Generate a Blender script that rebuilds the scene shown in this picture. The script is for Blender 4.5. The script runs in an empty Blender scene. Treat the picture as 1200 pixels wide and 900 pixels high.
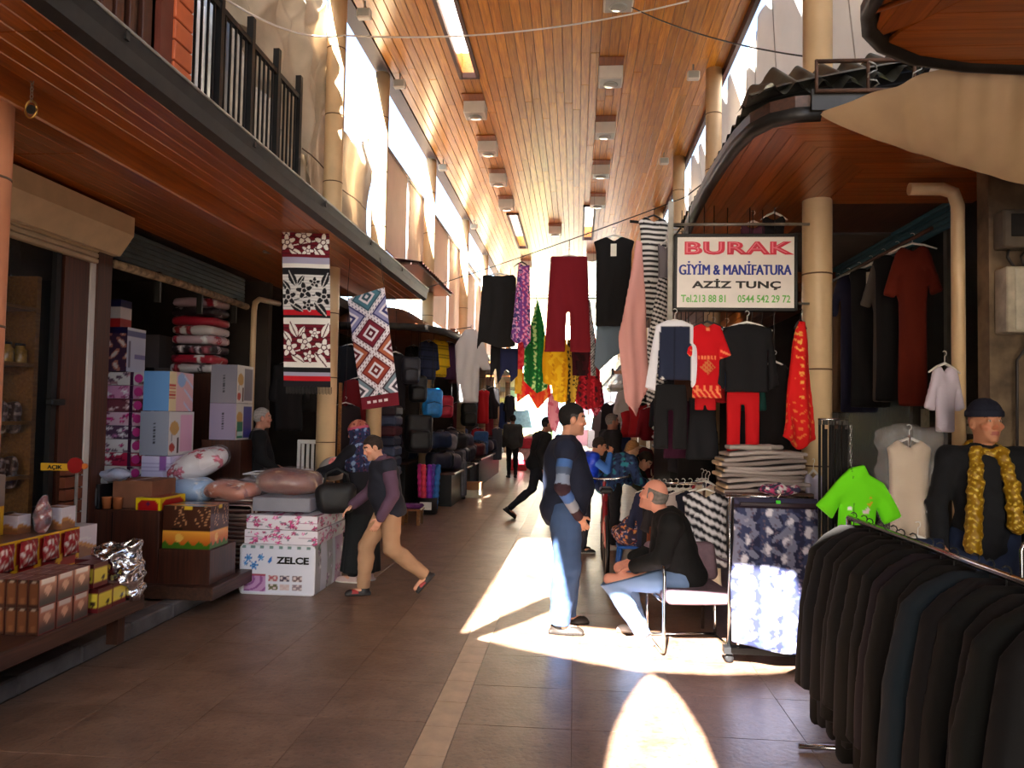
import bpy, bmesh, math, random
import numpy as np
from mathutils import Vector, Matrix, noise as mnoise

random.seed(7)
np.random.seed(7)
SC = bpy.context.scene
COL = SC.collection
PI = math.pi

# ------------------------------------------------------------------ camera
cam_data = bpy.data.cameras.new('camera')
cam_data.sensor_width = 36.0
cam_data.lens = 27.0
cam_data.clip_end = 500
cam = bpy.data.objects.new('camera', cam_data)
COL.objects.link(cam)
_r = Vector((0.99638962, 0.08297206, 0.01798219))
_u = Vector((-0.01452877, -0.04203918, 0.99901032))
_f = Vector((-0.08364591, 0.99566477, 0.04068192))
cam.matrix_world = Matrix(((_r.x, _u.x, -_f.x, 0.0), (_r.y, _u.y, -_f.y, 0.0), (_r.z, _u.z, -_f.z, 1.7), (0, 0, 0, 1)))
SC.camera = cam

# ------------------------------------------------------------------ sky, sun, exposure
SUN_DIR = Vector((0.22, 1.25, -1.0)).normalized()      # the way the sunlight travels
world = bpy.data.worlds.new('sky')
SC.world = world
world.use_nodes = True
_wn, _wl = world.node_tree.nodes, world.node_tree.links
_bg = _wn['Background']
_sky = _wn.new('ShaderNodeTexSky')
_sky.sky_type = 'NISHITA'
_sky.sun_disc = False
_sky.sun_elevation = math.asin(-SUN_DIR.z)
_sky.sun_rotation = math.atan2(-SUN_DIR.x, -SUN_DIR.y)
_sky.air_density = 1.0
_sky.dust_density = 2.5
_wl.new(_sky.outputs['Color'], _bg.inputs['Color'])
_bg.inputs['Strength'].default_value = 0.6
sun_data = bpy.data.lights.new('sun', 'SUN')
sun_data.energy = 70.0
sun_data.angle = math.radians(0.3)
sun_data.color = (1.0, 0.96, 0.9)
sun = bpy.data.objects.new('sun', sun_data)
COL.objects.link(sun)
sun.rotation_euler = SUN_DIR.to_track_quat('-Z', 'Y').to_euler()
sun.location = (0, -6, 14)
SC.view_settings.view_transform = 'Standard'
SC.view_settings.look = 'None'
SC.view_settings.gamma = 1.0
SC.view_settings.use_curve_mapping = False
SC.view_settings.exposure = 0.42

# ------------------------------------------------------------------ materials
MATS = {}
def _mat(name):
    m = bpy.data.materials.new(name)
    m.use_nodes = True
    nt = m.node_tree
    return m, nt.nodes, nt.links, nt.nodes['Principled BSDF']

def lin(c):
    """sRGB 0-255 to linear rgba"""
    return tuple(((v / 255.0) / 12.92 if v / 255.0 <= 0.04045 else ((v / 255.0 + 0.055) / 1.055) ** 2.4) for v in c) + (1.0,)

def mat(name, rgb, rough=0.6, metal=0.0, var=0.12, scale=6.0, bump=0.0, bscale=40.0, stretch=(1, 1, 1), trans=0.0, coat=0.0, spec=0.5, alpha=1.0, emit=0.0, dark=None):
    """procedural material: base colour broken up by noise, optional fine bump"""
    if name in MATS:
        return MATS[name]
    m, N, L, P = _mat(name)
    c = lin(rgb)
    tc = N.new('ShaderNodeTexCoord')
    mp = N.new('ShaderNodeMapping')
    mp.inputs['Scale'].default_value = stretch
    L.new(tc.outputs['Object'], mp.inputs['Vector'])
    if var > 0:
        nz = N.new('ShaderNodeTexNoise')
        nz.inputs['Scale'].default_value = scale
        nz.inputs['Detail'].default_value = 5
        L.new(mp.outputs['Vector'], nz.inputs['Vector'])
        rp = N.new('ShaderNodeValToRGB')
        d = dark and lin(dark) or tuple(max(0, v * (1 - 2.2 * var)) for v in c[:3]) + (1,)
        b = tuple(min(1, v * (1 + 1.6 * var)) for v in c[:3]) + (1,)
        rp.color_ramp.elements[0].color = d
        rp.color_ramp.elements[0].position = 0.3
        rp.color_ramp.elements[1].color = b
        rp.color_ramp.elements[1].position = 0.72
        L.new(nz.outputs['Fac'], rp.inputs['Fac'])
        L.new(rp.outputs['Color'], P.inputs['Base Color'])
    else:
        P.inputs['Base Color'].default_value = c
    P.inputs['Roughness'].default_value = rough
    P.inputs['Metallic'].default_value = metal
    P.inputs['Specular IOR Level'].default_value = spec
    P.inputs['Coat Weight'].default_value = coat
    P.inputs['Coat Roughness'].default_value = 0.15
    if bump > 0:
        n2 = N.new('ShaderNodeTexNoise')
        n2.inputs['Scale'].default_value = bscale
        n2.inputs['Detail'].default_value = 3
        L.new(mp.outputs['Vector'], n2.inputs['Vector'])
        bp = N.new('ShaderNodeBump')
        bp.inputs['Strength'].default_value = bump
        bp.inputs['Distance'].default_value = 0.01
        L.new(n2.outputs['Fac'], bp.inputs['Height'])
        L.new(bp.outputs['Normal'], P.inputs['Normal'])
    if trans > 0:
        tr = N.new('ShaderNodeBsdfTranslucent')
        tr.inputs['Color'].default_value = c
        mx = N.new('ShaderNodeMixShader')
        mx.inputs['Fac'].default_value = trans
        out = N['Material Output']
        L.new(P.outputs['BSDF'], mx.inputs[1])
        L.new(tr.outputs['BSDF'], mx.inputs[2])
        L.new(mx.outputs['Shader'], out.inputs['Surface'])
    if emit > 0:
        P.inputs['Emission Color'].default_value = c
        P.inputs['Emission Strength'].default_value = emit
    MATS[name] = m
    return m

def print_mat(name, rough=0.8, coat=0.0, bump=0.15, spec=0.35, trans=0.0, metal=0.0):
    """flat print: the colour comes from the mesh's own colour attribute"""
    if name in MATS:
        return MATS[name]
    m, N, L, P = _mat(name)
    a = N.new('ShaderNodeAttribute')
    a.attribute_name = 'Col'
    L.new(a.outputs['Color'], P.inputs['Base Color'])
    P.inputs['Roughness'].default_value = rough
    P.inputs['Coat Weight'].default_value = coat
    P.inputs['Coat Roughness'].default_value = 0.12
    P.inputs['Specular IOR Level'].default_value = spec
    P.inputs['Metallic'].default_value = metal
    if bump > 0:
        tc = N.new('ShaderNodeTexCoord')
        n2 = N.new('ShaderNodeTexNoise')
        n2.inputs['Scale'].default_value = 160
        L.new(tc.outputs['Object'], n2.inputs['Vector'])
        bp = N.new('ShaderNodeBump')
        bp.inputs['Strength'].default_value = bump
        bp.inputs['Distance'].default_value = 0.004
        L.new(n2.outputs['Fac'], bp.inputs['Height'])
        L.new(bp.outputs['Normal'], P.inputs['Normal'])
    if trans > 0:
        tr = N.new('ShaderNodeBsdfTranslucent')
        L.new(a.outputs['Color'], tr.inputs['Color'])
        mx = N.new('ShaderNodeMixShader')
        mx.inputs['Fac'].default_value = trans
        L.new(P.outputs['BSDF'], mx.inputs[1])
        L.new(tr.outputs['BSDF'], mx.inputs[2])
        L.new(mx.outputs['Shader'], N['Material Output'].inputs['Surface'])
    MATS[name] = m
    return m

def wood_mat(name, a, b, rough=0.4, axis='Y', coat=0.2):
    """varnished boards: grain along one axis, a tone of its own for each board"""
    m, N, L, P = _mat(name)
    tc = N.new('ShaderNodeTexCoord')
    oi = N.new('ShaderNodeObjectInfo')
    mp = N.new('ShaderNodeMapping')
    mp.inputs['Scale'].default_value = {'Y': (26, 1.3, 26), 'X': (1.3, 26, 26), 'Z': (26, 26, 1.3)}[axis]
    ad = N.new('ShaderNodeVectorMath')
    ad.operation = 'ADD'
    L.new(tc.outputs['Object'], ad.inputs[0])
    mu = N.new('ShaderNodeMath'); mu.operation = 'MULTIPLY'; mu.inputs[1].default_value = 37.0
    L.new(oi.outputs['Random'], mu.inputs[0])
    L.new(mu.outputs[0], ad.inputs[1])
    L.new(ad.outputs[0], mp.inputs['Vector'])
    nz = N.new('ShaderNodeTexNoise')
    nz.inputs['Scale'].default_value = 1.6
    nz.inputs['Detail'].default_value = 6
    nz.inputs['Distortion'].default_value = 0.6
    L.new(mp.outputs['Vector'], nz.inputs['Vector'])
    rp = N.new('ShaderNodeValToRGB')
    rp.color_ramp.elements[0].color = lin(a)
    rp.color_ramp.elements[0].position = 0.3
    rp.color_ramp.elements[1].color = lin(b)
    rp.color_ramp.elements[1].position = 0.75
    L.new(nz.outputs['Fac'], rp.inputs['Fac'])
    hs = N.new('ShaderNodeHueSaturation')
    mr = N.new('ShaderNodeMapRange')
    mr.inputs['To Min'].default_value = 0.78
    mr.inputs['To Max'].default_value = 1.16
    L.new(oi.outputs['Random'], mr.inputs['Value'])
    L.new(mr.outputs['Result'], hs.inputs['Value'])
    L.new(rp.outputs['Color'], hs.inputs['Color'])
    L.new(hs.outputs['Color'], P.inputs['Base Color'])
    P.inputs['Roughness'].default_value = rough
    P.inputs['Coat Weight'].default_value = coat
    P.inputs['Coat Roughness'].default_value = 0.2
    MATS[name] = m
    return m

def film_mat(name, tint=(235, 235, 240), clear=0.86, rough=0.08):
    """thin clear plastic film with crinkles"""
    if name in MATS:
        return MATS[name]
    m, N, L, P = _mat(name)
    P.inputs['Base Color'].default_value = lin(tint)
    P.inputs['Roughness'].default_value = rough
    P.inputs['Specular IOR Level'].default_value = 0.9
    P.inputs['Alpha'].default_value = 1 - clear
    tc = N.new('ShaderNodeTexCoord')
    n2 = N.new('ShaderNodeTexNoise')
    n2.inputs['Scale'].default_value = 14
    n2.inputs['Detail'].default_value = 4
    L.new(tc.outputs['Object'], n2.inputs['Vector'])
    bp = N.new('ShaderNodeBump')
    bp.inputs['Strength'].default_value = 0.9
    bp.inputs['Distance'].default_value = 0.03
    L.new(n2.outputs['Fac'], bp.inputs['Height'])
    L.new(bp.outputs['Normal'], P.inputs['Normal'])
    MATS[name] = m
    return m

# ------------------------------------------------------------------ object helpers
def link(o, parent=None):
    COL.objects.link(o)
    if parent is not None:
        o.parent = parent
    return o

def tag(o, label=None, cat=None, group=None, kind=None):
    if label: o['label'] = label
    if cat: o['category'] = cat
    if group: o['group'] = group
    if kind: o['kind'] = kind
    return o

def thing(name, label, cat, loc=(0, 0, 0), rz=0.0, group=None):
    o = bpy.data.objects.new(name, None)
    o.empty_display_size = 0.1
    link(o)
    o.location = loc
    o.rotation_euler = (0, 0, rz)
    return tag(o, label, cat, group)

def dup(root, loc=None, rz=None, label=None, group=None):
    r = root.copy(); COL.objects.link(r)
    if loc is not None: r.location = loc
    if rz is not None: r.rotation_euler = (0, 0, rz)
    if label: r['label'] = label
    if group: r['group'] = group
    for ch in list(root.children):
        c = ch.copy(); COL.objects.link(c); c.parent = r
        for g in ch.children:
            d = g.copy(); COL.objects.link(d); d.parent = c
    return r

def mesh_np(name, V, Q, mats, smooth=True, cols=None, mi=None):
    """mesh from numpy arrays: V (n,3), Q (m,k) faces, cols (n,3) linear vertex colours"""
    me = bpy.data.meshes.new(name)
    V = np.asarray(V, dtype=np.float32); Q = np.asarray(Q, dtype=np.int32)
    k = Q.shape[1] if len(Q) else 4
    me.vertices.add(len(V)); me.vertices.foreach_set('co', V.ravel())
    me.loops.add(Q.size); me.loops.foreach_set('vertex_index', Q.ravel())
    me.polygons.add(len(Q))
    me.polygons.foreach_set('loop_start', np.arange(len(Q), dtype=np.int32) * k)
    for m in (mats if isinstance(mats, (list, tuple)) else [mats]):
        me.materials.append(m)
    if mi is not None:
        me.polygons.foreach_set('material_index', np.asarray(mi, dtype=np.int32))
    me.update(calc_edges=True)
    if smooth:
        me.polygons.foreach_set('use_smooth', np.ones(len(Q), dtype=bool))
    if cols is not None:
        at_ = me.color_attributes.new('Col', 'FLOAT_COLOR', 'POINT')
        c4 = np.ones((len(V), 4), dtype=np.float32); c4[:, :3] = cols
        at_.data.foreach_set('color', c4.ravel())
    me.validate()
    return me

class MB:
    """collects shapes and links them as one mesh object"""
    def __init__(self):
        self.v = []; self.f = []; self.m = []; self.s = []; self.cur = 0; self.c = []; self.col = (1, 1, 1)
    def add(self, vs, fs, smooth=False):
        b = len(self.v)
        self.v.extend(tuple(v) for v in vs)
        self.c.extend([self.col] * len(vs))
        for f in fs:
            self.f.append([i + b for i in f]); self.m.append(self.cur); self.s.append(smooth)
        return self
    def box(self, c, s, rz=0.0, ch=0.0, M=None):
        hx, hy, hz = s[0] / 2, s[1] / 2, s[2] / 2
        ch = min(ch, hx * .9, hy * .9, hz * .9)
        if ch <= 0:
            vs = [(x, y, z) for x in (-hx, hx) for y in (-hy, hy) for z in (-hz, hz)]
            fs = [(0, 1, 3, 2), (4, 6, 7, 5), (0, 4, 5, 1), (2, 3, 7, 6), (0, 2, 6, 4), (1, 5, 7, 3)]
        else:
            vs = []; idx = {}
            for sx in (-1, 1):
                for sy in (-1, 1):
                    for sz_ in (-1, 1):
                        for a in range(3):
                            p = [sx * hx, sy * hy, sz_ * hz]
                            for b in range(3):
                                if b != a: p[b] -= (sx, sy, sz_)[b] * ch
                            idx[(sx, sy, sz_, a)] = len(vs); vs.append(tuple(p))
            fs = []
            for a in range(3):
                b, c2 = (a + 1) % 3, (a + 2) % 3
                for sg in (-1, 1):
                    q = []
                    for (i, j) in ((-1, -1), (1, -1), (1, 1), (-1, 1)):
                        k = [0, 0, 0]; k[a] = sg; k[b] = i; k[c2] = j
                        q.append(idx[(k[0], k[1], k[2], a)])
                    fs.append(q if sg > 0 else q[::-1])
                for i in (-1, 1):
                    for j in (-1, 1):
                        k0 = [0, 0, 0]; k0[b] = i; k0[c2] = j; k0[a] = -1
                        k1 = list(k0); k1[a] = 1
                        q = [idx[tuple(k0) + (b,)], idx[tuple(k1) + (b,)], idx[tuple(k1) + (c2,)], idx[tuple(k0) + (c2,)]]
                        fs.append(q if i * j < 0 else q[::-1])
            for sx in (-1, 1):
                for sy in (-1, 1):
                    for sz_ in (-1, 1):
                        q = [idx[(sx, sy, sz_, a)] for a in range(3)]
                        fs.append(q if sx * sy * sz_ > 0 else q[::-1])
        cr, sr = math.cos(rz), math.sin(rz)
        if M is not None:
            vs = [tuple(M @ Vector(v)) for v in vs]
            vs = [(v[0] + c[0], v[1] + c[1], v[2] + c[2]) for v in vs]
        else:
            vs = [(c[0] + x * cr - y * sr, c[1] + x * sr + y * cr, c[2] + z) for x, y, z in vs]
        return self.add(vs, fs)
    def bb(self, x0, x1, y0, y1, z0, z1, ch=0.0):
        return self.box(((x0 + x1) / 2, (y0 + y1) / 2, (z0 + z1) / 2), (abs(x1 - x0), abs(y1 - y0), abs(z1 - z0)), 0, ch)
    def tube(self, pts, r, n=8, caps=True, flat=1.0):
        pts = [Vector(p) for p in pts]
        k = len(pts)
        rr = r if isinstance(r, (list, tuple)) else [r] * k
        vs = []; fs = []
        up = None
        for i, p in enumerate(pts):
            t = (pts[min(i + 1, k - 1)] - pts[max(i - 1, 0)])
            if t.length < 1e-9: t = Vector((0, 0, 1))
            t.normalize()
            if up is None:
                up = Vector((0, 0, 1)) if abs(t.z) < 0.9 else Vector((1, 0, 0))
            a = t.cross(up)
            if a.length < 1e-6: a = t.cross(Vector((0, 1, 0)))
            a.normalize(); b = a.cross(t).normalized(); up = b
            for j in range(n):
                w = 2 * PI * j / n
                vs.append(tuple(p + a * (rr[i] * math.cos(w)) + b * (rr[i] * flat * math.sin(w))))
        for i in range(k - 1):
            for j in range(n):
                fs.append((i * n + j, i * n + (j + 1) % n, (i + 1) * n + (j + 1) % n, (i + 1) * n + j))
        self.add(vs, fs, True)
        if caps:
            b0 = len(self.v) - len(vs)
            for (o, rev) in ((0, True), ((k - 1) * n, False)):
                ring = [b0 + o + j for j in range(n)]
                self.f.append(ring[::-1] if rev else ring); self.m.append(self.cur); self.s.append(False)
        return self
    def lathe(self, prof, c=(0, 0, 0), n=16):
        vs = []; fs = []
        for (r, z) in prof:
            for j in range(n):
                w = 2 * PI * j / n
                vs.append((c[0] + r * math.cos(w), c[1] + r * math.sin(w), c[2] + z))
        for i in range(len(prof) - 1):
            for j in range(n):
                fs.append((i * n + j, i * n + (j + 1) % n, (i + 1) * n + (j + 1) % n, (i + 1) * n + j))
        fs.append(tuple(range(n))[::-1]); k = (len(prof) - 1) * n
        fs.append(tuple(range(k, k + n)))
        return self.add(vs, fs, True)
    def prism(self, poly, z0, z1, to=lambda x, y, z: (x, y, z)):
        n = len(poly)
        vs = [to(x, y, z0) for x, y in poly] + [to(x, y, z1) for x, y in poly]
        fs = [tuple(range(n))[::-1], tuple(range(n, 2 * n))]
        for i in range(n):
            j = (i + 1) % n
            fs.append((i, j, n + j, n + i))
        return self.add(vs, fs)
    def grid(self, nu, nv, fn, smooth=True, flip=False):
        vs = [fn(i / nu, j / nv) for j in range(nv + 1) for i in range(nu + 1)]
        fs = []
        for j in range(nv):
            for i in range(nu):
                a = j * (nu + 1) + i
                q = (a, a + 1, a + nu + 2, a + nu + 1)
                fs.append(q[::-1] if flip else q)
        return self.add(vs, fs, smooth)
    def build(self, name, mats, parent=None, loc=(0, 0, 0), rz=0.0, color=False):
        me = bpy.data.meshes.new(name)
        me.from_pydata(self.v, [], self.f)
        for m in (mats if isinstance(mats, (list, tuple)) else [mats]):
            me.materials.append(m)
        me.polygons.foreach_set('material_index', self.m)
        me.polygons.foreach_set('use_smooth', self.s)
        if color:
            at_ = me.color_attributes.new('Col', 'FLOAT_COLOR', 'POINT')
            c4 = np.ones((len(self.v), 4), dtype=np.float32); c4[:, :3] = np.array(self.c)[:, :3]
            at_.data.foreach_set('color', c4.ravel())
        me.update()
        o = bpy.data.objects.new(name, me)
        o.location = loc
        o.rotation_euler = (0, 0, rz)
        return link(o, parent)

def inst(name, src, loc, rz=0.0, parent=None, rot=None):
    """another object on the same mesh"""
    o = bpy.data.objects.new(name, src.data)
    o.location = loc
    o.rotation_euler = rot if rot else (0, 0, rz)
    return link(o, parent)

def struct(o):
    o['kind'] = 'structure'
    return o

def text_mesh(s, size, bold=0.0, xscale=1.0, depth=0.002, align='CENTER', shear=0.0, space=1.0):
    """lettering as a mesh in the local XY plane"""
    cu = bpy.data.curves.new('lettering', 'FONT')
    cu.body = s; cu.size = size; cu.align_x = align; cu.offset = bold; cu.extrude = depth
    cu.resolution_u = 3; cu.shear = shear; cu.space_character = space
    o = bpy.data.objects.new('lettering', cu)
    COL.objects.link(o)
    dg = bpy.context.evaluated_depsgraph_get()
    me = bpy.data.meshes.new_from_object(o.evaluated_get(dg))
    bpy.data.objects.remove(o)
    if xscale != 1.0:
        me.transform(Matrix.Diagonal((xscale, 1, 1, 1)))
    return me

def lettering(name, s, size, m, parent, loc, rot=(PI / 2, 0, 0), **kw):
    me = text_mesh(s, size, **kw)
    me.materials.clear(); me.materials.append(m)
    o = bpy.data.objects.new(name, me)
    o.location = loc; o.rotation_euler = rot
    return link(o, parent)

# ------------------------------------------------------------------ distance-field modelling (bodies, garments, bags)
def rcap(P, a, b, ra, rb):
    a = np.asarray(a, float); b = np.asarray(b, float)
    d = b - a; L2 = max(d @ d, 1e-9)
    h = np.clip(((P - a) @ d) / L2, 0, 1)
    return np.linalg.norm(P - a - h[:, None] * d, axis=1) - (ra + (rb - ra) * h)

def ell(P, c, r, R=None):
    q = P - np.asarray(c, float)
    if R is not None: q = q @ R
    r = np.asarray(r, float)
    k0 = np.linalg.norm(q / r, axis=1); k1 = np.linalg.norm(q / (r * r), axis=1)
    return k0 * (k0 - 1) / np.maximum(k1, 1e-6)

def rbox(P, c, s, rad, R=None):
    q = P - np.asarray(c, float)
    if R is not None: q = q @ R
    q = np.abs(q) - (np.asarray(s, float) - rad)
    return np.linalg.norm(np.maximum(q, 0), axis=1) + np.minimum(q.max(axis=1), 0) - rad

def smin(a, b, k=0.03):
    h = np.clip(0.5 + 0.5 * (b - a) / k, 0, 1)
    return b + (a - b) * h - k * h * (1 - h)

def smax(a, b, k=0.02):
    return -smin(-a, -b, k)

def wob(P, f, seed=0.0):
    """cheap smooth noise in -1..1"""
    x, y, z = P[:, 0] * f + seed, P[:, 1] * f + seed * 1.7, P[:, 2] * f + seed * 0.6
    return (np.sin(x + 1.3 * np.sin(y * 0.8 + 0.4)) * np.cos(y * 1.1 + 1.1 * np.sin(z * 0.9)) + np.sin(z * 1.2 + 1.7 * np.cos(x * 0.7))) * 0.5

def snet(f, lo, hi, h):
    """surface nets on the zero level of f, evaluated only near the surface"""
    lo = np.asarray(lo, float); hi = np.asarray(hi, float)
    n = np.maximum(np.ceil((hi - lo) / h).astype(int) + 2, 5)
    n = ((n + 3) // 4) * 4 + 1
    ax = [lo[i] + h * np.arange(n[i]) for i in range(3)]
    cs = [ax[i][::4] for i in range(3)]
    G = np.stack(np.meshgrid(*cs, indexing='ij'), -1).reshape(-1, 3)
    vc = f(G).reshape([len(c) for c in cs])
    near = np.abs(vc) < h * 4 * 1.9 + 0.012
    bl = np.zeros([len(c) - 1 for c in cs], bool)
    for i in (0, 1):
        for j in (0, 1):
            for k in (0, 1):
                bl |= near[i:len(cs[0]) - 1 + i, j:len(cs[1]) - 1 + j, k:len(cs[2]) - 1 + k]
    full = np.repeat(np.repeat(np.repeat(vc, 4, 0), 4, 1), 4, 2)[:n[0], :n[1], :n[2]].copy()
    msk = np.zeros(n, bool)
    fb = np.repeat(np.repeat(np.repeat(bl, 4, 0), 4, 1), 4, 2)
    for i in (0, 1):
        for j in (0, 1):
            for k in (0, 1):
                msk[i:fb.shape[0] + i, j:fb.shape[1] + j, k:fb.shape[2] + k] |= fb
    ix = np.argwhere(msk)
    pts = lo + ix * h
    val = np.empty(len(pts))
    for s in range(0, len(pts), 200000):
        val[s:s + 200000] = f(pts[s:s + 200000])
    full[ix[:, 0], ix[:, 1], ix[:, 2]] = val
    full[[0, -1]] = np.maximum(full[[0, -1]], h); full[:, [0, -1]] = np.maximum(full[:, [0, -1]], h); full[:, :, [0, -1]] = np.maximum(full[:, :, [0, -1]], h)
    ins = full < 0
    c8 = [ins[i:n[0] - 1 + i, j:n[1] - 1 + j, k:n[2] - 1 + k] for i in (0, 1) for j in (0, 1) for k in (0, 1)]
    anyi = np.logical_or.reduce(c8); alli = np.logical_and.reduce(c8)
    act = anyi & ~alli
    cell = np.argwhere(act)
    cid = -np.ones(act.shape, int); cid[act] = np.arange(len(cell))
    acc = np.zeros((len(cell), 3)); cnt = np.zeros(len(cell))
    cor = [(i, j, k) for i in (0, 1) for j in (0, 1) for k in (0, 1)]
    for a in range(8):
        for b in range(a + 1, 8):
            if sum(abs(p - q) for p, q in zip(cor[a], cor[b])) != 1: continue
            va = full[cell[:, 0] + cor[a][0], cell[:, 1] + cor[a][1], cell[:, 2] + cor[a][2]]
            vb = full[cell[:, 0] + cor[b][0], cell[:, 1] + cor[b][1], cell[:, 2] + cor[b][2]]
            m = (va < 0) != (vb < 0)
            t = np.where(m, va / np.where(np.abs(va - vb) < 1e-12, 1, va - vb), 0)
            p = np.array(cor[a]) + t[:, None] * (np.array(cor[b]) - np.array(cor[a]))
            acc[m] += p[m]; cnt[m] += 1
    V = lo + (cell + acc / np.maximum(cnt, 1)[:, None]) * h
    Q = []
    for axn in range(3):
        o1, o2 = [(1, 2), (2, 0), (0, 1)][axn]
        sl0 = [slice(None)] * 3; sl1 = [slice(None)] * 3
        sl0[axn] = slice(0, n[axn] - 1); sl1[axn] = slice(1, n[axn])
        e = np.argwhere(ins[tuple(sl0)] != ins[tuple(sl1)])
        e = e[(e[:, o1] > 0) & (e[:, o2] > 0) & (e[:, o1] < n[o1] - 1) & (e[:, o2] < n[o2] - 1)]
        if not len(e): continue
        s = ins[tuple(sl0)][e[:, 0], e[:, 1], e[:, 2]]
        q = []
        for (d1, d2) in ((-1, -1), (0, -1), (0, 0), (-1, 0)):
            ee = e.copy(); ee[:, o1] += d1; ee[:, o2] += d2
            q.append(cid[ee[:, 0], ee[:, 1], ee[:, 2]])
        q = np.stack(q, 1)
        q[~s] = q[~s][:, ::-1]
        Q.append(q)
    Q = np.concatenate(Q) if Q else np.zeros((0, 4), int)
    Q = Q[(Q >= 0).all(1)]
    return V, Q

def sdf_obj(name, f, lo, hi, h, m, parent=None, colf=None, loc=(0, 0, 0), rz=0.0, rot=None):
    V, Q = snet(f, lo, hi, h)
    cols = None
    if colf is not None:
        cols = colf(V) if callable(colf) else np.tile(np.array(lin(colf)[:3]), (len(V), 1))
    me = mesh_np(name, V, Q, m, True, cols)
    o = bpy.data.objects.new(name, me)
    o.location = loc
    o.rotation_euler = rot if rot else (0, 0, rz)
    return link(o, parent)

def poly_sdf(x, z, poly):
    """signed distance to a polygon in 2-D, negative inside"""
    d = np.full(len(x), 1e9); inside = np.zeros(len(x), bool)
    n = len(poly)
    for i in range(n):
        ax_, az = poly[i]; bx, bz = poly[(i + 1) % n]
        ex, ez = bx - ax_, bz - az
        wx, wz = x - ax_, z - az
        t = np.clip((wx * ex + wz * ez) / max(ex * ex + ez * ez, 1e-12), 0, 1)
        d = np.minimum(d, (wx - ex * t) ** 2 + (wz - ez * t) ** 2)
        c = (az <= z) != (bz <= z)
        with np.errstate(divide='ignore', invalid='ignore'):
            xi = ax_ + (z - az) * ex / (ez if abs(ez) > 1e-12 else 1e-12)
        inside ^= c & (x < xi)
    d = np.sqrt(d)
    return np.where(inside, -d, d)

def solid(rgb):
    c = np.array(lin(rgb)[:3])
    return lambda V: np.tile(c, (len(V), 1))
def lc(rgb):
    return np.array(lin(rgb)[:3])

M_CLOTH = print_mat('cloth_print', 0.88)
M_SHEEN = print_mat('satin_cloth_print', 0.45)
M_GLOSS = print_mat('glossy_print', 0.35, coat=0.5, bump=0.0)
M_SKIN = print_mat('skin', 0.55, bump=0.05)
# ================================================================== printed sheets, boxes, bags
def cloth_sheet(name, fn, nu, nv, colf, parent=None, m=None, thick=0.006, loc=(0, 0, 0), rz=0.0, colb=None):
    """a piece of cloth with two faces: fn(u, v) -> position arrays, colf(u, v) -> linear colours; v = 1 is the top"""
    u, v = np.meshgrid(np.linspace(0, 1, nu + 1), np.linspace(0, 1, nv + 1))
    u = u.ravel(); v = v.ravel()
    P = np.stack([np.broadcast_to(np.asarray(a, float), u.shape) for a in fn(u, v)], 1)
    G = P.reshape(nv + 1, nu + 1, 3)
    du = np.gradient(G, axis=1); dv = np.gradient(G, axis=0)
    nrm = np.cross(du, dv).reshape(-1, 3)
    nrm /= np.maximum(np.linalg.norm(nrm, axis=1, keepdims=True), 1e-9)
    A = P + nrm * thick / 2; B = P - nrm * thick / 2
    n = len(u)
    ii, jj = np.meshgrid(np.arange(nu), np.arange(nv))
    a = (jj * (nu + 1) + ii).ravel()
    Q1 = np.stack([a, a + 1, a + nu + 2, a + nu + 1], 1)
    Q2 = Q1[:, ::-1] + n
    rim_ = list(range(nu + 1)) + [(nu + 1) * (j + 1) - 1 for j in range(1, nv + 1)] + [(nu + 1) * nv + i for i in range(nu - 1, -1, -1)] + [(nu + 1) * j for j in range(nv - 1, 0, -1)]
    r0 = np.array(rim_); r1 = np.roll(r0, -1)
    Q3 = np.stack([r0, r0 + n, r1 + n, r1], 1)
    c = colf(u, v) if callable(colf) else np.tile(lc(colf), (n, 1))
    cb = c if colb is None else (colb(u, v) if callable(colb) else np.tile(lc(colb), (n, 1)))
    me = mesh_np(name, np.concatenate([A, B]), np.concatenate([Q1, Q2, Q3]), m or M_CLOTH, True, np.concatenate([c, cb]))
    o = bpy.data.objects.new(name, me); o.location = loc; o.rotation_euler = (0, 0, rz)
    return link(o, parent)

def pick(shape_like, base):
    return np.tile(lc(base), (len(shape_like), 1))
def put(c, mask, rgb):
    c[mask] = lc(rgb)
    return c
def flower(u, v, cx, cy, r, k=5, ph=0.0):
    """petal masks: fill and outline, in the same units as u, v"""
    dx, dy = u - cx, v - cy
    rr = np.hypot(dx, dy); th = np.arctan2(dy, dx) + ph
    lim = r * (0.74 + 0.26 * np.cos(k * th))
    fill = rr < lim
    line = fill & ((rr > lim * 0.86) | ((np.abs(np.sin(k * th / 2)) > 0.96) & (rr > r * 0.25)) | ((rr > r * 0.2) & (rr < r * 0.3)))
    return fill, line
def leaf(u, v, cx, cy, r, ang):
    dx, dy = u - cx, v - cy
    a = dx * math.cos(ang) + dy * math.sin(ang); b = -dx * math.sin(ang) + dy * math.cos(ang)
    f = (np.abs(b) < 0.42 * r * (1 - (a / r) ** 2)) & (np.abs(a) < r)
    return f, f & (np.abs(b) < r * 0.06)
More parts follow.
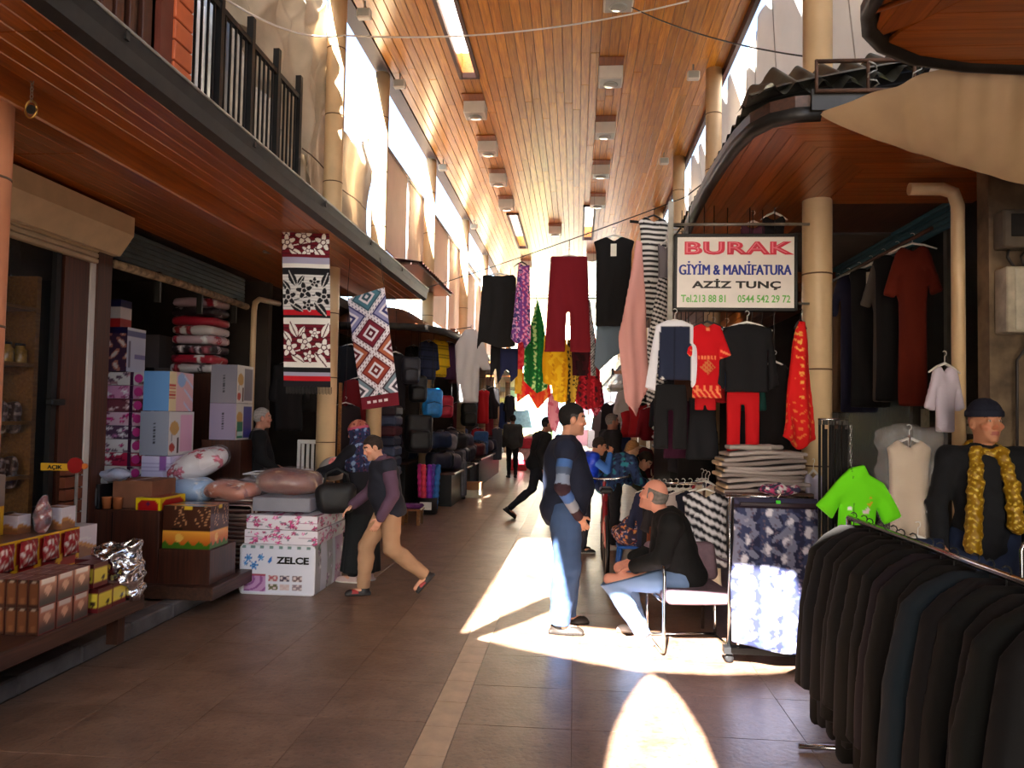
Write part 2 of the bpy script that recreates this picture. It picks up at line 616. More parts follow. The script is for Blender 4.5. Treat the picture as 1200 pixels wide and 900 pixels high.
def floral(bg, cols, n, r0, r1, seed, asp=1.0, leaves=None, k=5):
    """scattered blossoms on a ground colour"""
    rnd = random.Random(seed)
    L_ = [(rnd.random(), rnd.random() * asp, rnd.uniform(r0, r1), rnd.choice(cols), rnd.random() * 6, rnd.random()) for _ in range(n)]
    def f(u, v):
        c = pick(u, bg); vv = v * asp
        for (x, y, r, col, ph, q) in L_:
            if leaves:
                a, b = leaf(u, vv, x + r * 1.1 * math.cos(ph), y + r * 1.1 * math.sin(ph), r * 0.8, ph)
                put(c, a, leaves)
            a, b = flower(u, vv, x, y, r, k, ph)
            put(c, a, col)
            put(c, a & (np.hypot(u - x, vv - y) < r * 0.28), tuple(min(255, int(t * 1.25 + 30)) for t in col))
        return c
    return f
def speckle(cols, seed=0, f=40.0):
    cols = np.array([lc(c) for c in cols])
    def g(u, v):
        n = np.sin(u * f + 3 * np.sin(v * f * 0.7 + seed)) + np.sin(v * f * 1.1 + 2.3 * np.sin(u * f * 0.8 + seed * 2)) + np.sin((u + v) * f * 0.6 + seed)
        i = np.clip(((n + 3) / 6 * len(cols)).astype(int), 0, len(cols) - 1)
        return cols[i]
    return g
def bands(stops, cols):
    """bottom-to-top bands of v"""
    def g(u, v):
        c = np.zeros((len(u), 3))
        lo = 0.0
        for s, k in zip(stops, cols):
            c[(v >= lo - 1e-6) & (v <= s)] = lc(k); lo = s
        return c
    return g

def pbox(name, size, colf, parent=None, loc=(0, 0, 0), rz=0.0, res=0.012, m=None, bulge=0.0):
    """printed box: base centre at the origin; colf(face, u, v) with faces front(-Y) back right(+X) left top bottom"""
    sx, sy, sz = size
    Vs = []; Qs = []; Cs = []; off = 0
    def face(nm, o, a, b):
        nonlocal off
        la = np.linalg.norm(a); lb = np.linalg.norm(b)
        nu = max(1, min(90, int(la / res))); nv = max(1, min(90, int(lb / res)))
        u, v = np.meshgrid(np.linspace(0, 1, nu + 1), np.linspace(0, 1, nv + 1)); u = u.ravel(); v = v.ravel()
        n = np.cross(a, b); n = n / np.linalg.norm(n)
        P = np.asarray(o) + u[:, None] * np.asarray(a) + v[:, None] * np.asarray(b) + n * (bulge * np.sin(PI * u) * np.sin(PI * v))[:, None]
        ii, jj = np.meshgrid(np.arange(nu), np.arange(nv)); k = (jj * (nu + 1) + ii).ravel()
        Qs.append(np.stack([k, k + 1, k + nu + 2, k + nu + 1], 1) + off); off += len(u)
        Vs.append(P); Cs.append(colf(nm, u, v))
    x, y = sx / 2, sy / 2
    face('front', (-x, -y, 0), np.array((sx, 0, 0)), np.array((0, 0, sz)))
    face('back', (x, y, 0), np.array((-sx, 0, 0)), np.array((0, 0, sz)))
    face('right', (x, -y, 0), np.array((0, sy, 0)), np.array((0, 0, sz)))
    face('left', (-x, y, 0), np.array((0, -sy, 0)), np.array((0, 0, sz)))
    face('top', (-x, -y, sz), np.array((sx, 0, 0)), np.array((0, sy, 0)))
    face('bottom', (-x, y, 0), np.array((sx, 0, 0)), np.array((0, -sy, 0)))
    me = mesh_np(name, np.concatenate(Vs), np.concatenate(Qs), m or M_GLOSS, False, np.concatenate(Cs))
    o = bpy.data.objects.new(name, me); o.location = loc; o.rotation_euler = (0, 0, rz)
    return link(o, parent)
def plain(rgb, top=None, side=None):
    def f(face, u, v):
        return pick(u, top if (face == 'top' and top) else side if (face in ('left', 'right') and side) else rgb)
    return f

def pillow(name, c, size, colf, parent, rot=None, h=0.016, wr=0.012, seed=0.0, m=None, p=0.35):
    """stuffed soft bag, local to parent"""
    sx, sy, sz = [s / 2 for s in size]
    R = np.array(rot.to_matrix()) if rot is not None else None
    def f(P):
        q = P if R is None else P @ R
        d = rbox(q, (0, 0, 0), (sx, sy, sz), min(sx, sy, sz) * 0.85)
        e = ell(q, (0, 0, 0), (sx * 1.08, sy * 1.08, sz * 1.02))
        return d * p + e * (1 - p) + wr * wob(q, 22, seed) * 0.6 + wr * wob(q, 9, seed + 2)
    m_ = max(sx, sy, sz) * 1.2 + 0.03
    def cf(V):
        q = V if R is None else V @ R
        return colf(q[:, 0] / (2 * sx) + 0.5, q[:, 1] / (2 * sy) + 0.5 + q[:, 2] * 1.2)
    b = [m_, m_, m_] if R is not None else [sx * 1.2 + .03, sy * 1.2 + .03, sz * 1.2 + .03]
    return sdf_obj(name, f, [-b[0], -b[1], -b[2]], b, h, m or M_GLOSS, parent, cf, c)
M_FILM = film_mat('clear_plastic_film')
# ================================================================== hanging garments
M_HANG = mat('white_hanger', (226, 224, 220), .35, var=.02)
M_HANGK = mat('black_hanger', (28, 28, 30), .4, var=.05)
M_CHROME = mat('chrome', (200, 202, 206), .16, metal=1.0, var=.03)
def hanger(parent, w=.36, m=None, z=0.0):
    b = MB()
    b.tube([(0, 0, z - .02)] + [(.018 * math.sin(t), 0, z + .03 + .018 * (1 - math.cos(t))) for t in (0.1, .8, 1.6, 2.4, 3.2, 4.0)], .003, 5)
    b.tube([(-w / 2, 0, z - .085), (-w / 4, 0, z - .045), (0, 0, z - .02), (w / 4, 0, z - .045), (w / 2, 0, z - .085)], [.006, .009, .010, .009, .006], 6)
    return b.build('hanger', m or M_HANG, parent)
def g_top(w, L, slv=0.0, flare=1.0, neck=.16, sh=.05, slw=.11, drop=.9, vneck=.05):
    """top or dress outline hanging from z = -0.03: w shoulder width, L length, slv sleeve length"""
    h = w / 2; n = neck / 2; z0 = -.035
    P = [(-n, z0), (0, z0 - vneck), (n, z0), (h, z0 - sh)]
    if slv > 0:
        e = (h + slv * (1 - drop) , z0 - sh - slv * drop)
        P += [(e[0] + slw * .55, e[1] + slw * .1), (e[0] - slw * .35, e[1] - slw * .25), (h * .86, z0 - sh - slw * 1.7)]
    else:
        P += [(h * .88, z0 - sh - .1), (h * .86, z0 - sh - .2)]
    P += [(h * .84 * (1 + (flare - 1) * .4), z0 - L * .55), (h * .86 * flare, z0 - L), (-h * .86 * flare, z0 - L), (-h * .84 * (1 + (flare - 1) * .4), z0 - L * .55)]
    if slv > 0:
        P += [(-h * .86, z0 - sh - slw * 1.7), (-e[0] + slw * .35, e[1] - slw * .25), (-e[0] - slw * .55, e[1] + slw * .1)]
    else:
        P += [(-h * .86, z0 - sh - .2), (-h * .88, z0 - sh - .1)]
    P += [(-h, z0 - sh)]
    return P
def g_trousers(w, L, hem=.2, gap=.02, rise=.28, spread=1.0):
    h = w / 2; z0 = -.03
    o = h * spread
    return [(-h * .9, z0), (h * .9, z0), (h, z0 - rise * .7), (o, z0 - L), (o - hem, z0 - L), (gap, z0 - rise), (-gap, z0 - rise), (-o + hem, z0 - L), (-o, z0 - L), (-h, z0 - rise * .7)]
def g_skirt(w, L, flare=1.2):
    h = w / 2; z0 = -.03
    return [(-h * .85, z0), (h * .85, z0), (h, z0 - .18), (h * flare, z0 - L), (-h * flare, z0 - L), (-h, z0 - .18)]
def garment(name, label, cat, loc, rz, poly, col, T=.05, h=.014, fold=.012, seed=0, hang=True, m=None, group=None, hw=None, hm=None, pattern=None, kf=34, cord=0.0):
    r = thing(name, label, cat, loc, rz, group)
    xs = [p[0] for p in poly]; zs = [p[1] for p in poly]
    x0, x1, z0, z1 = min(xs), max(xs), min(zs), max(zs)
    ph = seed * 1.7
    def f(P):
        x, y, z = P[:, 0], P[:, 1], P[:, 2]
        d = poly_sdf(x, z, poly)
        dep = np.clip((z1 - z) / max(z1 - z0, .01), 0, 1)
        t = T * (.25 + .75 * np.clip(-d / .07, 0, 1) ** .5) * .5
        yc = fold * (.15 + .85 * dep) * (np.sin(x * kf + ph + 1.2 * np.sin(z * 5 + ph)) + .6 * np.sin(x * kf * .45 + z * 7 + ph * 2)) 
        t2 = np.abs(y - yc) - t
        return smax(d, t2 * .8, .008)
    pf = pattern if pattern else (lambda V: np.tile(lc(col), (len(V), 1)))
    yb = T + fold * 2 + .02
    sdf_obj('cloth', f, (x0 - .03, -yb, z0 - .03), (x1 + .03, yb, z1 + .03), h, m or M_CLOTH, r, pf)
    if cord > 0.03: MB().tube([(0, 0, -.05), (0, 0, cord)], .004, 5).build('hanging_cord', M_HANGK, r)
    if hang: hanger(r, hw or min(.38, (x1 - x0) * .8), hm)
    return r
def pat_floral(bg, cols, seed, f=30.0):
    cols_ = np.array([lc(c) for c in cols]); b = lc(bg)
    def g(V):
        n = wob(V[:, [0, 2, 1]], f, seed); n2 = wob(V[:, [0, 2, 1]], f * 1.7, seed + 3)
        c = np.tile(b, (len(V), 1))
        for i, k in enumerate(cols_):
            lo = .25 + .3 * i / len(cols_)
            c[(n > lo) if i % 2 == 0 else (n2 > lo)] = k
        return c
    return g
def pat_hstripe(a, b, p, duty=.5, diag=0.0):
    A, B = lc(a), lc(b)
    def g(V):
        k = ((V[:, 2] + diag * V[:, 0]) / p) % 1 < duty
        return np.where(k[:, None], A, B)
    return g
# ================================================================== structure
W_CEIL = wood_mat('varnished_pine_ceiling', (182, 108, 26), (232, 164, 60), 0.30, 'Y', 0.35)
W_SOFF = wood_mat('red_varnished_soffit', (130, 62, 12), (176, 92, 22), 0.36, 'Y', 0.35)
W_SOFFX = wood_mat('red_varnished_soffit_cross', (128, 61, 12), (174, 91, 22), 0.36, 'X', 0.35)
W_BROWN = wood_mat('dark_brown_board', (52, 24, 14), (86, 42, 24), 0.45, 'Z', 0.15)
W_BROWNY = wood_mat('dark_brown_board_long', (58, 34, 24), (92, 56, 40), 0.5, 'Y', 0.1)
M_CREAM = mat('cream_paint', (214, 186, 146), 0.45, var=0.06, scale=3, bump=0.05)
M_SALMON = mat('salmon_paint', (206, 128, 84), 0.5, var=0.06, scale=3)
M_SEAM = mat('dark_seam', (92, 66, 44), 0.7, var=0)
M_DARKMETAL = mat('dark_gutter_metal', (38, 35, 32), 0.5, metal=0.3, var=0.2, scale=9)
M_ZINC = mat('weathered_zinc', (150, 146, 138), 0.5, metal=0.4, var=0.15, scale=8)
M_BLACK = mat('black_iron', (24, 24, 26), 0.5, metal=0.3, var=0.1)
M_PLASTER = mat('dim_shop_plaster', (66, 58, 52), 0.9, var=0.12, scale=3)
M_GREYWALL = mat('grey_render', (120, 114, 106), 0.9, var=0.14, scale=4, bump=0.2)
M_PANEL = mat('pale_wall_panel', (236, 216, 202), 0.55, var=0.05, scale=1.5, trans=0.07)
M_FLOOR = None
def floor_material():
    m, N, L, P = _mat('polished_brown_marble')
    tc = N.new('ShaderNodeTexCoord'); oi = N.new('ShaderNodeObjectInfo'); geo = N.new('ShaderNodeNewGeometry')
    n1 = N.new('ShaderNodeTexNoise'); n1.inputs['Scale'].default_value = 3.6; n1.inputs['Detail'].default_value = 11; n1.inputs['Roughness'].default_value = 0.68; n1.inputs['Distortion'].default_value = 0.5
    L.new(geo.outputs['Position'], n1.inputs['Vector'])
    rp = N.new('ShaderNodeValToRGB'); e = rp.color_ramp.elements
    e[0].color = lin((100, 74, 58)); e[0].position = 0.30
    e[1].color = lin((146, 116, 96)); e[1].position = 0.72
    L.new(n1.outputs['Fac'], rp.inputs['Fac'])
    n2 = N.new('ShaderNodeTexNoise'); n2.inputs['Scale'].default_value = 30; n2.inputs['Detail'].default_value = 8
    L.new(geo.outputs['Position'], n2.inputs['Vector'])
    r2 = N.new('ShaderNodeValToRGB'); r2.color_ramp.elements[0].position = 0.30; r2.color_ramp.elements[1].position = 0.46
    r2.color_ramp.elements[0].color = (0.55, 0.52, 0.5, 1); r2.color_ramp.elements[1].color = (1, 1, 1, 1)
    L.new(n2.outputs['Fac'], r2.inputs['Fac'])
    mx = N.new('ShaderNodeMix'); mx.data_type = 'RGBA'; mx.blend_type = 'MULTIPLY'; mx.inputs['Factor'].default_value = 0.9
    L.new(rp.outputs['Color'], mx.inputs['A']); L.new(r2.outputs['Color'], mx.inputs['B'])
    hs = N.new('ShaderNodeHueSaturation'); mr = N.new('ShaderNodeMapRange'); mr.inputs['To Min'].default_value = 0.9; mr.inputs['To Max'].default_value = 1.08
    L.new(oi.outputs['Random'], mr.inputs['Value']); L.new(mr.outputs['Result'], hs.inputs['Value'])
    L.new(mx.outputs['Result'], hs.inputs['Color']); L.new(hs.outputs['Color'], P.inputs['Base Color'])
    r3 = N.new('ShaderNodeMapRange'); r3.inputs['To Min'].default_value = 0.24; r3.inputs['To Max'].default_value = 0.5
    L.new(n2.outputs['Fac'], r3.inputs['Value']); L.new(r3.outputs['Result'], P.inputs['Roughness'])
    bp = N.new('ShaderNodeBump'); bp.inputs['Strength'].default_value = 0.25; bp.inputs['Distance'].default_value = 0.01
    L.new(n2.outputs['Fac'], bp.inputs['Height']); L.new(bp.outputs['Normal'], P.inputs['Normal'])
    return m
M_FLOOR = floor_material()
M_STRIP = mat('pale_strip_stone', (188, 160, 132), 0.4, var=0.1, scale=7)
M_GROUT = mat('dark_joint', (104, 82, 68), 0.8, var=0)
M_KERB = mat('grey_kerb_stone', (104, 100, 98), 0.75, var=0.16, scale=6, bump=0.2)

# floor: bed, slabs near the camera one by one, further off one mesh with joints
fl = struct(MB().bb(-3.25, 6.0, -14, 75, -0.12, -0.006).build('floor', M_GROUT))
colx = [-3.25, -2.66, -2.04, -1.42, -0.80]
colx2 = [-0.62, 0.0, 0.62, 1.24, 1.86, 2.48, 3.10]
J = 0.003
def slab_run(xs, y0, n, pitch, m, parent, name):
    proto = {}
    for a, b in zip(xs[:-1], xs[1:]):
        w = round(b - a - J, 4)
        if w not in proto:
            k = MB().box((0, 0, -0.01), (w, pitch - J, 0.02), 0, 0.0012)
            proto[w] = None
        for i in range(n):
            loc = ((a + b) / 2, y0 + (i + 0.5) * pitch, random.uniform(-0.0008, 0))
            if proto[w] is None:
                proto[w] = k.build(name, m, parent, loc)
            else:
                inst(name, proto[w], loc, 0, parent)
slab_run(colx, 2.4, 11, 0.62, M_FLOOR, fl, 'paving_slab')
slab_run(colx2, 2.4, 11, 0.62, M_FLOOR, fl, 'paving_slab')
slab_run([-0.80, -0.62], 2.4, 21, 0.362, M_STRIP, fl, 'strip_stone')
far_ = MB()
y_ = 2.4 + 11 * 0.62
while y_ < 60:
    for a, b in zip((colx + colx2)[:-1], (colx + colx2)[1:]):
        if abs(a + 0.80) < 1e-6: continue
        far_.bb(a + J / 2, b - J / 2, y_, y_ + 0.62 - J, -0.02, 0)
    y_ += 0.62
o_ = far_.build('far_paving', M_FLOOR, fl); o_['kind'] = 'stuff'
far_ = MB(); y_ = 2.4 + 21 * 0.362
while y_ < 60:
    far_.bb(-0.80 + J / 2, -0.62 - J / 2, y_, y_ + 0.72, -0.02, 0); y_ += 0.723
o_ = far_.build('far_strip', M_STRIP, fl); o_['kind'] = 'stuff'
far_ = MB()
far_.bb(-3.25, 6, -14, 2.4, -0.02, 0); far_.bb(3.1, 6, 2.4, 60, -0.02, 0)
far_.build('floor_edge', M_FLOOR, fl)

# raised pavement in front of the shops and its kerb
pav = struct(MB().bb(-7.5, -3.40, -14, 60, -0.1, 0.095).build('floor_shop_pavement', M_FLOOR))
kb = struct(MB().bb(-3.41, -3.36, -14, 60, -0.1, 0.09).build('trim_1', M_KERB))
y_ = 2.6; k0 = None
for i in range(16):
    ln = 0.58
    loc = (-3.325, y_ + ln / 2, 0.055)
    if k0 is None: k0 = MB().box((0, 0, 0), (0.15, ln - 0.006, 0.12), 0, 0.012).build('kerb_stone', M_KERB, kb, loc)
    else: inst('kerb_stone', k0, loc, 0, kb)
    y_ += ln
MB().bb(-3.40, -3.25, y_, 60, -0.05, 0.112).build('far_kerb', M_KERB, kb)

# ------------------------------------------------------------------ ceiling
cl = MB()
SKY = [(-1.75, -1.5, 7.2, 10.95), (-1.75, -1.5, 18.6, 22.4), (0.125, 0.375, 17.9, 21.3)]
def strip_x(x0, x1, holes):
    ys = [4.2]
    for h in holes: ys += [h[2], h[3]]
    ys.append(42)
    for a, b in zip(ys[0::2], ys[1::2]): cl.bb(x0, x1, a, b, 6.70, 7.0)
strip_x(-3.0, -1.75, []); strip_x(-1.75, -1.5, SKY[:2]); strip_x(-1.5, 0.125, []); strip_x(0.125, 0.375, SKY[2:]); strip_x(0.375, 2.08, [])
cl.bb(-2.785, -2.755, 4.2, 42, 6.63, 6.72); cl.bb(2.0, 2.06, 4.2, 42, 6.54, 6.72)
M_PURPLE = mat('dark_plum_trim', (70, 40, 44), 0.5, var=0.1)
ceil = struct(cl.build('ceiling', M_PURPLE))
pitch = 0.125; k0 = {}
farb = MB()
for i in range(38):
    x0 = -2.75 + i * pitch
    xm = x0 + pitch / 2
    segs = [(4.25, 42.0)]
    for h in SKY:
        if h[0] - 0.01 <= x0 and x0 + pitch <= h[1] + 0.01:
            ns = []
            for a, b in segs:
                if h[2] > a and h[3] < b: ns += [(a, h[2]), (h[3], b)]
                else: ns.append((a, b))
            segs = ns
    for a, b in segs:
        y = a
        first = True
        while y < b - 0.01:
            if y >= 21:
                farb.bb(x0 + 0.003, x0 + pitch - 0.003, y, b, 6.65, 6.672); break
            ln = min(random.uniform(2.2, 4.6) if first else random.choice((3.6, 4.0, 4.2)), b - y)
            if b - y - ln < 0.5: ln = b - y
            first = False
            MB().box((0, 0, 0), (pitch - 0.005, ln - 0.004, 0.02), 0, 0.005).build('ceiling_board', W_CEIL, ceil, (xm, y + ln / 2, 6.661 + random.uniform(-0.0015, 0.0015)))
            y += ln
o_ = farb.build('far_ceiling_boards', W_CEIL, ceil); o_['kind'] = 'stuff'
M_FROST = mat('frosted_roof_glass', (240, 236, 230), 0.5, var=0, trans=0.75)
for n_, (a, b, c, d) in enumerate(SKY):
    w = struct(thing('window_%d' % (n_ + 1), 'long narrow skylight', None, ((a + b) / 2, (c + d) / 2, 6.65)))
    hx, hy = (b - a) / 2, (d - c) / 2
    fr = MB()
    for s in (-1, 1):
        fr.box((s * hx, 0, 0.0), (0.05, 2 * hy + 0.05, 0.08)); fr.box((0, s * hy, 0.0), (2 * hx + 0.05, 0.05, 0.08))
    fr.build('window_frame', M_PURPLE, w)
    sh = MB()
    for s in (-1, 1):
        sh.box((s * (hx - 0.004), 0, 0.19), (0.008, 2 * hy, 0.32)); sh.box((0, s * (hy - 0.004), 0.19), (2 * hx, 0.008, 0.32))
    sh.build('light_shaft', W_CEIL, w)
    MB().box((0, 0, 0.345), (2 * hx - 0.02, 2 * hy - 0.02, 0.012)).build('glass_pane', M_FROST, w)

# added unseen sheet behind the camera, holes cut to shape the floor's sun patches
def holed_sheet(name, outer, holes, z, m):
    cu = bpy.data.curves.new(name, 'CURVE'); cu.dimensions = '2D'; cu.fill_mode = 'BOTH'; cu.extrude = 0.004
    for poly in [outer] + holes:
        sp = cu.splines.new('POLY'); sp.points.add(len(poly) - 1); sp.use_cyclic_u = True
        for p, q in zip(sp.points, poly): p.co = (q[0], q[1], 0, 1)
    o = bpy.data.objects.new(name, cu); COL.objects.link(o)
    dg = bpy.context.evaluated_depsgraph_get()
    me = bpy.data.meshes.new_from_object(o.evaluated_get(dg))
    bpy.data.objects.remove(o)
    me.materials.clear(); me.materials.append(m)
    o = bpy.data.objects.new(name, me); o.location = (0, 0, z)
    return link(o)
M_SUNMASK = mat('sun_mask_canvas', (120, 104, 84), 0.9, var=0.1, scale=3)
RZ = 6.9
SHX, SHY = SUN_DIR.x / -SUN_DIR.z * RZ, SUN_DIR.y / -SUN_DIR.z * RZ
def sun_hole(poly):
    return [(x - SHX, y - SHY) for x, y in poly]
h1 = [(-0.87, 6.00), (-0.86, 6.2), (-0.75, 10.5), (-0.70, 10.75), (-0.3, 10.8), (0.02, 8.3), (0.02, 7.55), (-0.28, 7.25), (-0.6, 6.55), (-0.82, 6.02)]
h2 = [(-0.72, 5.87), (-0.42, 6.35), (-0.16, 6.85), (0.02, 6.95), (0.02, 6.34), (0.35, 6.28), (0.9, 6.25), (1.62, 6.2), (1.66, 5.5), (1.3, 5.35), (0.9, 5.28), (0.57, 5.29), (0.47, 5.27), (0.1, 5.42), (-0.35, 5.64)]
h3 = [(0.52, 5.25), (0.60, 5.1), (0.66, 4.75), (0.70, 4.3), (0.70, 3.7), (0.64, 3.1), (0.5, 2.6), (0.34, 2.6), (0.2, 3.1), (0.16, 3.7), (0.22, 4.2), (0.34, 4.75), (0.45, 5.1)]
struct(holed_sheet('ceiling_sun_mask', [(-3.4, -14), (2.7, -14), (2.7, 4.4), (-3.4, 4.4)], [sun_hole(h1), sun_hole(h2), sun_hole(h3)], RZ, M_SUNMASK))

# ------------------------------------------------------------------ columns
def column(x, y, z0, z1, m=None, r=0.112, seams=(0.6, 1.35, 2.1, 2.85, 3.6, 4.4, 5.2, 6.0)):
    o = struct(MB().tube([(0, 0, 0), (0, 0, z1 - z0)], r, 20).build('column', m or M_CREAM, None, (x, y, z0)))
    b = MB()
    for s in seams:
        if z0 + 0.1 < s < z1 - 0.1:
            b.tube([(0, 0, s - z0 - 0.006), (0, 0, s - z0 + 0.006)], r + 0.002, 20)
    if b.v: b.build('column_seam', M_SEAM, o)
    return o
column(-2.99, 3.60, 0.1, 3.4, M_SALMON)
for y in (8.75, 10.86, 14.65, 19.3, 23.6, 28.0, 32.5): column(-2.9, y, 0.1, 6.66)
for y in (6.2, 10.9, 14.6, 18.3, 22.0, 26.0, 30.0, 34.0): column(1.88, y, 0.0, 6.66)

# ------------------------------------------------------------------ buildings behind the shop fronts
lw = MB()
lw.bb(-7.6, -7.45, -14, 60, 0, 3.5)
for y in (1.5, 6.35, 10.0, 13.0, 17.5, 22, 27, 33, 40): lw.bb(-7.5, -5.0 if y == 6.35 else -4.15, y, y + 0.12, 0, 3.5)
lw.bb(-7.6, -3.9, -14, 60, 3.45, 3.6)
lw.bb(-4.3, -4.2, -14, 11.3, 3.6, 9.0)
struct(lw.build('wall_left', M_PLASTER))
rw = MB()
rw.bb(6.2, 6.35, -14, 60, 0, 3.6)
for y in (4.35, 9.5, 14.0, 20, 27, 34): rw.bb(3.25, 6.2, y, y + 0.12, 0, 3.55)
rw.bb(3.0, 6.3, -14, 60, 3.55, 3.7); rw.bb(1.95, 3.05, 7.44, 10.7, 3.46, 3.68)
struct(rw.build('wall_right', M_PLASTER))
ub = MB()
ub.bb(-3.9, -3.2, -14, 3.6, 3.6, 9.0)
struct(ub.build('wall_left_upper', M_GREYWALL))
# closing wall far behind the camera is left open to the daylight; the far end is a sunlit square
M_FAC = mat('sunlit_cream_facade', (228, 214, 190), 0.8, var=0.06)
fw = MB(); fw.bb(-14, 14, 58, 58.4, 0, 12)
fe = struct(fw.build('wall_far', M_FAC))
M_FGLASS = mat('far_shop_glass', (110, 140, 150), 0.15, var=0.1)
M_YEL = mat('far_yellow_sign', (236, 206, 80), 0.6, var=0.05)
M_GRN = mat('far_green_awning', (120, 156, 96), 0.7, var=0.08)
for i, x in enumerate((-10, -7.2, -4.4, -1.6, 1.2, 4.0, 6.8)):
    f_ = MB().bb(x - 1.15, x + 1.15, 57.9, 58, 0.2, 3.0).build('window_pane', M_FGLASS, fe)
    MB().bb(x - 1.2, x + 1.2, 57.75, 58, 3.1, 3.9).build('shop_fascia', (M_YEL, M_GRN, M_FAC)[i % 3], fe)
    for z in (5.2, 8.2): MB().bb(x - 0.6, x + 0.6, 57.92, 58, z, z + 1.6).build('window_pane', M_FGLASS, fe)

# ------------------------------------------------------------------ pale panels closing the upper storey
pm = MB()
pp = struct(thing('wall_left_panels', 'pale panels', None, (-3.12, 12, 3.6)))
y = 11.55; i = 0
for w, zb in ((2.0, 4.35), (1.95, 4.05), (2.3, 3.7), (2.3, 3.6), (2.4, 3.6), (2.4, 3.6), (2.4, 3.6), (2.4, 3.6), (2.4, 3.6), (2.4, 3.6)):
    MB().bb(-0.02, 0.02, y - 12 + 0.03, y - 12 + w - 0.03, zb - 3.6, 2.35 if y < 20 else 2.2, 0.004).build('wall_panel', M_PANEL, pp)
    y += w + 0.12
fr = MB()
fr.bb(-0.04, 0.04, -0.45, 22, 2.34, 2.40); fr.build('panel_rail', M_ZINC, pp)

# roof slabs added on either side to bounce sunlight up to ceiling and tarpaulins
M_BOUNCE = mat('sun_bounce_slab', (112, 108, 102), 0.85, var=0.06, scale=1.5)
struct(MB().bb(-16, -4.32, 11.35, 60, 3.62, 3.75).build('floor_bounce_slab', M_BOUNCE))
struct(MB().bb(3.2, 16, -14, 60, 3.72, 3.82).build('floor_bounce_slab', M_BOUNCE))
# ------------------------------------------------------------------ canopies over the shop fronts
def offset_in(poly, d):
    return poly
def canopy(name, label, poly, z, x_in, y_lim, soff_w, beam_x=None, cross=None, inner=-1, rise=0.35):
    """planked canopy: plan outline poly (open side first to last along the street edge), boards below, gutter round the edge"""
    root = thing(name, label, 'canopy', (poly[0][0], poly[0][1], z))
    ox, oy = poly[0][0], poly[0][1]
    return root, ox, oy

def yrange(poly, x):
    """extent of a plan outline along Y at x"""
    ys = []
    n = len(poly)
    for i in range(n):
        a, b = poly[i], poly[(i + 1) % n]
        if (a[0] <= x) != (b[0] <= x):
            ys.append(a[1] + (x - a[0]) * (b[1] - a[1]) / (b[0] - a[0]))
    return (min(ys), max(ys)) if len(ys) >= 2 else None
def xrange_(poly, y):
    r = yrange([(b, a) for a, b in poly], y)
    return r

# long canopy along the left shops
lc_ = thing('shop_canopy', 'long wooden canopy with dark gutter over the sweet and bedding shops', 'canopy', (-2.3, 4.0, 3.4))
def rel(o): return o.location
PW = 0.11
def board_y(parent, x, y0, y1, z, w=PW, m=W_SOFF, name='soffit_board'):
    L0 = parent.location
    MB().box((0, 0, 0), (w - 0.003, y1 - y0 - 0.003, 0.02), 0, 0.004).build(name, m, parent, (x - L0.x, (y0 + y1) / 2 - L0.y, z - L0.z))
def board_x(parent, x0, x1, y, z, w=PW, m=W_SOFFX, name='soffit_board'):
    L0 = parent.location
    MB().box((0, 0, 0), (x1 - x0 - 0.004, w - 0.006, 0.02), 0, 0.006).build(name, m, parent, ((x0 + x1) / 2 - L0.x, y - L0.y, z - L0.z))
for i in range(5):
    for (a, b) in ((-4.0, 3.2), (3.2, 6.9), (6.9, 11.2)):
        board_y(lc_, -2.36 - PW * (i + .0) - 0.02, a, b, 3.40)
for i in range(11):
    for (a, b) in ((-4.0, 4.9), (4.9, 11.2)):
        board_y(lc_, -3.04 - PW * i, a, b, 3.44)
L0 = lc_.location
MB().bb(-2.99 + 2.3, -2.87 + 2.3, -8, 7.2, -0.17, 0.05, 0.01).build('edge_beam', W_SOFF, lc_)
MB().bb(-4.3 + 2.3, -2.36 + 2.3, -8, 7.2, 0.06, 0.16).build('canopy_deck', W_BROWNY, lc_)
g = MB()
prof = [(-0.02, 0.06), (0.0, 0.0), (0.06, -0.045), (0.12, -0.02), (0.13, 0.06), (0.15, 0.12), (0.14, 0.135), (0.12, 0.07), (0.06, 0.0), (0.01, 0.06)]
g.prism([(a - 0.06, b + 0.02) for a, b in prof], -8, 7.22, to=lambda x, y, z: (x, z, y))
g.build('gutter', M_DARKMETAL, lc_)
MB().tube([(0.085, -8, 0.157), (0.085, 7.22, 0.157)], 0.009, 6).build('gutter_lip', M_ZINC, lc_)
for yb in (-0.5, 1.0, 2.5, 4.0, 5.5):
    MB().bb(-0.02, 0.09, yb, yb + 0.03, 0.1, 0.16).build('gutter_bracket', M_DARKMETAL, lc_)

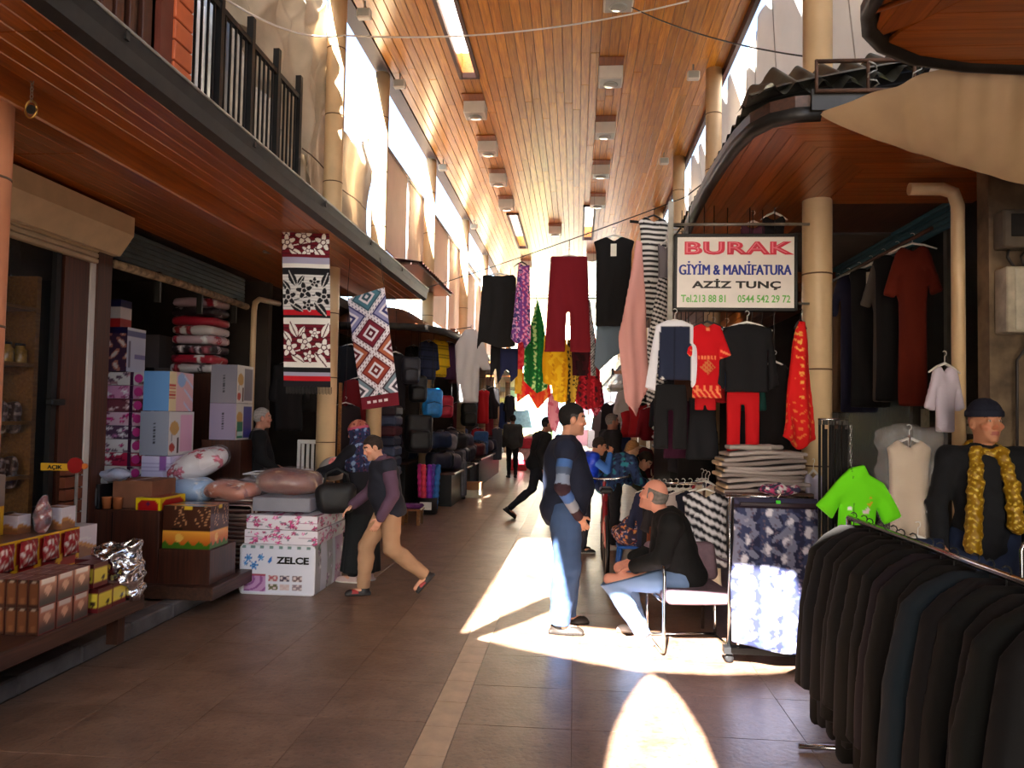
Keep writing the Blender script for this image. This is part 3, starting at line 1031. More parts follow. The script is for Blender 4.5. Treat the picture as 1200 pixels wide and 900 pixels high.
def board_poly(parent, pts, z, m):
    L0 = parent.location
    c = (sum(p[0] for p in pts) / len(pts), sum(p[1] for p in pts) / len(pts))
    MB().prism([(x - c[0], y - c[1]) for x, y in pts], -.01, .01).build('soffit_board', m, parent, (c[0] - L0.x, c[1] - L0.y, z - L0.z))
def side_canopy(label, poly, z, xin, mitre=None, far=False, pw=PW, wave=True, ym=None, gut=0.11, roof=True):
    root = thing('shop_canopy', label, 'canopy', (poly[0][0], poly[0][1], z))
    R = root.location
    # deck
    MB().prism([(x - R.x, y - R.y) for x, y in poly], 0.03, 0.10).build('canopy_deck', W_BROWNY, root)
    xs = [p[0] for p in poly]; ys = [p[1] for p in poly]
    x0, x1, y0, y1 = min(xs), max(xs), min(ys), max(ys)
    hw = pw / 2 - .002
    near = mitre == 'near'
    yc = y0 if near else y1                      # the rounded end
    sg = 1 if near else -1
    k = 1.0 if near else 1 / .55
    xb = x0 + (1.0 if near else 1.2)
    x = x0 + pw / 2 + .005
    while x < xb:                                # boards along the street, up to the mitre
        q = []
        for xx in (x - hw, x + hw):
            r = yrange(poly, xx)
            if not r: q = []; break
            m_ = yc + sg * (xx - x0) * k
            q.append((max(r[0] + .01, m_), r[1] - .01) if near else (r[0] + .01, min(r[1] - .01, m_)))
        if q and q[0][1] - q[0][0] > .05 and q[1][1] - q[1][0] > .05:
            board_poly(root, [(x - hw, q[0][0]), (x + hw, q[1][0]), (x + hw, q[1][1]), (x - hw, q[0][1])], z + .002, W_SOFF)
        x += pw
    y = yc + sg * (pw / 2 + .005)
    while abs(y - yc) < (1.9 if near else 3.0):  # boards across the end
        q = []
        for yy in (y - hw, y + hw):
            r = xrange_(poly, yy)
            if not r: q = []; break
            m_ = min(x0 + abs(yy - yc) / k, xb) - .0
            q.append((max(r[0] + .01, m_), r[1] - .01))
        if q: board_poly(root, [(q[0][0], y - hw), (q[0][1], y - hw), (q[1][1], y + hw), (q[1][0], y + hw)], z, W_SOFFX)
        y += sg * pw
    return root
def rim(root, pts, w=0.07, h=0.16, m=None, name='gutter', z=0.0):
    """metal edge swept round the outline"""
    R = root.location
    b = MB(); n = len(pts)
    ring = [(-0.012, -0.03), (w * .6, -0.045), (w, -0.01), (w + 0.012, h), (w - 0.012, h + 0.01), (w - 0.02, 0.03), (-0.012, 0.03)]
    vs = []; fs = []
    for i in range(n):
        p = Vector(pts[i]); t = (Vector(pts[min(i + 1, n - 1)]) - Vector(pts[max(i - 1, 0)])).normalized()
        nn = Vector((-t.y, t.x))
        for (a, c) in ring:
            vs.append((p.x + nn.x * a - R.x, p.y + nn.y * a - R.y, c + z))
    k = len(ring)
    for i in range(n - 1):
        for j in range(k):
            fs.append((i * k + j, i * k + (j + 1) % k, (i + 1) * k + (j + 1) % k, (i + 1) * k + j))
    fs.append(tuple(range(k))[::-1]); fs.append(tuple(range((n - 1) * k, n * k)))
    b.add(vs, fs, True)
    return b.build(name, m or M_DARKMETAL, root)
edge = [(1.00, 7.42), (0.965, 6.6), (0.955, 5.9), (0.965, 5.3), (0.98, 4.95), (1.02, 4.67), (1.10, 4.51), (1.22, 4.43), (1.36, 4.41)]
R1 = side_canopy('wooden shop canopy with rounded corner and corrugated roof above the shop signboard', edge + [(3.1, 4.41), (3.1, 7.42)], 3.45, 3.0, 'near')
rim(R1, edge, 0.06, 0.10)
MB().bb(1.3 - 1.0, 3.1 - 1.0, 4.385 - 7.42, 4.408 - 7.42, 0.0, 0.12).build('end_fascia', M_DARKMETAL, R1)
# corrugated sheet roof on it
M_CORR = mat('dark_corrugated_sheet', (74, 74, 66), 0.5, metal=0.2, var=0.25, scale=5, dark=(34, 32, 28))
def corr_fn(u, v):
    y = 4.47 + (7.5 - 4.47) * u
    x = 0.98 + 1.1 * v
    z = 0.13 + 0.22 * (v ** 0.75) * 1.0 + 0.02 * math.sin(y * 2 * PI / 0.16)
    return (x - 1.0, y - 7.42, z)
MB().grid(150, 6, corr_fn).build('corrugated_sheet', M_CORR, R1)
def corr_fn2(u, v):
    x = 1.0 + 1.05 * u
    return (x - 1.0, (4.44 + 0.55 * v) - 7.42, 0.15 + 0.34 * v * min(1, .3 + u * 4) + 0.16 * u ** 3 + 0.035 * math.sin(x * 2 * PI / 0.15))
MB().grid(110, 5, corr_fn2).build('corrugated_sheet', M_CORR, R1)
gr = MB()
for z in (0.10, 0.27): gr.tube([(0.32, 4.37 - 7.42, z), (1.05, 4.37 - 7.42, z)], 0.012, 6)
for x in (0.32, 0.6, 0.85, 1.05): gr.tube([(x, 4.37 - 7.42, 0.09), (x, 4.37 - 7.42, 0.28)], 0.010, 6)
gr.build('sign_frame', mat('rusty_steel', (84, 58, 44), 0.8, metal=0.3, var=0.25, scale=12), R1)
for x in (0.62, 0.86):
    MB().tube([(x + 0.03 * math.sin(t * 1.3) , 4.355 - 7.42 + 0.02 * math.cos(t * 2.1), 0.11 + 0.018 * t) for t in range(9)], 0.005, 5).build('tie_wire', M_ZINC, R1)

edge0 = [(1.17, -4.0), (1.17, 2.6), (1.18, 3.1), (1.20, 3.33), (1.26, 3.48), (1.38, 3.63), (1.58, 3.77), (1.86, 3.86), (2.2, 3.91), (3.1, 3.94)]
R0 = side_canopy('near wooden canopy with rounded end hanging over the coat rack shop', edge0 + [(3.1, -4.0)], 3.45, 3.0, 'far', pw=0.15)
rim(R0, edge0[::-1], 0.05, 0.08)
MB().tube([(1.215 - 1.17, 3.3 + 4.0, -0.02), (2.5 - 1.17, 2.1 + 4.0, -0.02)], 0.012, 6).build('mitre_strip', W_SOFF, R0)

# canopy with tiled flank beyond the long one
edgeL = [(-4.2, 12.2), (-3.2, 12.2), (-2.75, 12.3), (-2.45, 12.6), (-2.28, 13.1), (-2.2, 13.8), (-2.2, 20)]
c2 = thing('shop_canopy', 'brown shop canopy with sloping slatted roof beyond the long gutter', 'canopy', (-2.9, 13.0, 3.1))
MB().prism([(x + 2.9, y - 13.0) for x, y in edgeL + [(-4.2, 20)]], 0.0, 0.06).build('canopy_deck', W_SOFFX, c2)
def rnd_fn(u, v):
    k = len(edgeL) - 1; t = u * k; i = min(int(t), k - 1); q = t - i
    x = edgeL[i][0] + (edgeL[i + 1][0] - edgeL[i][0]) * q; y = edgeL[i][1] + (edgeL[i + 1][1] - edgeL[i][1]) * q
    cx, cy = -3.6, max(y, 13.6)
    x += (cx - x) * 0.6 * v; y += (cy - y) * 0.6 * v
    return (x + 2.9, y - 13.0, -0.06 + 0.5 * v)
MB().grid(36, 4, rnd_fn).build('roof_sheet', mat('brown_roof_sheet', (112, 66, 42), 0.5, var=0.15), c2)
rim(c2, edgeL[::-1], 0.05, 0.06)
for i in range(9):
    MB().box((0.0, 0, 0), (0.1, 0.12, 0.05)).build('roof_slat', W_SOFFX, c2, (0.52 - 0.02 * i, 1.6 + 0.5 * i, 0.22 - 0.0 * i))

# corrugated slip of roof sticking out under the first panel
ds = thing('lean_to_roof', 'thin dark sheet of lean-to roof under the pale upper panels', 'roof', (-3.0, 13.4, 4.1))
MB().grid(60, 3, lambda u, v: (-0.9 + 1.45 * v, -1.6 + 3.2 * u, 0.18 - 0.2 * v + 0.02 * math.sin(u * 110)), False).build('corrugated_sheet', mat('dark_red_sheet', (72, 40, 36), 0.6, var=0.2), ds)
MB().bb(-0.9, 0.5, -1.6, 1.6, -0.06, -0.03).build('batten', W_BROWN, ds)

# right-hand canopies further down the street
for (y0, y1, z, lb) in ((9.0, 13.6, 3.3, 'wooden canopy beyond the signboard over clothes stalls'), (15.0, 21.0, 3.0, 'low wooden canopy far down the street beside white awnings'), (23, 33, 3.0, 'distant wooden canopy at the bright end of the street')):
    r_ = thing('shop_canopy', lb, 'canopy', (1.1, y0, z))
    MB().bb(0, 2.2, 0, y1 - y0, 0, 0.1).build('canopy_deck', W_SOFF, r_)
    MB().bb(-0.06, 0.02, 0, y1 - y0, -0.04, 0.16).build('gutter', M_DARKMETAL, r_)
    for i in range(10): MB().bb(0.03 + i * 0.2, 0.21 + i * 0.2, 0.01, y1 - y0 - 0.01, -0.02, 0.002).build('soffit_board', W_SOFF, r_)
for (y0, y1) in ((20.5, 27), (28, 38)):
    r_ = thing('shop_canopy', 'distant canopy over the bag stalls, %s' % ('just past the tiled one' if y0 < 25 else 'last before the square'), 'canopy', (-2.2, y0, 3.1))
    MB().bb(-2.0, 0, 0, y1 - y0, 0, 0.1).build('canopy_deck', W_SOFF, r_)
    MB().bb(-0.02, 0.06, 0, y1 - y0, -0.04, 0.16).build('gutter', M_DARKMETAL, r_)
# ================================================================== left side: sweet shop display
T_BRN = (92, 58, 42)
tb = thing('display_table', 'low brown wooden table at the kerb carrying boxed coffee and snacks', 'table', (-3.5, 4.0, 0.095))
MB().bb(-1.0, 0.5, -1.4, 1.22, 0.205, 0.305, 0.006).build('table_top', W_BROWNY, tb)
for x in (-0.85, 0.38):
    for y in (-1.3, -0.1, 1.08): MB().bb(x - 0.04, x + 0.04, y - 0.04, y + 0.04, 0, 0.206).build('leg', W_BROWN, tb)
tr_ = thing('riser_box', 'brown board riser lifting the second row of snacks on the table', 'riser', (-3.8, 4.2, 0.4))
MB().bb(-0.4, 0.38, -1.0, 1.15, 0.0, 0.22, 0.004).build('riser', W_BROWNY, tr_)

# coffee boxes
def coffee(face, u, v):
    c = pick(u, (74, 42, 30))
    if face == 'front':
        put(c, (u > .12) & (u < .88) & (v > .08) & (v < .92), (128, 76, 44)); put(c, (v > .86) & (v < .93) & (u > .2) & (u < .8), (190, 170, 150))
        put(c, (v > .5) & (v < .53) & (u > .25) & (u < .75), (86, 50, 34)); put(c, (np.hypot(u - .5, (v - .22) * 1.4) < .22), (150, 96, 60))
    if face == 'right':
        t = np.clip((v - .2) / .6, 0, 1)[:, None]
        c = lc((70, 66, 62)) * (1 - t) + lc((190, 120, 92)) * t
        put(c, (v > .84) & (u > .1) & (u < .9), (214, 196, 182)); put(c, (np.hypot((u - .5) * .9, v - .55) < .17), (224, 170, 138)); put(c, (u < .06) | (u > .94) | (v < .05), (120, 40, 40))
    if face == 'top': c = pick(u, (120, 70, 56))
    return c
cf0 = None
for tier in range(2):
    for iy in range(3):
        for ix in range(6):
            if ix > 3 and iy > 0: continue
            nm = 'coffee_box'
            loc = (-3.055 - ix * 0.068, 4.245 + iy * 0.152 , 0.4 + tier * 0.157)
            lb = 'brown and copper coffee box, %s tier, %s row, %s from the kerb' % (('lower', 'upper')[tier], ('first', 'second', 'third')[iy], ('first', 'second', 'third', 'fourth', 'fifth', 'sixth')[ix])
            rz_ = random.uniform(-0.03, 0.03)
            if cf0 is None: cf0 = tag(pbox(nm, (0.064, 0.146, 0.156), coffee, None, loc, rz_), lb, 'coffee box', 'coffee boxes on the low table'); o = cf0
            else: o = tag(inst(nm, cf0, loc, rz_), lb, 'coffee box', 'coffee boxes on the low table')
def yellowlab(face, u, v):
    c = pick(u, (104, 28, 32))
    if face in ('right', 'front'):
        put(c, (v > .2) & (v < .78) & (u > .08) & (u < .92), (232, 206, 70)); put(c, np.hypot(u - .7, (v - .36) * 1.0) < .12, (70, 44, 30)); put(c, (v > .86), (80, 20, 24))
    return c
y0_ = None
for k, (x, y, z) in enumerate(((-3.06, 4.76, .4), (-3.07, 4.93, .4), (-3.42, 4.76, .4), (-3.09, 4.75, .557), (-3.2, 4.9, .557), (-3.22, 4.76, .4), (-3.23, 4.93, .4))):
    lb = 'dark red box with a yellow label, %s' % ('lower tier next to the coffee boxes', 'lower tier in the middle', 'innermost of the lower tier', 'upper tier next to the coffee boxes', 'upper tier further in', 'second row by the coffee boxes', 'second row by the foil bag')[k]
    y0_ = tag(pbox('snack_box', (0.12, 0.15, 0.15), yellowlab, None, (x, y, z)), lb, 'box', 'yellow labelled boxes') if y0_ is None else tag(inst('snack_box', y0_, (x, y, z)), lb, 'box', 'yellow labelled boxes')

# crumpled silver foil bag with an open top
def foil_f(P):
    d = rbox(P, (0, 0, .16), (.12, .10, .17), .05) + 0.022 * wob(P, 30, 1) + 0.012 * wob(P, 70, 3) + 0.02 * wob(P, 14, 5)
    inner = rbox(P, (-0.01, 0.0, .33), (.09, .065, .07), .03) + 0.01 * wob(P, 40, 2)
    return smax(d, -inner, .008)
fb = sdf_obj('foil_bag', foil_f, (-.2, -.18, -.04), (.2, .18, .4), .009, mat('crumpled_silver_foil', (214, 214, 218), 0.16, metal=1.0, var=0.04, bump=0.7, bscale=30), None, None, (-3.12, 5.08, .41), .3)
fb.scale = (1.22, 1.22, 1.16)
tag(fb, 'crumpled silver foil bag standing open on the end of the low table', 'bag')

# red and yellow snack carton with packs in it
ca = thing('snack_carton', 'long red and yellow carton holding a row of shiny snack packs', 'carton', (-3.55, 4.2, 0.62))
RED, YEL = lc((158, 20, 26)), lc((236, 178, 30))
def carton_col(face, u, v):
    c = np.tile(RED, (len(u), 1))
    if face == 'right':
        c[(v > .93) | (v < .03)] = YEL
        k = np.abs(((u * 9) % 1) - .5)
        c[k > .45] = YEL
        c[(np.hypot(np.minimum((u * 9) % 1, 1 - (u * 9) % 1) * .16, (v - .28) * .25) < .03)] = YEL
    if face == 'top': c[:] = lc((118, 76, 62))
    return c
pbox('carton_body', (.22, 1.86, .25), carton_col, ca, (0, 0, 0))
def pack_col(u, v):
    n = np.sin(u * 17) * np.sin(v * 13 + 2 * np.sin(u * 9))
    c = pick(u, (170, 30, 34)); put(c, n > .1, (206, 150, 130)); put(c, n > .55, (244, 226, 214)); put(c, (v > .86), (150, 20, 26)); return c
pk0 = None
for i in range(9):
    y = 4.2 - .93 + (i + .5) * 1.86 / 9
    if y < 3.6: continue
    def fnp(u, v): return (.012 + .022 * np.sin(PI * u) * np.sin(PI * v) + .004 * np.sin(u * 20 + v * 9), (u - .5) * .155, v * .165)
    lb = 'shiny red and white snack pack, %s from the far end of the yellow trimmed carton' % ('ninth', 'eighth', 'seventh', 'sixth', 'fifth', 'fourth', 'third', 'second', 'first')[i]
    if pk0 is None: pk0 = tag(cloth_sheet('snack_pack', fnp, 14, 16, pack_col, None, M_GLOSS, .004, (-3.437, y, .695)), lb, 'snack pack', 'packs along the carton front'); o = pk0
    else: tag(inst('snack_pack', pk0, (-3.437, y, .695)), lb, 'snack pack', 'packs along the carton front')

def wave_box(face, u, v):
    c = pick(u, (224, 214, 216)); put(c, v < .42 + .12 * np.sin(u * 4 + .5), (202, 140, 74)); put(c, (v < .3 + .1 * np.sin(u * 5)) , (150, 96, 60)); put(c, (v > .50 + .1 * np.sin(u * 4)) & (v < .56 + .1 * np.sin(u * 4)) & (u > .3) & (u < .8), (236, 232, 228)); return c
tag(pbox('tan_box', (.24, .3, .22), wave_box, None, (-3.66, 5.33, .62)), 'white box with a tan wave print past the end of the red carton', 'box')
tag(pbox('tan_box', (.14, .14, .15), wave_box, None, (-3.52, 5.02, .871)), 'small white and tan box on the carton top by the drawer', 'box')
tag(pbox('tan_box', (.1, .12, .12), wave_box, None, (-3.64, 4.78, .871)), 'small white box half hidden between two bags of nuts', 'box')
MB().bb(-4.0, -3.66, 3.3, 5.15, .62, .868).build('back_riser', W_BROWNY); bpy.data.objects['back_riser']['label'] = 'brown board step behind the red carton'; bpy.data.objects['back_riser']['category'] = 'riser'
MB().bb(-3.52, -3.43, 5.16, 5.21, .4, .62).build('x_tmp', W_BROWN); bpy.data.objects.remove(bpy.data.objects['x_tmp'])
# nut bags
def nut_col(V):
    n = wob(V, 60, 1.0); c = np.tile(lc((112, 34, 34)), (len(V), 1)); c[n > .25] = lc((168, 84, 70)); c[n > .62] = lc((236, 214, 204)); c[n < -.55] = lc((60, 18, 20)); return c
def nutbag(x, y, z, w, hh, lb, seed):
    r = thing('nut_bag', lb, 'bag', (x, y, z))
    def f(P): return smin(ell(P, (0, 0, hh * .4), (w, w * .8, hh * .45)), rcap(P, (0, 0, hh * .6), (0.01, 0, hh * .95), w * .55, w * .3), .03) + .006 * wob(P, 60, seed)
    sdf_obj('nuts', f, (-w * 1.4, -w * 1.3, -.02), (w * 1.4, w * 1.3, hh * 1.1), .009, M_GLOSS, r, nut_col)
    def f2(P): return np.maximum(f(P) - .006, -P[:, 2] + .0)
    sdf_obj('plastic_film', f2, (-w * 1.5, -w * 1.4, -.02), (w * 1.5, w * 1.4, hh * 1.15), .012, M_FILM, r)
nutbag(-3.60, 4.46, .872, .075, .27, 'clear bag of dark red nuts leaning on the carton, taller of two', 1)
nutbag(-3.50, 4.83, .872, .055, .24, 'slim clear bag of spiced nuts standing in front of white boxes', 2)
nutbag(-3.55, 4.15, .872, .08, .2, 'clear bag of dark nuts at the very edge of the display', 3)
def redyel(face, u, v):
    c = np.tile(RED, (len(u), 1)); c[(u < .1) | (u > .9) | (v < .08) | (v > .92)] = YEL
    c[(np.hypot(u - 0, v - 0) < .28) | (np.hypot(u - 1, v - 0) < .28) | (np.hypot(u - 0, v - 1) < .28) | (np.hypot(u - 1, v - 1) < .28)] = YEL
    return c
tag(pbox('red_snack_box', (.2, .32, .19), redyel, None, (-3.78, 4.55, .87)), 'red box with yellow edges at the back of the snack display', 'box')
def bottle_print(face, u, v):
    c = pick(u, (226, 214, 150)); put(c, v > .8, (60, 50, 50)); put(c, (np.abs(u - .5) < .14) & (v < .55) & (v > .05), (80, 36, 26)); put(c, (np.abs(u - .5) < .06) & (v < .78), (70, 30, 24)); put(c, (v < .2) & (np.abs(u - .5) < .14), (170, 40, 30))
    if face in ('left', 'right'): c = pick(u, (130, 100, 86))
    return c
tag(pbox('bottle_carton', (.13, .13, .2), bottle_print, None, (-3.78, 4.66, 1.06)), 'cream carton printed with a dark bottle on the red box', 'carton')
tag(pbox('bottle_carton', (.13, .13, .2), bottle_print, None, (-3.95, 4.66, .87 + .0)), 'cream carton with a bottle print at the edge of the display', 'carton')
tag(pbox('slim_carton', (.05, .1, .2), plain((140, 118, 104)), None, (-3.68, 4.63, 1.06)), 'slim greyish carton beside the cream bottle carton', 'carton')

# counter behind: stepped dark brown blocks
def block(nm, lb, x0, x1, y0, y1, z0, z1, m=None, cat='counter'):
    o = thing(nm, lb, cat, ((x0 + x1) / 2, (y0 + y1) / 2, z0))
    MB().box((0, 0, (z1 - z0) / 2), (x1 - x0, y1 - y0, z1 - z0), 0, .006).build('body', m or W_BROWN, o)
    return o
ct = block('shop_counter', 'dark brown wooden counter under the black drawer', -4.75, -3.52, 6.3, 6.85, .095, .83)
MB().bb(-.62, .62, -.285, -.275, .02, .05).build('plinth', M_BLACK, ct)
for x in (-.2, .2): MB().bb(x - .004, x + .004, -.279, -.274, .05, .72).build('panel_joint', M_BLACK, ct)
s1 = block('step_block', 'dark brown step beside the counter holding the red and yellow box', -3.515, -3.06, 6.3, 6.8, .22, .515)
s2 = block('step_block', 'low brown plinth board under the stepped counter at the kerb', -3.7, -2.98, 6.2, 7.0, .115, .225, W_BROWNY)
for (x, y) in ((-3.6, 6.25), (-3.05, 6.25)): pass
dr = thing('cash_drawer', 'black cash drawer with a slot handle on the counter', 'drawer', (-4.28, 6.5, .832))
MB().box((0, 0, .105), (.42, .38, .21), 0, .006).build('case', M_BLACK, dr)
MB().box((0, -.192, .1), (.38, .012, .15), 0, .004).build('drawer_front', mat('grey_drawer_front', (72, 68, 66), .5, var=.08), dr)
MB().box((0, -.2, .115), (.13, .014, .02), 0, .004).build('handle', M_BLACK, dr)
sc_ = thing('kitchen_scale', 'flat grey scale with a plastic bag draped on it atop the cash drawer', 'scale', (-4.2, 6.52, 1.043))
MB().box((0, 0, .025), (.32, .3, .05), 0, .01).build('base', mat('grey_plastic', (140, 140, 146), .4, var=.05), sc_)
MB().box((0, 0, .075), (.38, .32, .02), 0, .006).build('pan', mat('steel_pan', (180, 180, 184), .25, metal=.9, var=.05), sc_)
pg = sdf_obj('plastic_bag', lambda P: ell(P, (0, 0, .05), (.12, .1, .06)) + .016 * wob(P, 40, 2), (-.17, -.15, -.03), (.17, .15, .14), .012, film_mat('bluish_bag_film', (190, 200, 226), .35), None, None, (-4.0, 6.42, 1.07))
tag(pg, 'crumpled bluish plastic bag hanging over the scale edge', 'bag')
cb = thing('cardboard_box', 'closed brown cardboard box on the counter next to the drawer', 'box', (-3.84, 6.62, .832))
M_CARD = mat('brown_cardboard', (134, 84, 58), .8, var=.08)
MB().box((0, 0, .12), (.36, .4, .24), 0, .004).build('carton', M_CARD, cb)
MB().box((0, 0, .2405), (.06, .4, .002)).build('tape', mat('parcel_tape', (160, 116, 84), .3, var=.02), cb)
for x in (-4.03, -3.93):
    cu_ = MB().lathe([(.034, 0), (.04, .09), (.042, .1), (.036, .1), (.03, .01)], n=14).build('paper_cup', mat('orange_cup', (190, 110, 60), .5, var=.08), None, (x, 6.36, .832))
    tag(cu_, 'small orange cup on the counter edge, %s' % ('nearer the black drawer' if x < -4 else 'nearer the red and yellow box'), 'cup', 'cups on the counter edge')
# red and yellow tea carton + brown printed carton
def teabox(face, u, v):
    c = np.tile(lc((176, 16, 22)), (len(u), 1)); Y = lc((244, 206, 20))
    if face in ('front', 'right', 'top'):
        c[(u < .08) | (u > .92) | (v < .1) | (v > .92)] = Y
        for a in (0, 1):
            for b in (0, 1): c[np.abs(u - a) + np.abs(v - b) * 1.1 < .3] = Y
        if face == 'front':
            c[(v > .06) & (v < .17) & (u > .25) & (u < .72) & ((u * 60).astype(int) % 2 == 0)] = lc((40, 30, 30))
            c[(np.hypot(u - .5, v - .8) < .06)] = lc((60, 30, 80))
    return c
tag(pbox('tea_box', (.22, .42, .25), teabox, None, (-3.645, 6.55, .515 + .17), 0), 'red box with yellow corners on the step beside the counter', 'box')
MB().bb(-3.76, -3.53, 6.34, 6.76, .515, .685).build('support_box', W_BROWN); tag(bpy.data.objects['support_box'], 'dark brown block under the red box with yellow corners', 'block')
def chocobox(face, u, v):
    c = pick(u, (70, 34, 20))
    n = np.sin(u * 40 + 3 * np.sin(v * 30)) * np.sin(v * 44 + u * 9)
    put(c, (v > .52) & (n > .55) & (((u > .2) & (u < .5)) | (u > .66)), (206, 150, 106)); put(c, (v > .9) & (u > .45) & (u < .62), (230, 190, 40))
    b = v < .42
    t = np.clip((v - .08) / .3, 0, 1)[:, None]; g = lc((214, 90, 20)) * (1 - t) + lc((250, 170, 60)) * t
    c[b] = g[b]; put(c, (v < .12 + .05 * np.sin(u * 26)), (70, 120, 30)); put(c, b & (np.hypot((u - .35) * 1.2, v - .25) < .1), (255, 200, 90)); put(c, (v > .42) & (v < .5) & (u > .18) & (u < .42), (30, 14, 10))
    return c
tag(pbox('printed_carton', (.42, .34, .36), chocobox, None, (-3.29, 6.5, .516)), 'brown and orange printed carton with green base band on the step', 'carton')
# rug stack: folded blankets layered
st_cols = [(66, 34, 30), (84, 50, 42), (60, 30, 28), (96, 62, 54), (74, 44, 36), (120, 96, 84)]
for i in range(13):
    z = .225 + i * .041
    w = .4 + random.uniform(-.015, .015)
    def fr_(P, w=w): return rbox(P, (0, 0, .018), (w / 2, .3, .019), .016) + .003 * wob(P, 30, i)
    col = st_cols[i % 6]
    def cfn(V, col=col):
        c = np.tile(lc(col), (len(V), 1)); c[np.abs(V[:, 2] - .034) < .004] = lc((150, 126, 114)); return c
    o = sdf_obj('folded_blanket', fr_, (-.25, -.34, -.01), (.25, .34, .05), .013, M_CLOTH, None, cfn, (-3.27, 7.42, z), random.uniform(-.03, .03))
    tag(o, '%s folded blanket, %s up in the pile beside the printed carton' % (('dark brown', 'brown', 'wine brown', 'taupe', 'umber', 'pale taupe')[i % 6], ('first', 'second', 'third', 'fourth', 'fifth', 'sixth', 'seventh', 'eighth', 'ninth', 'tenth', 'eleventh', 'twelfth', 'thirteenth')[i]), 'blanket', 'brown folded blankets in the pile')
for i in range(4):
    def fd(u, v, i=i):
        a = np.clip((u - .35) / .25, 0, 1)
        return (-.22 + .36 * np.minimum(u / .42, 1) + .05 * np.sin(np.clip((u - .42) / .12, 0, 1) * PI / 2) + .012 * np.sin(v * 9), -.28 + .55 * v, .035 + .012 * i - .30 * np.clip((u - .46) / .54, 0, 1) ** 1.1)
    o = cloth_sheet('draped_blanket', fd, 26, 14, [(170, 146, 140), (110, 76, 70), (184, 166, 158), (96, 60, 56)][i], None, None, .012, (-3.23 + i * .02 - .02, 7.4, .76 + .012 * i))
    tag(o, ('pale', 'wine brown', 'light grey', 'dark brown')[i] + ' blanket draped over the edge of the brown pile', 'blanket')

# ------------------------------------------------------------------ shop front of the sweet shop
sf = struct(thing('door_1', 'glass front', None, (-4.15, 5.0, .095)))
MB().bb(-.03, .03, 1.16, 1.225, 0, 3.0).build('white_post', mat('white_profile', (208, 200, 190), .4, var=.03), sf)
MB().bb(-.05, .05, 1.225, 1.42, 0, 3.25).build('brown_post', W_BROWN, sf)
MB().bb(-.02, .02, .74, .80, 0, 3.0).build('door_frame', M_BLACK, sf)
MB().bb(-.03, -.02, -1.6, 1.16, .02, 3.0).build('glass_pane', film_mat('shop_glass', (40, 40, 40), .86, .03), sf)
MB().bb(-.015, .02, .84, 1.15, 0.0, 3.0).build('wood_panel', W_BROWN, sf)
MB().bb(0.0, .06, .70, .86, 1.62, 1.67, .008).build('door_lock', M_BLACK, sf)
sb = struct(thing('trim_2', 'roller shutter box', None, (-4.05, 5.0, 3.02)))
MB().prism([(-.16, .02), (.02, .02), (.14, .2), (.14, .36), (-.16, .36)], -2.5, 1.42, to=lambda x, y, z: (x, z, y)).build('shutter_box', mat('cream_shutter_box', (206, 180, 142), .5, var=.05), sb)
for k in range(3): MB().bb(-.10, -.03, -2.5, 1.2, -.09 + k * .045, -.05 + k * .045, .008).build('shutter_slat', mat('cream_slat', (180, 156, 124), .5, var=.05), sb)
# shelves behind the glass
sh_ = thing('jar_shelf', 'wooden shelf rack with jars behind the sweet shop glass', 'shelf', (-4.7, 5.7, .1))
M_SHELF = wood_mat('amber_shelf_wood', (110, 66, 26), (158, 104, 48), .5, 'Y', .1)
for z in (.55, 1.0, 1.45, 1.93, 2.4): MB().bb(-.16, .16, -1.5, .42, z, z + .03).build('shelf_board', M_SHELF, sh_)
for y in (-1.5, -.55, .38): MB().bb(-.16, .16, y, y + .05, 0, 2.7).build('upright', M_SHELF, sh_)
M_JAR = mat('amber_jar', (176, 128, 52), .2, var=.25, scale=14, coat=.4)
jr0 = None; bg0 = None
for k in range(9):
    loc = (-4.6, 4.75 + k * .155, 2.031 + .0)
    if jr0 is None:
        jr0 = thing('jar', 'amber jar, first in the row on the top shelf behind the glass', 'jar', loc, 0, 'amber jars behind the glass')
        MB().lathe([(.05, 0), (.055, .02), (.055, .13), (.035, .155), (.035, .17)], n=12).build('body', M_JAR, jr0)
        MB().lathe([(.038, .17), (.038, .19), (.0, .192)], n=12).build('lid', M_DARKMETAL, jr0)
    else: dup(jr0, loc, None, 'amber jar, %s in the row on the top shelf behind the glass' % ('first', 'second', 'third', 'fourth', 'fifth', 'sixth', 'seventh', 'eighth', 'ninth')[k])
for z in (.68, 1.13, 1.58):
    for k in range(6):
        loc = (-4.6 + random.uniform(-.02, .02), 5.25 + k * .14, z - .45 + .345)
        if bg0 is None:
            bg0 = sdf_obj('sweet_bag', lambda P: rbox(P, (0, 0, .13), (.055, .04, .13), .03) + .01 * wob(P, 50, 1), (-.1, -.08, -.03), (.1, .08, .3), .014, M_GLOSS, None, lambda V: np.where((wob(V, 70, 2) > .35)[:, None], lc((180, 150, 140)), lc((70, 40, 30))), loc)
            tag(bg0, 'clear bag of sweets, first along the lowest shelf behind the glass', 'bag', 'sweet bags behind the glass')
        else: tag(inst('sweet_bag', bg0, loc, random.uniform(-.2, .2)), 'clear bag of sweets, %s along the %s shelf behind the glass' % (('first', 'second', 'third', 'fourth', 'fifth', 'sixth')[k], {.68: 'lowest', 1.13: 'middle', 1.58: 'upper'}[z]), 'bag', 'sweet bags behind the glass')
for k in range(5):
    o = tag(pbox('wrapped_pack', (.05, .22, .085), plain((120, 66, 46)), None, (-4.1, 5.98, .75 + k * .1)), 'wrapped brown pack, %s up against the shop front pillar' % ('lowest', 'second', 'third', 'fourth', 'fifth')[k], 'pack', 'wrapped packs by the pillar')
ar = thing('barrier_sign', 'yellow lettered arm with a round red disc in front of the sweet shop', 'sign', (-3.95, 5.6, .832))
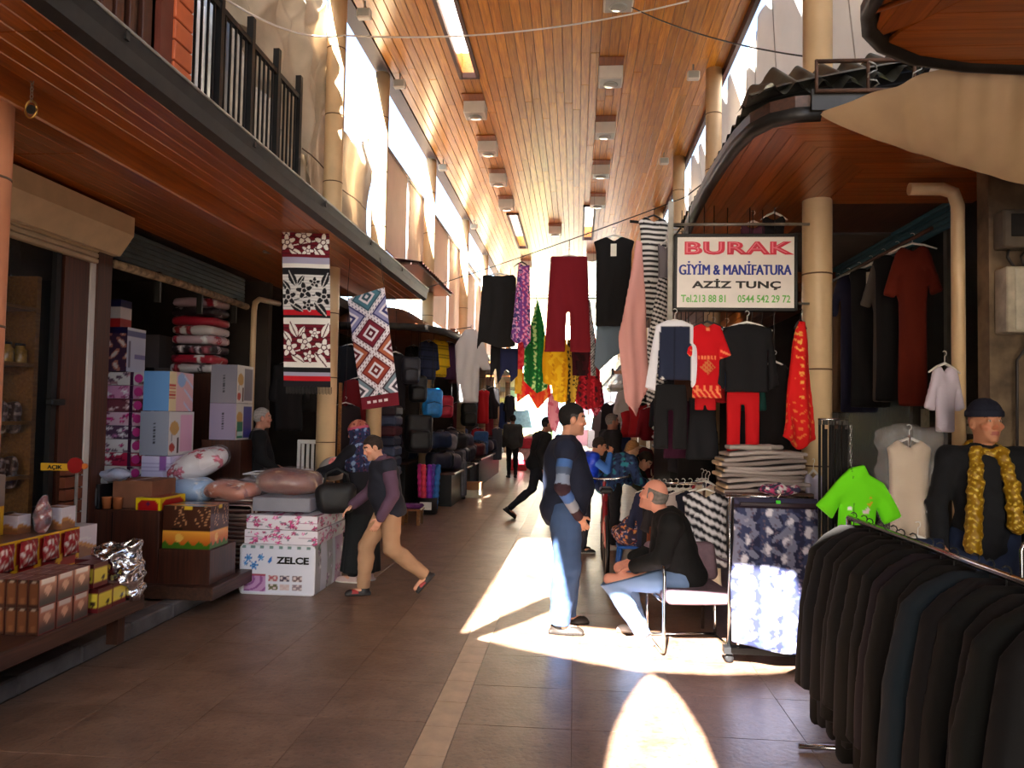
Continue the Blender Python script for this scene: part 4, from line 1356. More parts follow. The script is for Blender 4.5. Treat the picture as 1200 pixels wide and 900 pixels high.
MB().box((0, 0, .41), (.27, .02, .055)).build('arm', mat('yellow_arm', (214, 160, 30), .5, var=.05), ar)
MB().tube([(.14, -.012, .425), (.14, .012, .425)], .06, 24).build('disc', mat('red_disc', (150, 18, 20), .4, var=.05), ar)
MB().tube([(.215, -.01, .42), (.215, .01, .42)], .022, 12).build('reflector', mat('orange_reflector', (220, 120, 50), .3, var=.05), ar)
MB().tube([(.14, .02, 0 - .73), (.14, .02, .4)], .012, 8).build('post', M_ZINC, ar)
lettering('lettering', 'AÇIK', .042, M_BLACK, ar, (-.02, -.012, .395), xscale=1.2, bold=.001)

# ------------------------------------------------------------------ bedding shop goods
def packcol(seed, base, cols):
    fl_ = floral(base, cols, 16, .05, .11, seed, .5, None)
    return lambda face, u, v: fl_(u, v) if face not in ('top', 'bottom') else pick(u, base)
cols_sets = [((214, 150, 190), [(150, 60, 110), (236, 226, 232)]), ((226, 222, 220), [(160, 120, 130), (90, 60, 80)]), ((190, 40, 80), [(240, 230, 230), (110, 20, 50)]), ((232, 224, 226), [(176, 50, 110), (120, 90, 110)]), ((90, 60, 90), [(226, 216, 222), (160, 100, 140)]), ((226, 190, 206), [(200, 40, 120), (120, 60, 90)]), ((120, 60, 72), [(206, 170, 170), (90, 30, 50)])]
names_ = ['pink', 'ivory', 'crimson', 'white and magenta', 'plum', 'pale rose', 'maroon']
for i in range(9):
    b_, c_ = cols_sets[i % 7]
    z = .835 + i * .138
    o = thing('bedding_pack', '%s flowered bedding pack, %s up in the tall stack by the brown post' % (names_[i % 7], ('first', 'second', 'third', 'fourth', 'fifth', 'sixth', 'seventh', 'eighth', 'ninth')[i]), 'bedding', (-4.66, 7.75, z), 0, 'bedding packs in the tall stack')
    pbox('quilt', (.52, .44, .132), packcol(i, b_, c_), o, (0, 0, 0), 0, .014, M_GLOSS, .012)
    MB().bb(.10, .13, -.237, -.22, -.002, .134).build('strap', mat('dark_purple_strap', (60, 20, 56), .4, var=.03), o)
    MB().tube([(.19, -.232, .07), (.19, -.236, .07)], .045, 16).build('badge', mat('magenta_badge', (214, 60, 150), .35, var=.05), o)
block('dark_plinth', 'dark plinth under the tall stack of bedding packs', -4.95, -4.38, 7.5, 8.0, .095, .83, M_BLACK, 'plinth')
def cobox(face, u, v):
    c = pick(u, (200, 198, 214) if face == 'right' else (70, 44, 70))
    if face == 'front':
        n = np.sin(u * 11 + 2 * np.sin(v * 9)) * np.sin(v * 12); put(c, n > .2, (200, 130, 110)); put(c, n > .6, (230, 216, 210)); put(c, v > .86, (30, 24, 70))
    if face == 'right': put(c, (v > .8) & (v < .94), (90, 90, 140)); put(c, (np.abs(u - .15) < .05) & (v < .7) & (v > .1), (120, 110, 130)); put(c, (v > .3) & (v < .4) & (u > .4), (130, 120, 170))
    return c
tag(pbox('comforter_box', (.26, .34, .46), cobox, None, (-4.76, 7.72, 2.08)), 'tall printed comforter box standing on top of the bedding stack', 'box')
def navyb(face, u, v):
    c = pick(u, (220, 210, 210)); put(c, v < .35, (190, 40, 40)); put(c, v > .75, (30, 30, 80)); return c
tag(pbox('small_pack', (.18, .2, .3), navyb, None, (-4.86, 7.74, 2.541)), 'red, white and navy pack topmost by the brown post', 'pack')
# gift boxes
def giftbox(main, win, seed, deco=(206, 160, 90)):
    def f(face, u, v):
        c = pick(u, (150, 150, 158))
        if face == 'front':
            c = pick(u, main); put(c, (np.abs(u - .5) < .035) & (np.abs(v - .5) < .25) & (np.sin(v * 90) > -.3), (50, 50, 60))
        if face == 'right':
            c = pick(u, (222, 218, 214)); put(c, (u > .44) & (u < .95) & (v > .06) & (v < .93), win)
            put(c, np.hypot((u - .22) * .9, v - .62) < .16, deco); put(c, np.hypot((u - .14), (v - .18) * 1.1) < .11, (190, 70, 56)); put(c, (np.abs(u - .37) < .03) & (v < .4) & (v > .05), (90, 60, 56)); put(c, (np.abs(u - .12) < .02) & (np.abs(v - .4) < .08), (60, 60, 66))
        if face == 'top': c = pick(u, (196, 192, 196))
        return c
    return f
tag(pbox('gift_box', (.30, .5, .44), giftbox((150, 156, 172), (232, 176, 204), 1), None, (-4.2, 7.62, 1.235)), 'grey boxed linen set with a pink window in front of the bedding stack', 'box')
def bluebox(face, u, v):
    if face == 'front': return pick(u, (110, 160, 214))
    c = pick(u, (228, 208, 160))
    if face == 'right':
        put(c, u > .3, (226, 176, 180)); put(c, (u > .35) & (np.hypot(u - .5, v - .8) < .18), (150, 180, 220)); put(c, (u > .62) & (np.abs(np.sin(v * 9 + u * 7)) < .3), (200, 210, 236)); put(c, (u < .26) & (np.abs(v - .5) < .2) & (np.sin(v * 80) > 0), (190, 60, 50))
    return c
tag(pbox('gift_box', (.27, .48, .40), bluebox, None, (-4.2, 7.62, 1.68)), 'light blue boxed linen set standing on the grey gift box', 'box')
def lilacbox(face, u, v):
    c = pick(u, (214, 206, 236)); put(c, np.sin(v * 70) > .93, (180, 170, 210))
    if face == 'right': put(c, (u > .3) & (u < .5) & (v > .3) & (v < .8), (130, 70, 150))
    if face == 'front': put(c, (u > .6) & (u < .86) & (v > .3), (150, 96, 170))
    return c
for i, z in enumerate((.80, 1.02)): tag(pbox('towel_box', (.3, .5, .21), lilacbox, None, (-4.16, 7.6, z)), 'lilac towel box %s the grey gift box' % ('directly under' if i else 'lowest, two below'), 'box')
block('dark_plinth', 'dark plinth carrying the lilac towel boxes', -4.33, -3.98, 7.36, 7.9, .095, .80, M_BLACK, 'plinth')
tag(pbox('gift_box', (.30, .42, .42), giftbox((130, 128, 140), (120, 116, 130), 3), None, (-3.86, 8.35, 1.78)), 'grey boxed set with a dark window upper of two by the cream pipe', 'box')
def greenwin(face, u, v):
    c = giftbox((150, 140, 170), (60, 60, 140), 4)(face, u, v)
    if face == 'right': put(c, (u < .42) & (v > .06) & (v < .5) & (u > .08), (40, 130, 100)); put(c, (u < .42) & (v > .1) & (v < .24) & (u > .08), (190, 220, 220))
    return c
tag(pbox('gift_box', (.30, .42, .40), greenwin, None, (-3.86, 8.35, 1.375)), 'boxed set with a blue window and green corner under the grey one', 'box')
block('dark_plinth', 'dark stand under the boxed sets with blue window', -4.1, -3.65, 8.15, 8.6, .095, 1.375, W_BROWN, 'stand')
for i in range(8):
    b_, c_ = [((214, 206, 208), [(150, 40, 50), (60, 50, 60)]), ((176, 40, 60), [(230, 220, 222), (90, 20, 36)]), ((50, 40, 46), [(200, 190, 196), (120, 60, 70)]), ((206, 176, 186), [(160, 30, 50), (240, 236, 236)])][i % 4]
    o = thing('bedding_bundle', 'red and white bedding bundle, %s from the bottom of the high stack near the pipe' % ('first', 'second', 'third', 'fourth', 'fifth', 'sixth', 'seventh', 'eighth')[i], 'bedding', (-4.5, 8.85, 2.13 + i * .112), random.uniform(-.05, .05), 'bundles in the high stack')
    pillow('bundle', (0, 0, .056), (.56, .46, .118), floral(b_, c_, 12, .05, .12, 40 + i, .5), o, None, .02, .008, i, M_GLOSS, .7)
block('shelf_block', 'dark shelf unit carrying the high stack of bedding bundles', -4.85, -4.15, 8.6, 9.15, .095, 2.125, W_BROWN, 'shelf')
for (x, z, w, hh, lb) in ((-5.3, 2.4, .5, .4, 'wider'), (-4.95, 1.9, .3, .5, 'narrower')):
    tag(pbox('storage_box', (w, .4, hh), plain((120, 104, 100), None, (90, 80, 80)), None, (x, 9.1, z - .2)), '%s dim cardboard box on the dark shelves inside the bedding shop' % lb, 'box')
block('shelf_block', 'dark wall shelf deep inside the bedding shop', -5.7, -4.87, 8.8, 9.5, .095, 1.69, W_BROWN, 'shelf')
# pipes and lintel
MB().tube([(-4.05, 9.3, 1.2), (-4.05, 9.3, 2.95), (-4.05, 9.33, 3.06), (-4.05, 9.45, 3.12), (-4.05, 10.1, 3.16)], .035, 10).build('drain_pipe', M_CREAM)
tag(bpy.data.objects['drain_pipe'], 'cream drain pipe bending under the canopy beyond the bedding stacks', 'pipe')
MB().tube([(-4.1, 6.45, 2.98), (-4.1, 7.6, 3.0), (-4.1, 9.2, 2.99)], .04, 8).build('roller_bar', mat('worn_cream_bar', (150, 126, 98), .7, var=.3, scale=14, dark=(70, 54, 40)))
tag(bpy.data.objects['roller_bar'], 'worn cream roller bar across the top of the bedding shop', 'bar')
sl = struct(thing('trim_3', 'folded roller shutter', None, (-4.15, 6.45, 3.05)))
for k in range(6): MB().bb(-.03, .0, 0, 2.8, k * .05, k * .05 + .046, .008).build('shutter_slat', mat('blue_grey_slat', (74, 92, 100), .5, var=.08), sl)
for i in range(3):
    y = 7.2 + i * .85
    MB().bb(-4.16, -4.1, y, y + .03, 2.75, 3.05).build('bar_bracket', M_DARKMETAL); tag(bpy.data.objects['bar_bracket' if i == 0 else 'bar_bracket.%03d' % i], 'short iron bracket on the worn roller bar, %s from the brown post' % ('first', 'second', 'third')[i], 'bracket', 'brackets on the roller bar')

# bedding on the kerb: flowered packs and the lettered bag
white_fl = floral((236, 230, 238), [(206, 70, 130), (226, 120, 170), (160, 60, 110)], 34, .018, .05, 11, .35, (150, 160, 170))
zb = thing('bedding_bag', 'white zipped bedding bag with blue blossoms and black lettering on the floor', 'bedding bag', (-2.74, 7.42, .0))
def zel(face, u, v):
    c = pick(u, (226, 228, 240))
    if face == 'front':
        for (x, y, r, ph) in ((.1, .73, .055, 0), (.27, .75, .05, 1), (.18, .58, .06, 2), (.06, .62, .035, 3)):
            a, b = flower(u, v * .62, x, y * .62, r, 6, ph); put(c, a, (90, 160, 224)); put(c, b, (40, 90, 170))
        a, b = leaf(u, v * .62, .40, .43, .05, 1.2); put(c, a, (50, 120, 206))
        put(c, (u < .34) & (u > .04) & (v < .42) & (v > .05), (196, 150, 196)); put(c, (u < .34) & (u > .04) & (v < .42) & (v > .05) & (np.sin(np.hypot(u - .05, v - .3) * 60) > .55), (150, 90, 150))
        put(c, (u < .34) & (u > .04) & (v > .36) & (v < .42), (170, 70, 90))
        for i in range(3):
            for j in range(2):
                x0, y0 = .38 + i * .165, .26 - j * .17
                m_ = (u > x0) & (u < x0 + .13) & (v > y0) & (v < y0 + .13)
                put(c, m_, [(190, 100, 110), (80, 70, 90), (120, 96, 100), (110, 110, 80), (214, 190, 190), (150, 130, 140)][i + 3 * j]); put(c, m_ & (np.sin(u * 70) * np.sin(v * 60) > .2), (220, 206, 206))
        put(c, (v > .92) & (np.sin(u * 50) > .2), (120, 150, 150)); put(c, (v > .60) & (v < .61) & (u > .5) & (u < .9), (150, 160, 190))
    if face == 'right':
        f_ = floral((190, 190, 190), [(110, 130, 120), (150, 120, 150), (206, 196, 206)], 40, .03, .09, 5, .6)(u, v)
        k = (u * 5).astype(int); m_ = (k % 2 == 0); c[m_] = f_[m_]; put(c, (u > .7), (176, 130, 180)); c2_ = floral((206, 170, 206), [(170, 80, 150), (236, 220, 236)], 30, .04, .08, 7, .6)(u, v); c[u > .7] = c2_[u > .7]
    if face == 'top': c = white_fl(u, v)
    return c
pbox('bag_body', (.70, .86, .45), zel, zb, (0, 0, .002), 0, .009, M_GLOSS, .012)
for (x, y) in ((-.35, -.43), (.35, -.43), (.35, .43)): pass
MB().tube([(-.355, -.435, .03), (-.355, -.435, .43), (-.33, -.44, .455), (.33, -.44, .455), (.355, -.435, .43), (.355, -.435, .02), (.33, -.44, .005), (-.33, -.44, .005), (-.355, -.435, .03)], .008, 6).build('piping', mat('white_piping', (226, 226, 234), .5, var=.02), zb)
lettering('lettering', 'ZELCE', .085, M_BLACK, zb, (.15, -.447, .29), xscale=1.25, bold=.003)
for i in range(2):
    o = thing('quilt_pack', 'white quilt pack with pink roses, %s of two on the lettered bag' % ('lower', 'upper')[i], 'bedding', (-2.72, 7.42 + .01 * i, .462 + i * .135))
    wf = floral((238, 232, 240), [(206, 70, 130), (226, 120, 170), (170, 60, 110)], 30, .02, .055, 21 + i, .3, (140, 150, 160))
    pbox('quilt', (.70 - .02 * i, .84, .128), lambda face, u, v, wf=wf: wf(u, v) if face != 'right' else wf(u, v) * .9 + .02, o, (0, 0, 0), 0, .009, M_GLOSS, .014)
    MB().bb(-.34, .34, -.43, -.424, .06, .066).build('seam', mat('pink_seam', (190, 150, 176), .6, var=0), o)
for i, (x, y, r) in enumerate(((-2.66, 7.5, .1), (-2.58, 7.72, .05))):
    o = thing('printed_card', 'white card printed with dark lines %s' % ('under the edge of the grey box lid' if i == 0 else 'at the far end of the quilt packs'), 'card', (x, y, .742 + .004 * i), r)
    MB().box((0, 0, .002), (.4, .22, .004)).build('sheet', mat('white_card', (224, 216, 222), .5, var=.03), o)
    for k in range(4): MB().box((0.02 * (k % 2), -.07 + k * .045, .0046), (.28 - .05 * (k % 3), .018, .001)).build('print_line', mat('dark_print', (70, 56, 66), .6, var=.2, scale=60), o)
gb = thing('grey_lid_box', 'flat grey box under the brown wrapped bedding', 'box', (-2.76, 7.47, .752))
MB().box((0, 0, .065), (.56, .78, .13), 0, .008).build('box_body', mat('blue_grey_card', (140, 140, 150), .55, var=.05), gb)
def soft(name, lb, c, size, colf, rz, seed, h=.016, tilt=(0, 0)):
    from mathutils import Euler
    r = thing(name, lb, 'bag', c, rz)
    rot = Euler((tilt[0], tilt[1], 0))
    pillow('filling', (0, 0, 0), size, colf, r, rot, h, .016, seed, M_GLOSS)
    k = 1.06
    pillow('plastic_film', (0, 0, .004), (size[0] * k + .02, size[1] * k + .02, size[2] * k + .015), lambda u, v: pick(u, (255, 255, 255)), r, rot, .026, .02, seed + 5, M_FILM)
    return r
brown_fl = floral((136, 78, 62), [(196, 140, 104), (110, 50, 46), (220, 176, 140)], 22, .06, .13, 31, 1.2)
soft('wrapped_bedding', 'puffy brown flowered bedding in clear film on the grey box', (-2.84, 7.52, 1.0), (.62, .56, .26), brown_fl, .15, 1)
soft('wrapped_bedding', 'orange brown folded bedding in clear film on the blanket pile', (-3.32, 7.28, .92), (.52, .42, .2), floral((196, 116, 86), [(240, 214, 196), (120, 60, 50), (160, 80, 66)], 20, .04, .1, 32, 1.0), -.1, 2)
soft('wrapped_bedding', 'light blue bedding in clear film next to the orange brown one', (-3.78, 7.32, .90), (.46, .4, .24), floral((170, 200, 232), [(110, 150, 206), (220, 232, 244)], 20, .05, .11, 33, 1.0), .2, 3)
soft('wrapped_bedding', 'white bedding with red roses in clear film leaning up above the blue one', (-3.82, 7.52, 1.14), (.6, .36, .26), floral((226, 218, 218), [(176, 40, 66), (200, 90, 110), (150, 40, 60)], 26, .05, .1, 34, .8), .35, 4, .016, (0.2, -.42))
tag(MB().bb(-4.0, -3.52, 7.12, 7.7, .095, .775).build('goods_table', W_BROWN), 'dark brown stand under the wrapped bedding', 'stand')
gt = bpy.data.objects['goods_table']
gt.location = (0, 0, 0)
wf_ = thing('clear_case', 'clear zip case with white edging lying behind the brown bedding', 'case', (-3.1, 7.85, .96), .1)
MB().box((0, 0, .04), (.6, .4, .1), 0, .02).build('film_body', M_FILM, wf_)
MB().tube([(-.3, -.2, .09), (.3, -.2, .12), (.3, .2, .12), (-.3, .2, .09), (-.3, -.2, .09)], .008, 6).build('white_edging', mat('white_piping', (226, 226, 234), .5), wf_)
tag(MB().bb(-3.5, -2.6, 7.75, 8.15, .095, .95).build('goods_table', W_BROWN), 'dark stand behind the grey box', 'stand')

# ------------------------------------------------------------------ kilims hung from the canopy
rnd = random.Random(3)
def kilim1(u, v):
    A = 1.455 / .44
    c = pick(u, (110, 16, 32)); vv = v * A; uu = u
    W, K, R, Lc, D = (232, 226, 216), (22, 20, 24), (190, 22, 34), (166, 160, 180), (78, 12, 26)
    def band(a, b, k): put(c, (v >= a) & (v < b), k)
    put(c, (np.sin(v * 220) > .5), D)
    band(.80, .84, Lc); band(.755, .80, W); band(.725, .755, K); band(.50, .725, (214, 210, 204))
    m_ = (v >= .50) & (v < .725) & (np.sin(v * 330) > .72); put(c, m_, (170, 166, 164))
    band(.755, .77, K); band(.725, .755, W) if False else None
    band(.465, .50, R); band(.445, .465, K); band(.405, .445, W)
    band(.125, .16, W); band(.095, .125, K); band(.07, .095, Lc); band(.04, .07, R); band(-1, .04, (26, 22, 28))
    def spray(cy, fill, line, hh):
        items = [('l', .22, cy + .30, .19, 2.0), ('l', .90, cy + .28, .18, 1.2), ('l', .80, cy - .34, .21, -.9), ('l', .30, cy - .32, .17, 2.6), ('l', .08, cy + .14, .16, 2.2), ('l', .40, cy + .26, .13, 1.0), ('f', .87, cy - .08, .22), ('f', .12, cy - .10, .21), ('f', .54, cy - .27, .15), ('f', .68, cy + .22, .14), ('f', .47, cy + .04, .21)]
        stem_ = (np.abs(vv - (cy - .1 + .25 * (uu - .5))) < .012) & (uu > .1) & (uu < .9)
        put(c, stem_, fill)
        for it in items:
            if it[0] == 'f':
                a, b = flower(uu, vv, it[1], it[2], it[3], 5, it[1] * 7)
            else:
                a, b = leaf(uu, vv, it[1], it[2], it[3], it[4])
            put(c, a, fill); put(c, b, line)
    spray(.61 * A, K, (200, 196, 190), 1)
    spray(.28 * A, W, D, 1)
    k_ = v >= .86
    c0 = c.copy(); spray(.965 * A, W, D, 1); c[~k_ & (v > .84)] = c0[~k_ & (v > .84)]; c[v <= .84] = c0[v <= .84]
    return c
k1 = thing('kilim_runner', 'narrow red, white and black rose kilim hanging from the canopy edge', 'kilim', (-2.6, 7.0, 1.93))
cloth_sheet('weave', lambda u, v: (-.22 - .02 + .44 * u + .07 * 0 + (v - .5) * -.06 + .08, .012 * np.sin(u * 5 + v * 4) + .04 * (u - .5), 0 + 1.455 * v), 90, 290, kilim1, k1, None, .008)
fr = MB()
for i in range(40): fr.box((-.2 + .085 + i * .0112, .0, -.03), (.004, .004, .07 + .01 * math.sin(i * 2.2)))
o_ = fr.build('fringe', M_BLACK, k1); o_['kind'] = 'stuff'
def kilim2(u, v):
    x = u * 2; y = v * 6.2
    c = pick(u, (190, 184, 196))
    row = {0: [(70, 120, 126), (56, 80, 84)], 1: [(110, 130, 140), (70, 60, 70)], 2: [(150, 60, 44), (110, 36, 34)], 3: [(170, 96, 66), (96, 30, 40)], 4: [(120, 30, 48), (90, 20, 40)], 5: [(140, 140, 180), (60, 60, 110)], 6: [(76, 120, 136), (60, 90, 104)]}
    a = (x + y) % 2; b = (x - y) % 2
    jx = np.floor((x + y) / 2); jy = np.floor((x - y) / 2)
    cyc = (jx - jy)  # row index of the diamond
    da = np.abs(a - 1); db = np.abs(b - 1)
    d = np.maximum(da, db)
    idx = np.clip(np.round(cyc).astype(int), 0, 6)
    m1 = np.array([lc(row[i][0]) for i in range(7)])[idx]; m2 = np.array([lc(row[i][1]) for i in range(7)])[idx]
    Wt = lc((222, 216, 222))
    c = np.tile(Wt, (len(u), 1))
    k = d < .82; c[k] = m2[k]
    k = d < .70; c[k] = m1[k]
    k = d < .46; c[k] = Wt
    k = d < .30; c[k] = m2[k]
    k = d < .12; c[k] = Wt
    k = (d > .86) & (np.sin((x * 40)) > .2) & (d < .93); c[k] = m2[k]
    put(c, v < .11, (104, 18, 34)); put(c, (v < .07) & (v > .045) & (np.sin(u * 40) > -.3) & (u > .1) & (u < .75), (220, 206, 206))
    return c
k2 = thing('kilim_runner', 'tilted diamond pattern kilim hanging beyond the rose one', 'kilim', (-2.22, 8.2, 1.75))
TL, TR, BL, BR = [np.array(p) - np.array((-2.22, 8.2, 1.75)) for p in ((-2.52, 8.2, 2.95), (-2.12, 8.25, 3.08), (-2.32, 8.2, 1.73), (-1.92, 8.25, 1.79))]
def bil(u, v):
    P = (TL * (1 - u)[:, None] + TR * u[:, None]) * v[:, None] + (BL * (1 - u)[:, None] + BR * u[:, None]) * (1 - v)[:, None]
    return P[:, 0], P[:, 1] + .015 * np.sin(u * 6) + .01 * np.sin(v * 8), P[:, 2]
cloth_sheet('weave', bil, 90, 270, kilim2, k2, None, .01)
MB().tube([tuple(TL), (TL[0] + .02, TL[1], TL[2] + .46)], .004, 5).build('hanging_cord', M_BLACK, k2)
MB().tube([tuple(TR), (TR[0] - .06, TR[1], TR[2] + .33)], .004, 5).build('hanging_cord', M_BLACK, k2)
ch = thing('chain_pendant', 'small chain with a round pendant hanging from the canopy beam', 'pendant', (-2.84, 3.7, 3.2))
for i in range(7): MB().tube([(.008 * math.cos(t) * (1 if i % 2 else 0), .008 * math.cos(t) * (0 if i % 2 else 1), .09 + i * .019 + .012 * math.sin(t)) for t in [k * PI / 4 for k in range(9)]], .0025, 5).build('chain_link', M_ZINC, ch)
MB().tube([(.032 * math.cos(t), 0, .04 + .045 * math.sin(t)) for t in [k * PI / 8 for k in range(17)]], .006, 6).build('ring', mat('brass', (190, 150, 80), .3, metal=.9, var=.1), ch)
MB().tube([(0, -.004, .04), (0, .004, .04)], .024, 14).build('medal', M_DARKMETAL, ch)
# small canopy spotlights
for i, (x, y) in enumerate(((-3.25, 5.2), (-3.35, 8.0))):
    o = thing('downlight', 'small round downlight in the %s soffit boards' % ('near' if i == 0 else 'farther part of the left'), 'lamp', (x, y, 3.415))
    MB().lathe([(.03, .012), (.05, .012), (.055, 0), (.05, -.008), (.035, -.004), (.02, .004)], n=16).build('rim', M_ZINC, o)

# ------------------------------------------------------------------ upper storey: railing, orange pier, slat screen, drapes
ra = thing('balcony_railing', 'black iron balcony railing above the long canopy gutter', 'railing', (-3.0, 5.5, 3.62))
MB().bb(-.02, .02, 0, 2.4, 1.40, 1.45).build('top_rail', M_BLACK, ra)
MB().bb(-.02, .02, 0, 2.4, .1, .14).build('bottom_rail', M_BLACK, ra)
for i in range(24):
    y = .03 + i * .101
    w = .03 if i % 6 == 5 else .009
    MB().bb(-w, w, y - w, y + w, 0, 1.66 if i % 6 == 5 else 1.42).build('baluster', M_BLACK, ra)
pr = struct(thing('trim_4', 'orange pier', None, (-3.02, 5.34, 3.6)))
for k in range(14): MB().bb(-.12, .1, -.13, .12, k * .155, k * .155 + .145, .006).build('tile', mat('orange_tile', (200, 98, 56), .5, var=.08), pr)
MB().bb(-.1, .08, -.12, .11, 0, 2.2).build('pier_core', M_SEAM, pr)
ss = thing('slat_screen', 'dark brown wooden slat screen above the gutter', 'screen', (-3.0, 3.2, 3.6))
for k in range(13):
    w_ = (.085, .05, .11)[k % 3]
    MB().bb(-.02, .02, .05 + k * .15, .05 + k * .15 + w_, 0, 2.2, .004).build('slat', W_BROWN, ss)
MB().bb(-.06, -.03, 0, 2.0, 0, 2.2).build('backing', mat('mottled_brown_backing', (92, 58, 40), .7, var=.4, scale=9), ss)
MB().bb(-.05, .06, 1.85, 2.02, 0, 2.2).build('end_post', mat('red_brown_post', (104, 44, 30), .5, var=.1), ss)
# wall behind railing with window and curtain
bw = struct(MB().bb(-4.22, -4.05, 5.0, 11.2, 3.6, 9).build('wall_left_balcony', M_GREYWALL))
wn = struct(thing('window_4', 'balcony window', None, (-4.0, 7.6, 4.3)))
MB().bb(-.03, .03, -.62, .62, 0, 1.9).build('window_frame', M_BLACK, wn)
MB().bb(.03, .035, -.52, .52, .1, 1.8).build('window_pane', mat('pale_pane', (150, 156, 158), .2, var=.1), wn)
cloth_sheet('curtain', lambda u, v: (.06 + .02 * np.sin(u * 30), -.5 + .5 * u, .1 + 1.5 * v), 40, 10, (206, 204, 206), wn)
MB().bb(-.02, .08, -1.6, -.9, .0, 2.2).build('side_panel', mat('beige_render', (190, 180, 160), .8, var=.08), wn)

BEIGE = mat('beige_tarpaulin', (190, 176, 156), .85, var=.12, scale=2.5, bump=.5, bscale=6, trans=.03)
def tarp(name, lb, fn, nu, nv, m, cat='tarpaulin'):
    o = MB().grid(nu, nv, fn).build(name, m)
    return tag(o, lb, cat)
def tA(u, v):
    y = 6.0 + 2.85 * u
    zt = 6.75; zb = 5.35 - 1.1 * max(0, (u - .15) / .85) ** 1.2 + .05 * math.sin(u * 9)
    z = zb + (zt - zb) * v
    sag = math.sin(PI * v)
    q = abs(math.sin(u * 11 + 3.0 * v)); w = abs(math.sin(u * 23 - 4 * v + 1.3 * math.sin(v * 5)))
    return (-3.0 - .16 * q * (1 - v * .5) - .10 * sag * math.sin(u * 5 + 1) - .07 * w - .025 * math.sin(u * 60 + v * 14) - .1 * (1 - u), y + .06 * math.sin(v * 9 + u * 7), z)
tarp('hanging_tarpaulin', 'crumpled beige tarpaulin bunched over the balcony railing up to the roof', tA, 130, 60, BEIGE)
def tB(u, v):
    y = 7.75 + 3.75 * u
    zt = 5.95 - .45 * abs(math.sin(PI * min(1, max(0, (u - .36) / .64)))) - .5 * max(0, .36 - u)
    zb = 3.62
    lean = .25 * (1 - v) * (u < .1)
    z = zb + (zt - zb) * v
    f = .06 * abs(math.sin(u * 17 + 1.2 * v)) * (.4 + .6 * (1 - v)) + .10 * abs(math.sin(u * 5 + v * 6)) * v + .02 * math.sin(u * 50 + 5 * v)
    return (-3.16 - f, y + .16 * math.sin(v * 2.5) * (1 - u), z)
tarp('hanging_tarpaulin', 'pale beige tarpaulin curtain hanging between the two upper left columns', tB, 120, 46, BEIGE)
rp_ = MB()
rp_.tube([(-3.0, 8.0 + t * .28, 4.55 - .0 * t + .03 * math.sin(t)) for t in range(10)], .008, 5)
tag(rp_.build('tie_rope', mat('dark_rope', (90, 70, 56), .8)), 'dark rope tied across the pale beige tarpaulin curtain', 'rope')
# ================================================================== ceiling lamps, floodlights, wires
M_LAMP = mat('white_lamp_case', (226, 222, 212), .45, var=.03)
M_LGL = mat('lamp_glass', (170, 176, 172), .12, var=.06, coat=.5)
lamp0 = None
def lamp(x, y, lb, mount):
    global lamp0
    if lamp0 is None:
        lamp0 = thing('ceiling_lamp', lb, 'lamp', (x, y, 6.65), 0, 'square ceiling lamps')
        MB().box((0, 0, -.10), (.34, .34, .2), 0, .012).build('case', M_LAMP, lamp0)
        MB().lathe([(.10, 0), (.105, -.012), (.09, -.02), (0.01, -.022)], (0, .02, -.2), 20).build('glass', M_LGL, lamp0)
        MB().box((0, 0, -.201), (.3, .3, .004), 0, .001).build('reflector_plate', mat('lamp_plate', (190, 194, 190), .25, var=.04), lamp0)
        MB().box((0, -.3, -.010), (.34, .26, .014), 0, .004).build('mounting_board', W_SOFF, lamp0)
    else:
        dup(lamp0, (x, y, 6.65), None, lb)
ords = ('first', 'second', 'third', 'fourth', 'fifth', 'sixth', 'seventh', 'eighth')
for i, y in enumerate((8.75, 10.84, 12.91, 15.1, 17.3, 23.4)): lamp(.42, y, 'square white ceiling lamp, %s along the row nearer the white tarpaulins' % ords[i], True)
for i, y in enumerate((11.97, 13.73, 15.58, 17.46, 24.5)): lamp(-1.67, y, 'square white ceiling lamp, %s along the row nearer the pale wall panels' % ords[i], True)
for i, y in enumerate((20.0, 25.5)): lamp(-.62, y, 'square white ceiling lamp on the middle line of the ceiling, %s' % ('nearer' if i == 0 else 'farther'), True)
fl0 = None
for i, (x, y, s, lb) in enumerate(((1.56, 10.7, -1, 'small white floodlight on the ceiling beside the second cream column on the tarpaulin side'), (1.56, 14.3, -1, 'small white floodlight by the third cream column on the tarpaulin side'), (-2.6, 8.85, 1, 'small white floodlight beside the beige tarpaulin column'), (-2.62, 10.8, 1, 'small white floodlight by the second upper column on the panel side'), (-2.64, 14.55, 1, 'small white floodlight by the third upper column on the panel side'), (-2.65, 19.2, 1, 'small white floodlight by the fourth upper column on the panel side'))):
    if fl0 is None:
        fl0 = thing('floodlight', lb, 'lamp', (x, y, 6.64), 0, 'floodlights beside the columns')
        MB().tube([(0, 0, 0), (0, 0, -.12)], .012, 6).build('bracket', M_ZINC, fl0)
        MB().box((0, -.02, -.17), (.17, .1, .12), 0, .015).build('case', M_LAMP, fl0)
        MB().box((0, -.073, -.17), (.14, .006, .09)).build('glass', M_LGL, fl0)
    else: dup(fl0, (x, y, 6.64), None, lb)
def wire(name, lb, pts, sag, r, m, n=24, cat='wire'):
    P = []
    for a, b in zip(pts[:-1], pts[1:]):
        a = Vector(a); b = Vector(b)
        for i in range(n + 1):
            t = i / n; p = a.lerp(b, t); p.z -= sag * 4 * t * (1 - t); P.append(p)
    return tag(MB().tube(P, r, 5).build(name, m), lb, cat)
M_WW = mat('white_cable', (232, 226, 220), .5, var=.03); M_WK = mat('black_cable', (40, 36, 36), .5, var=.05)
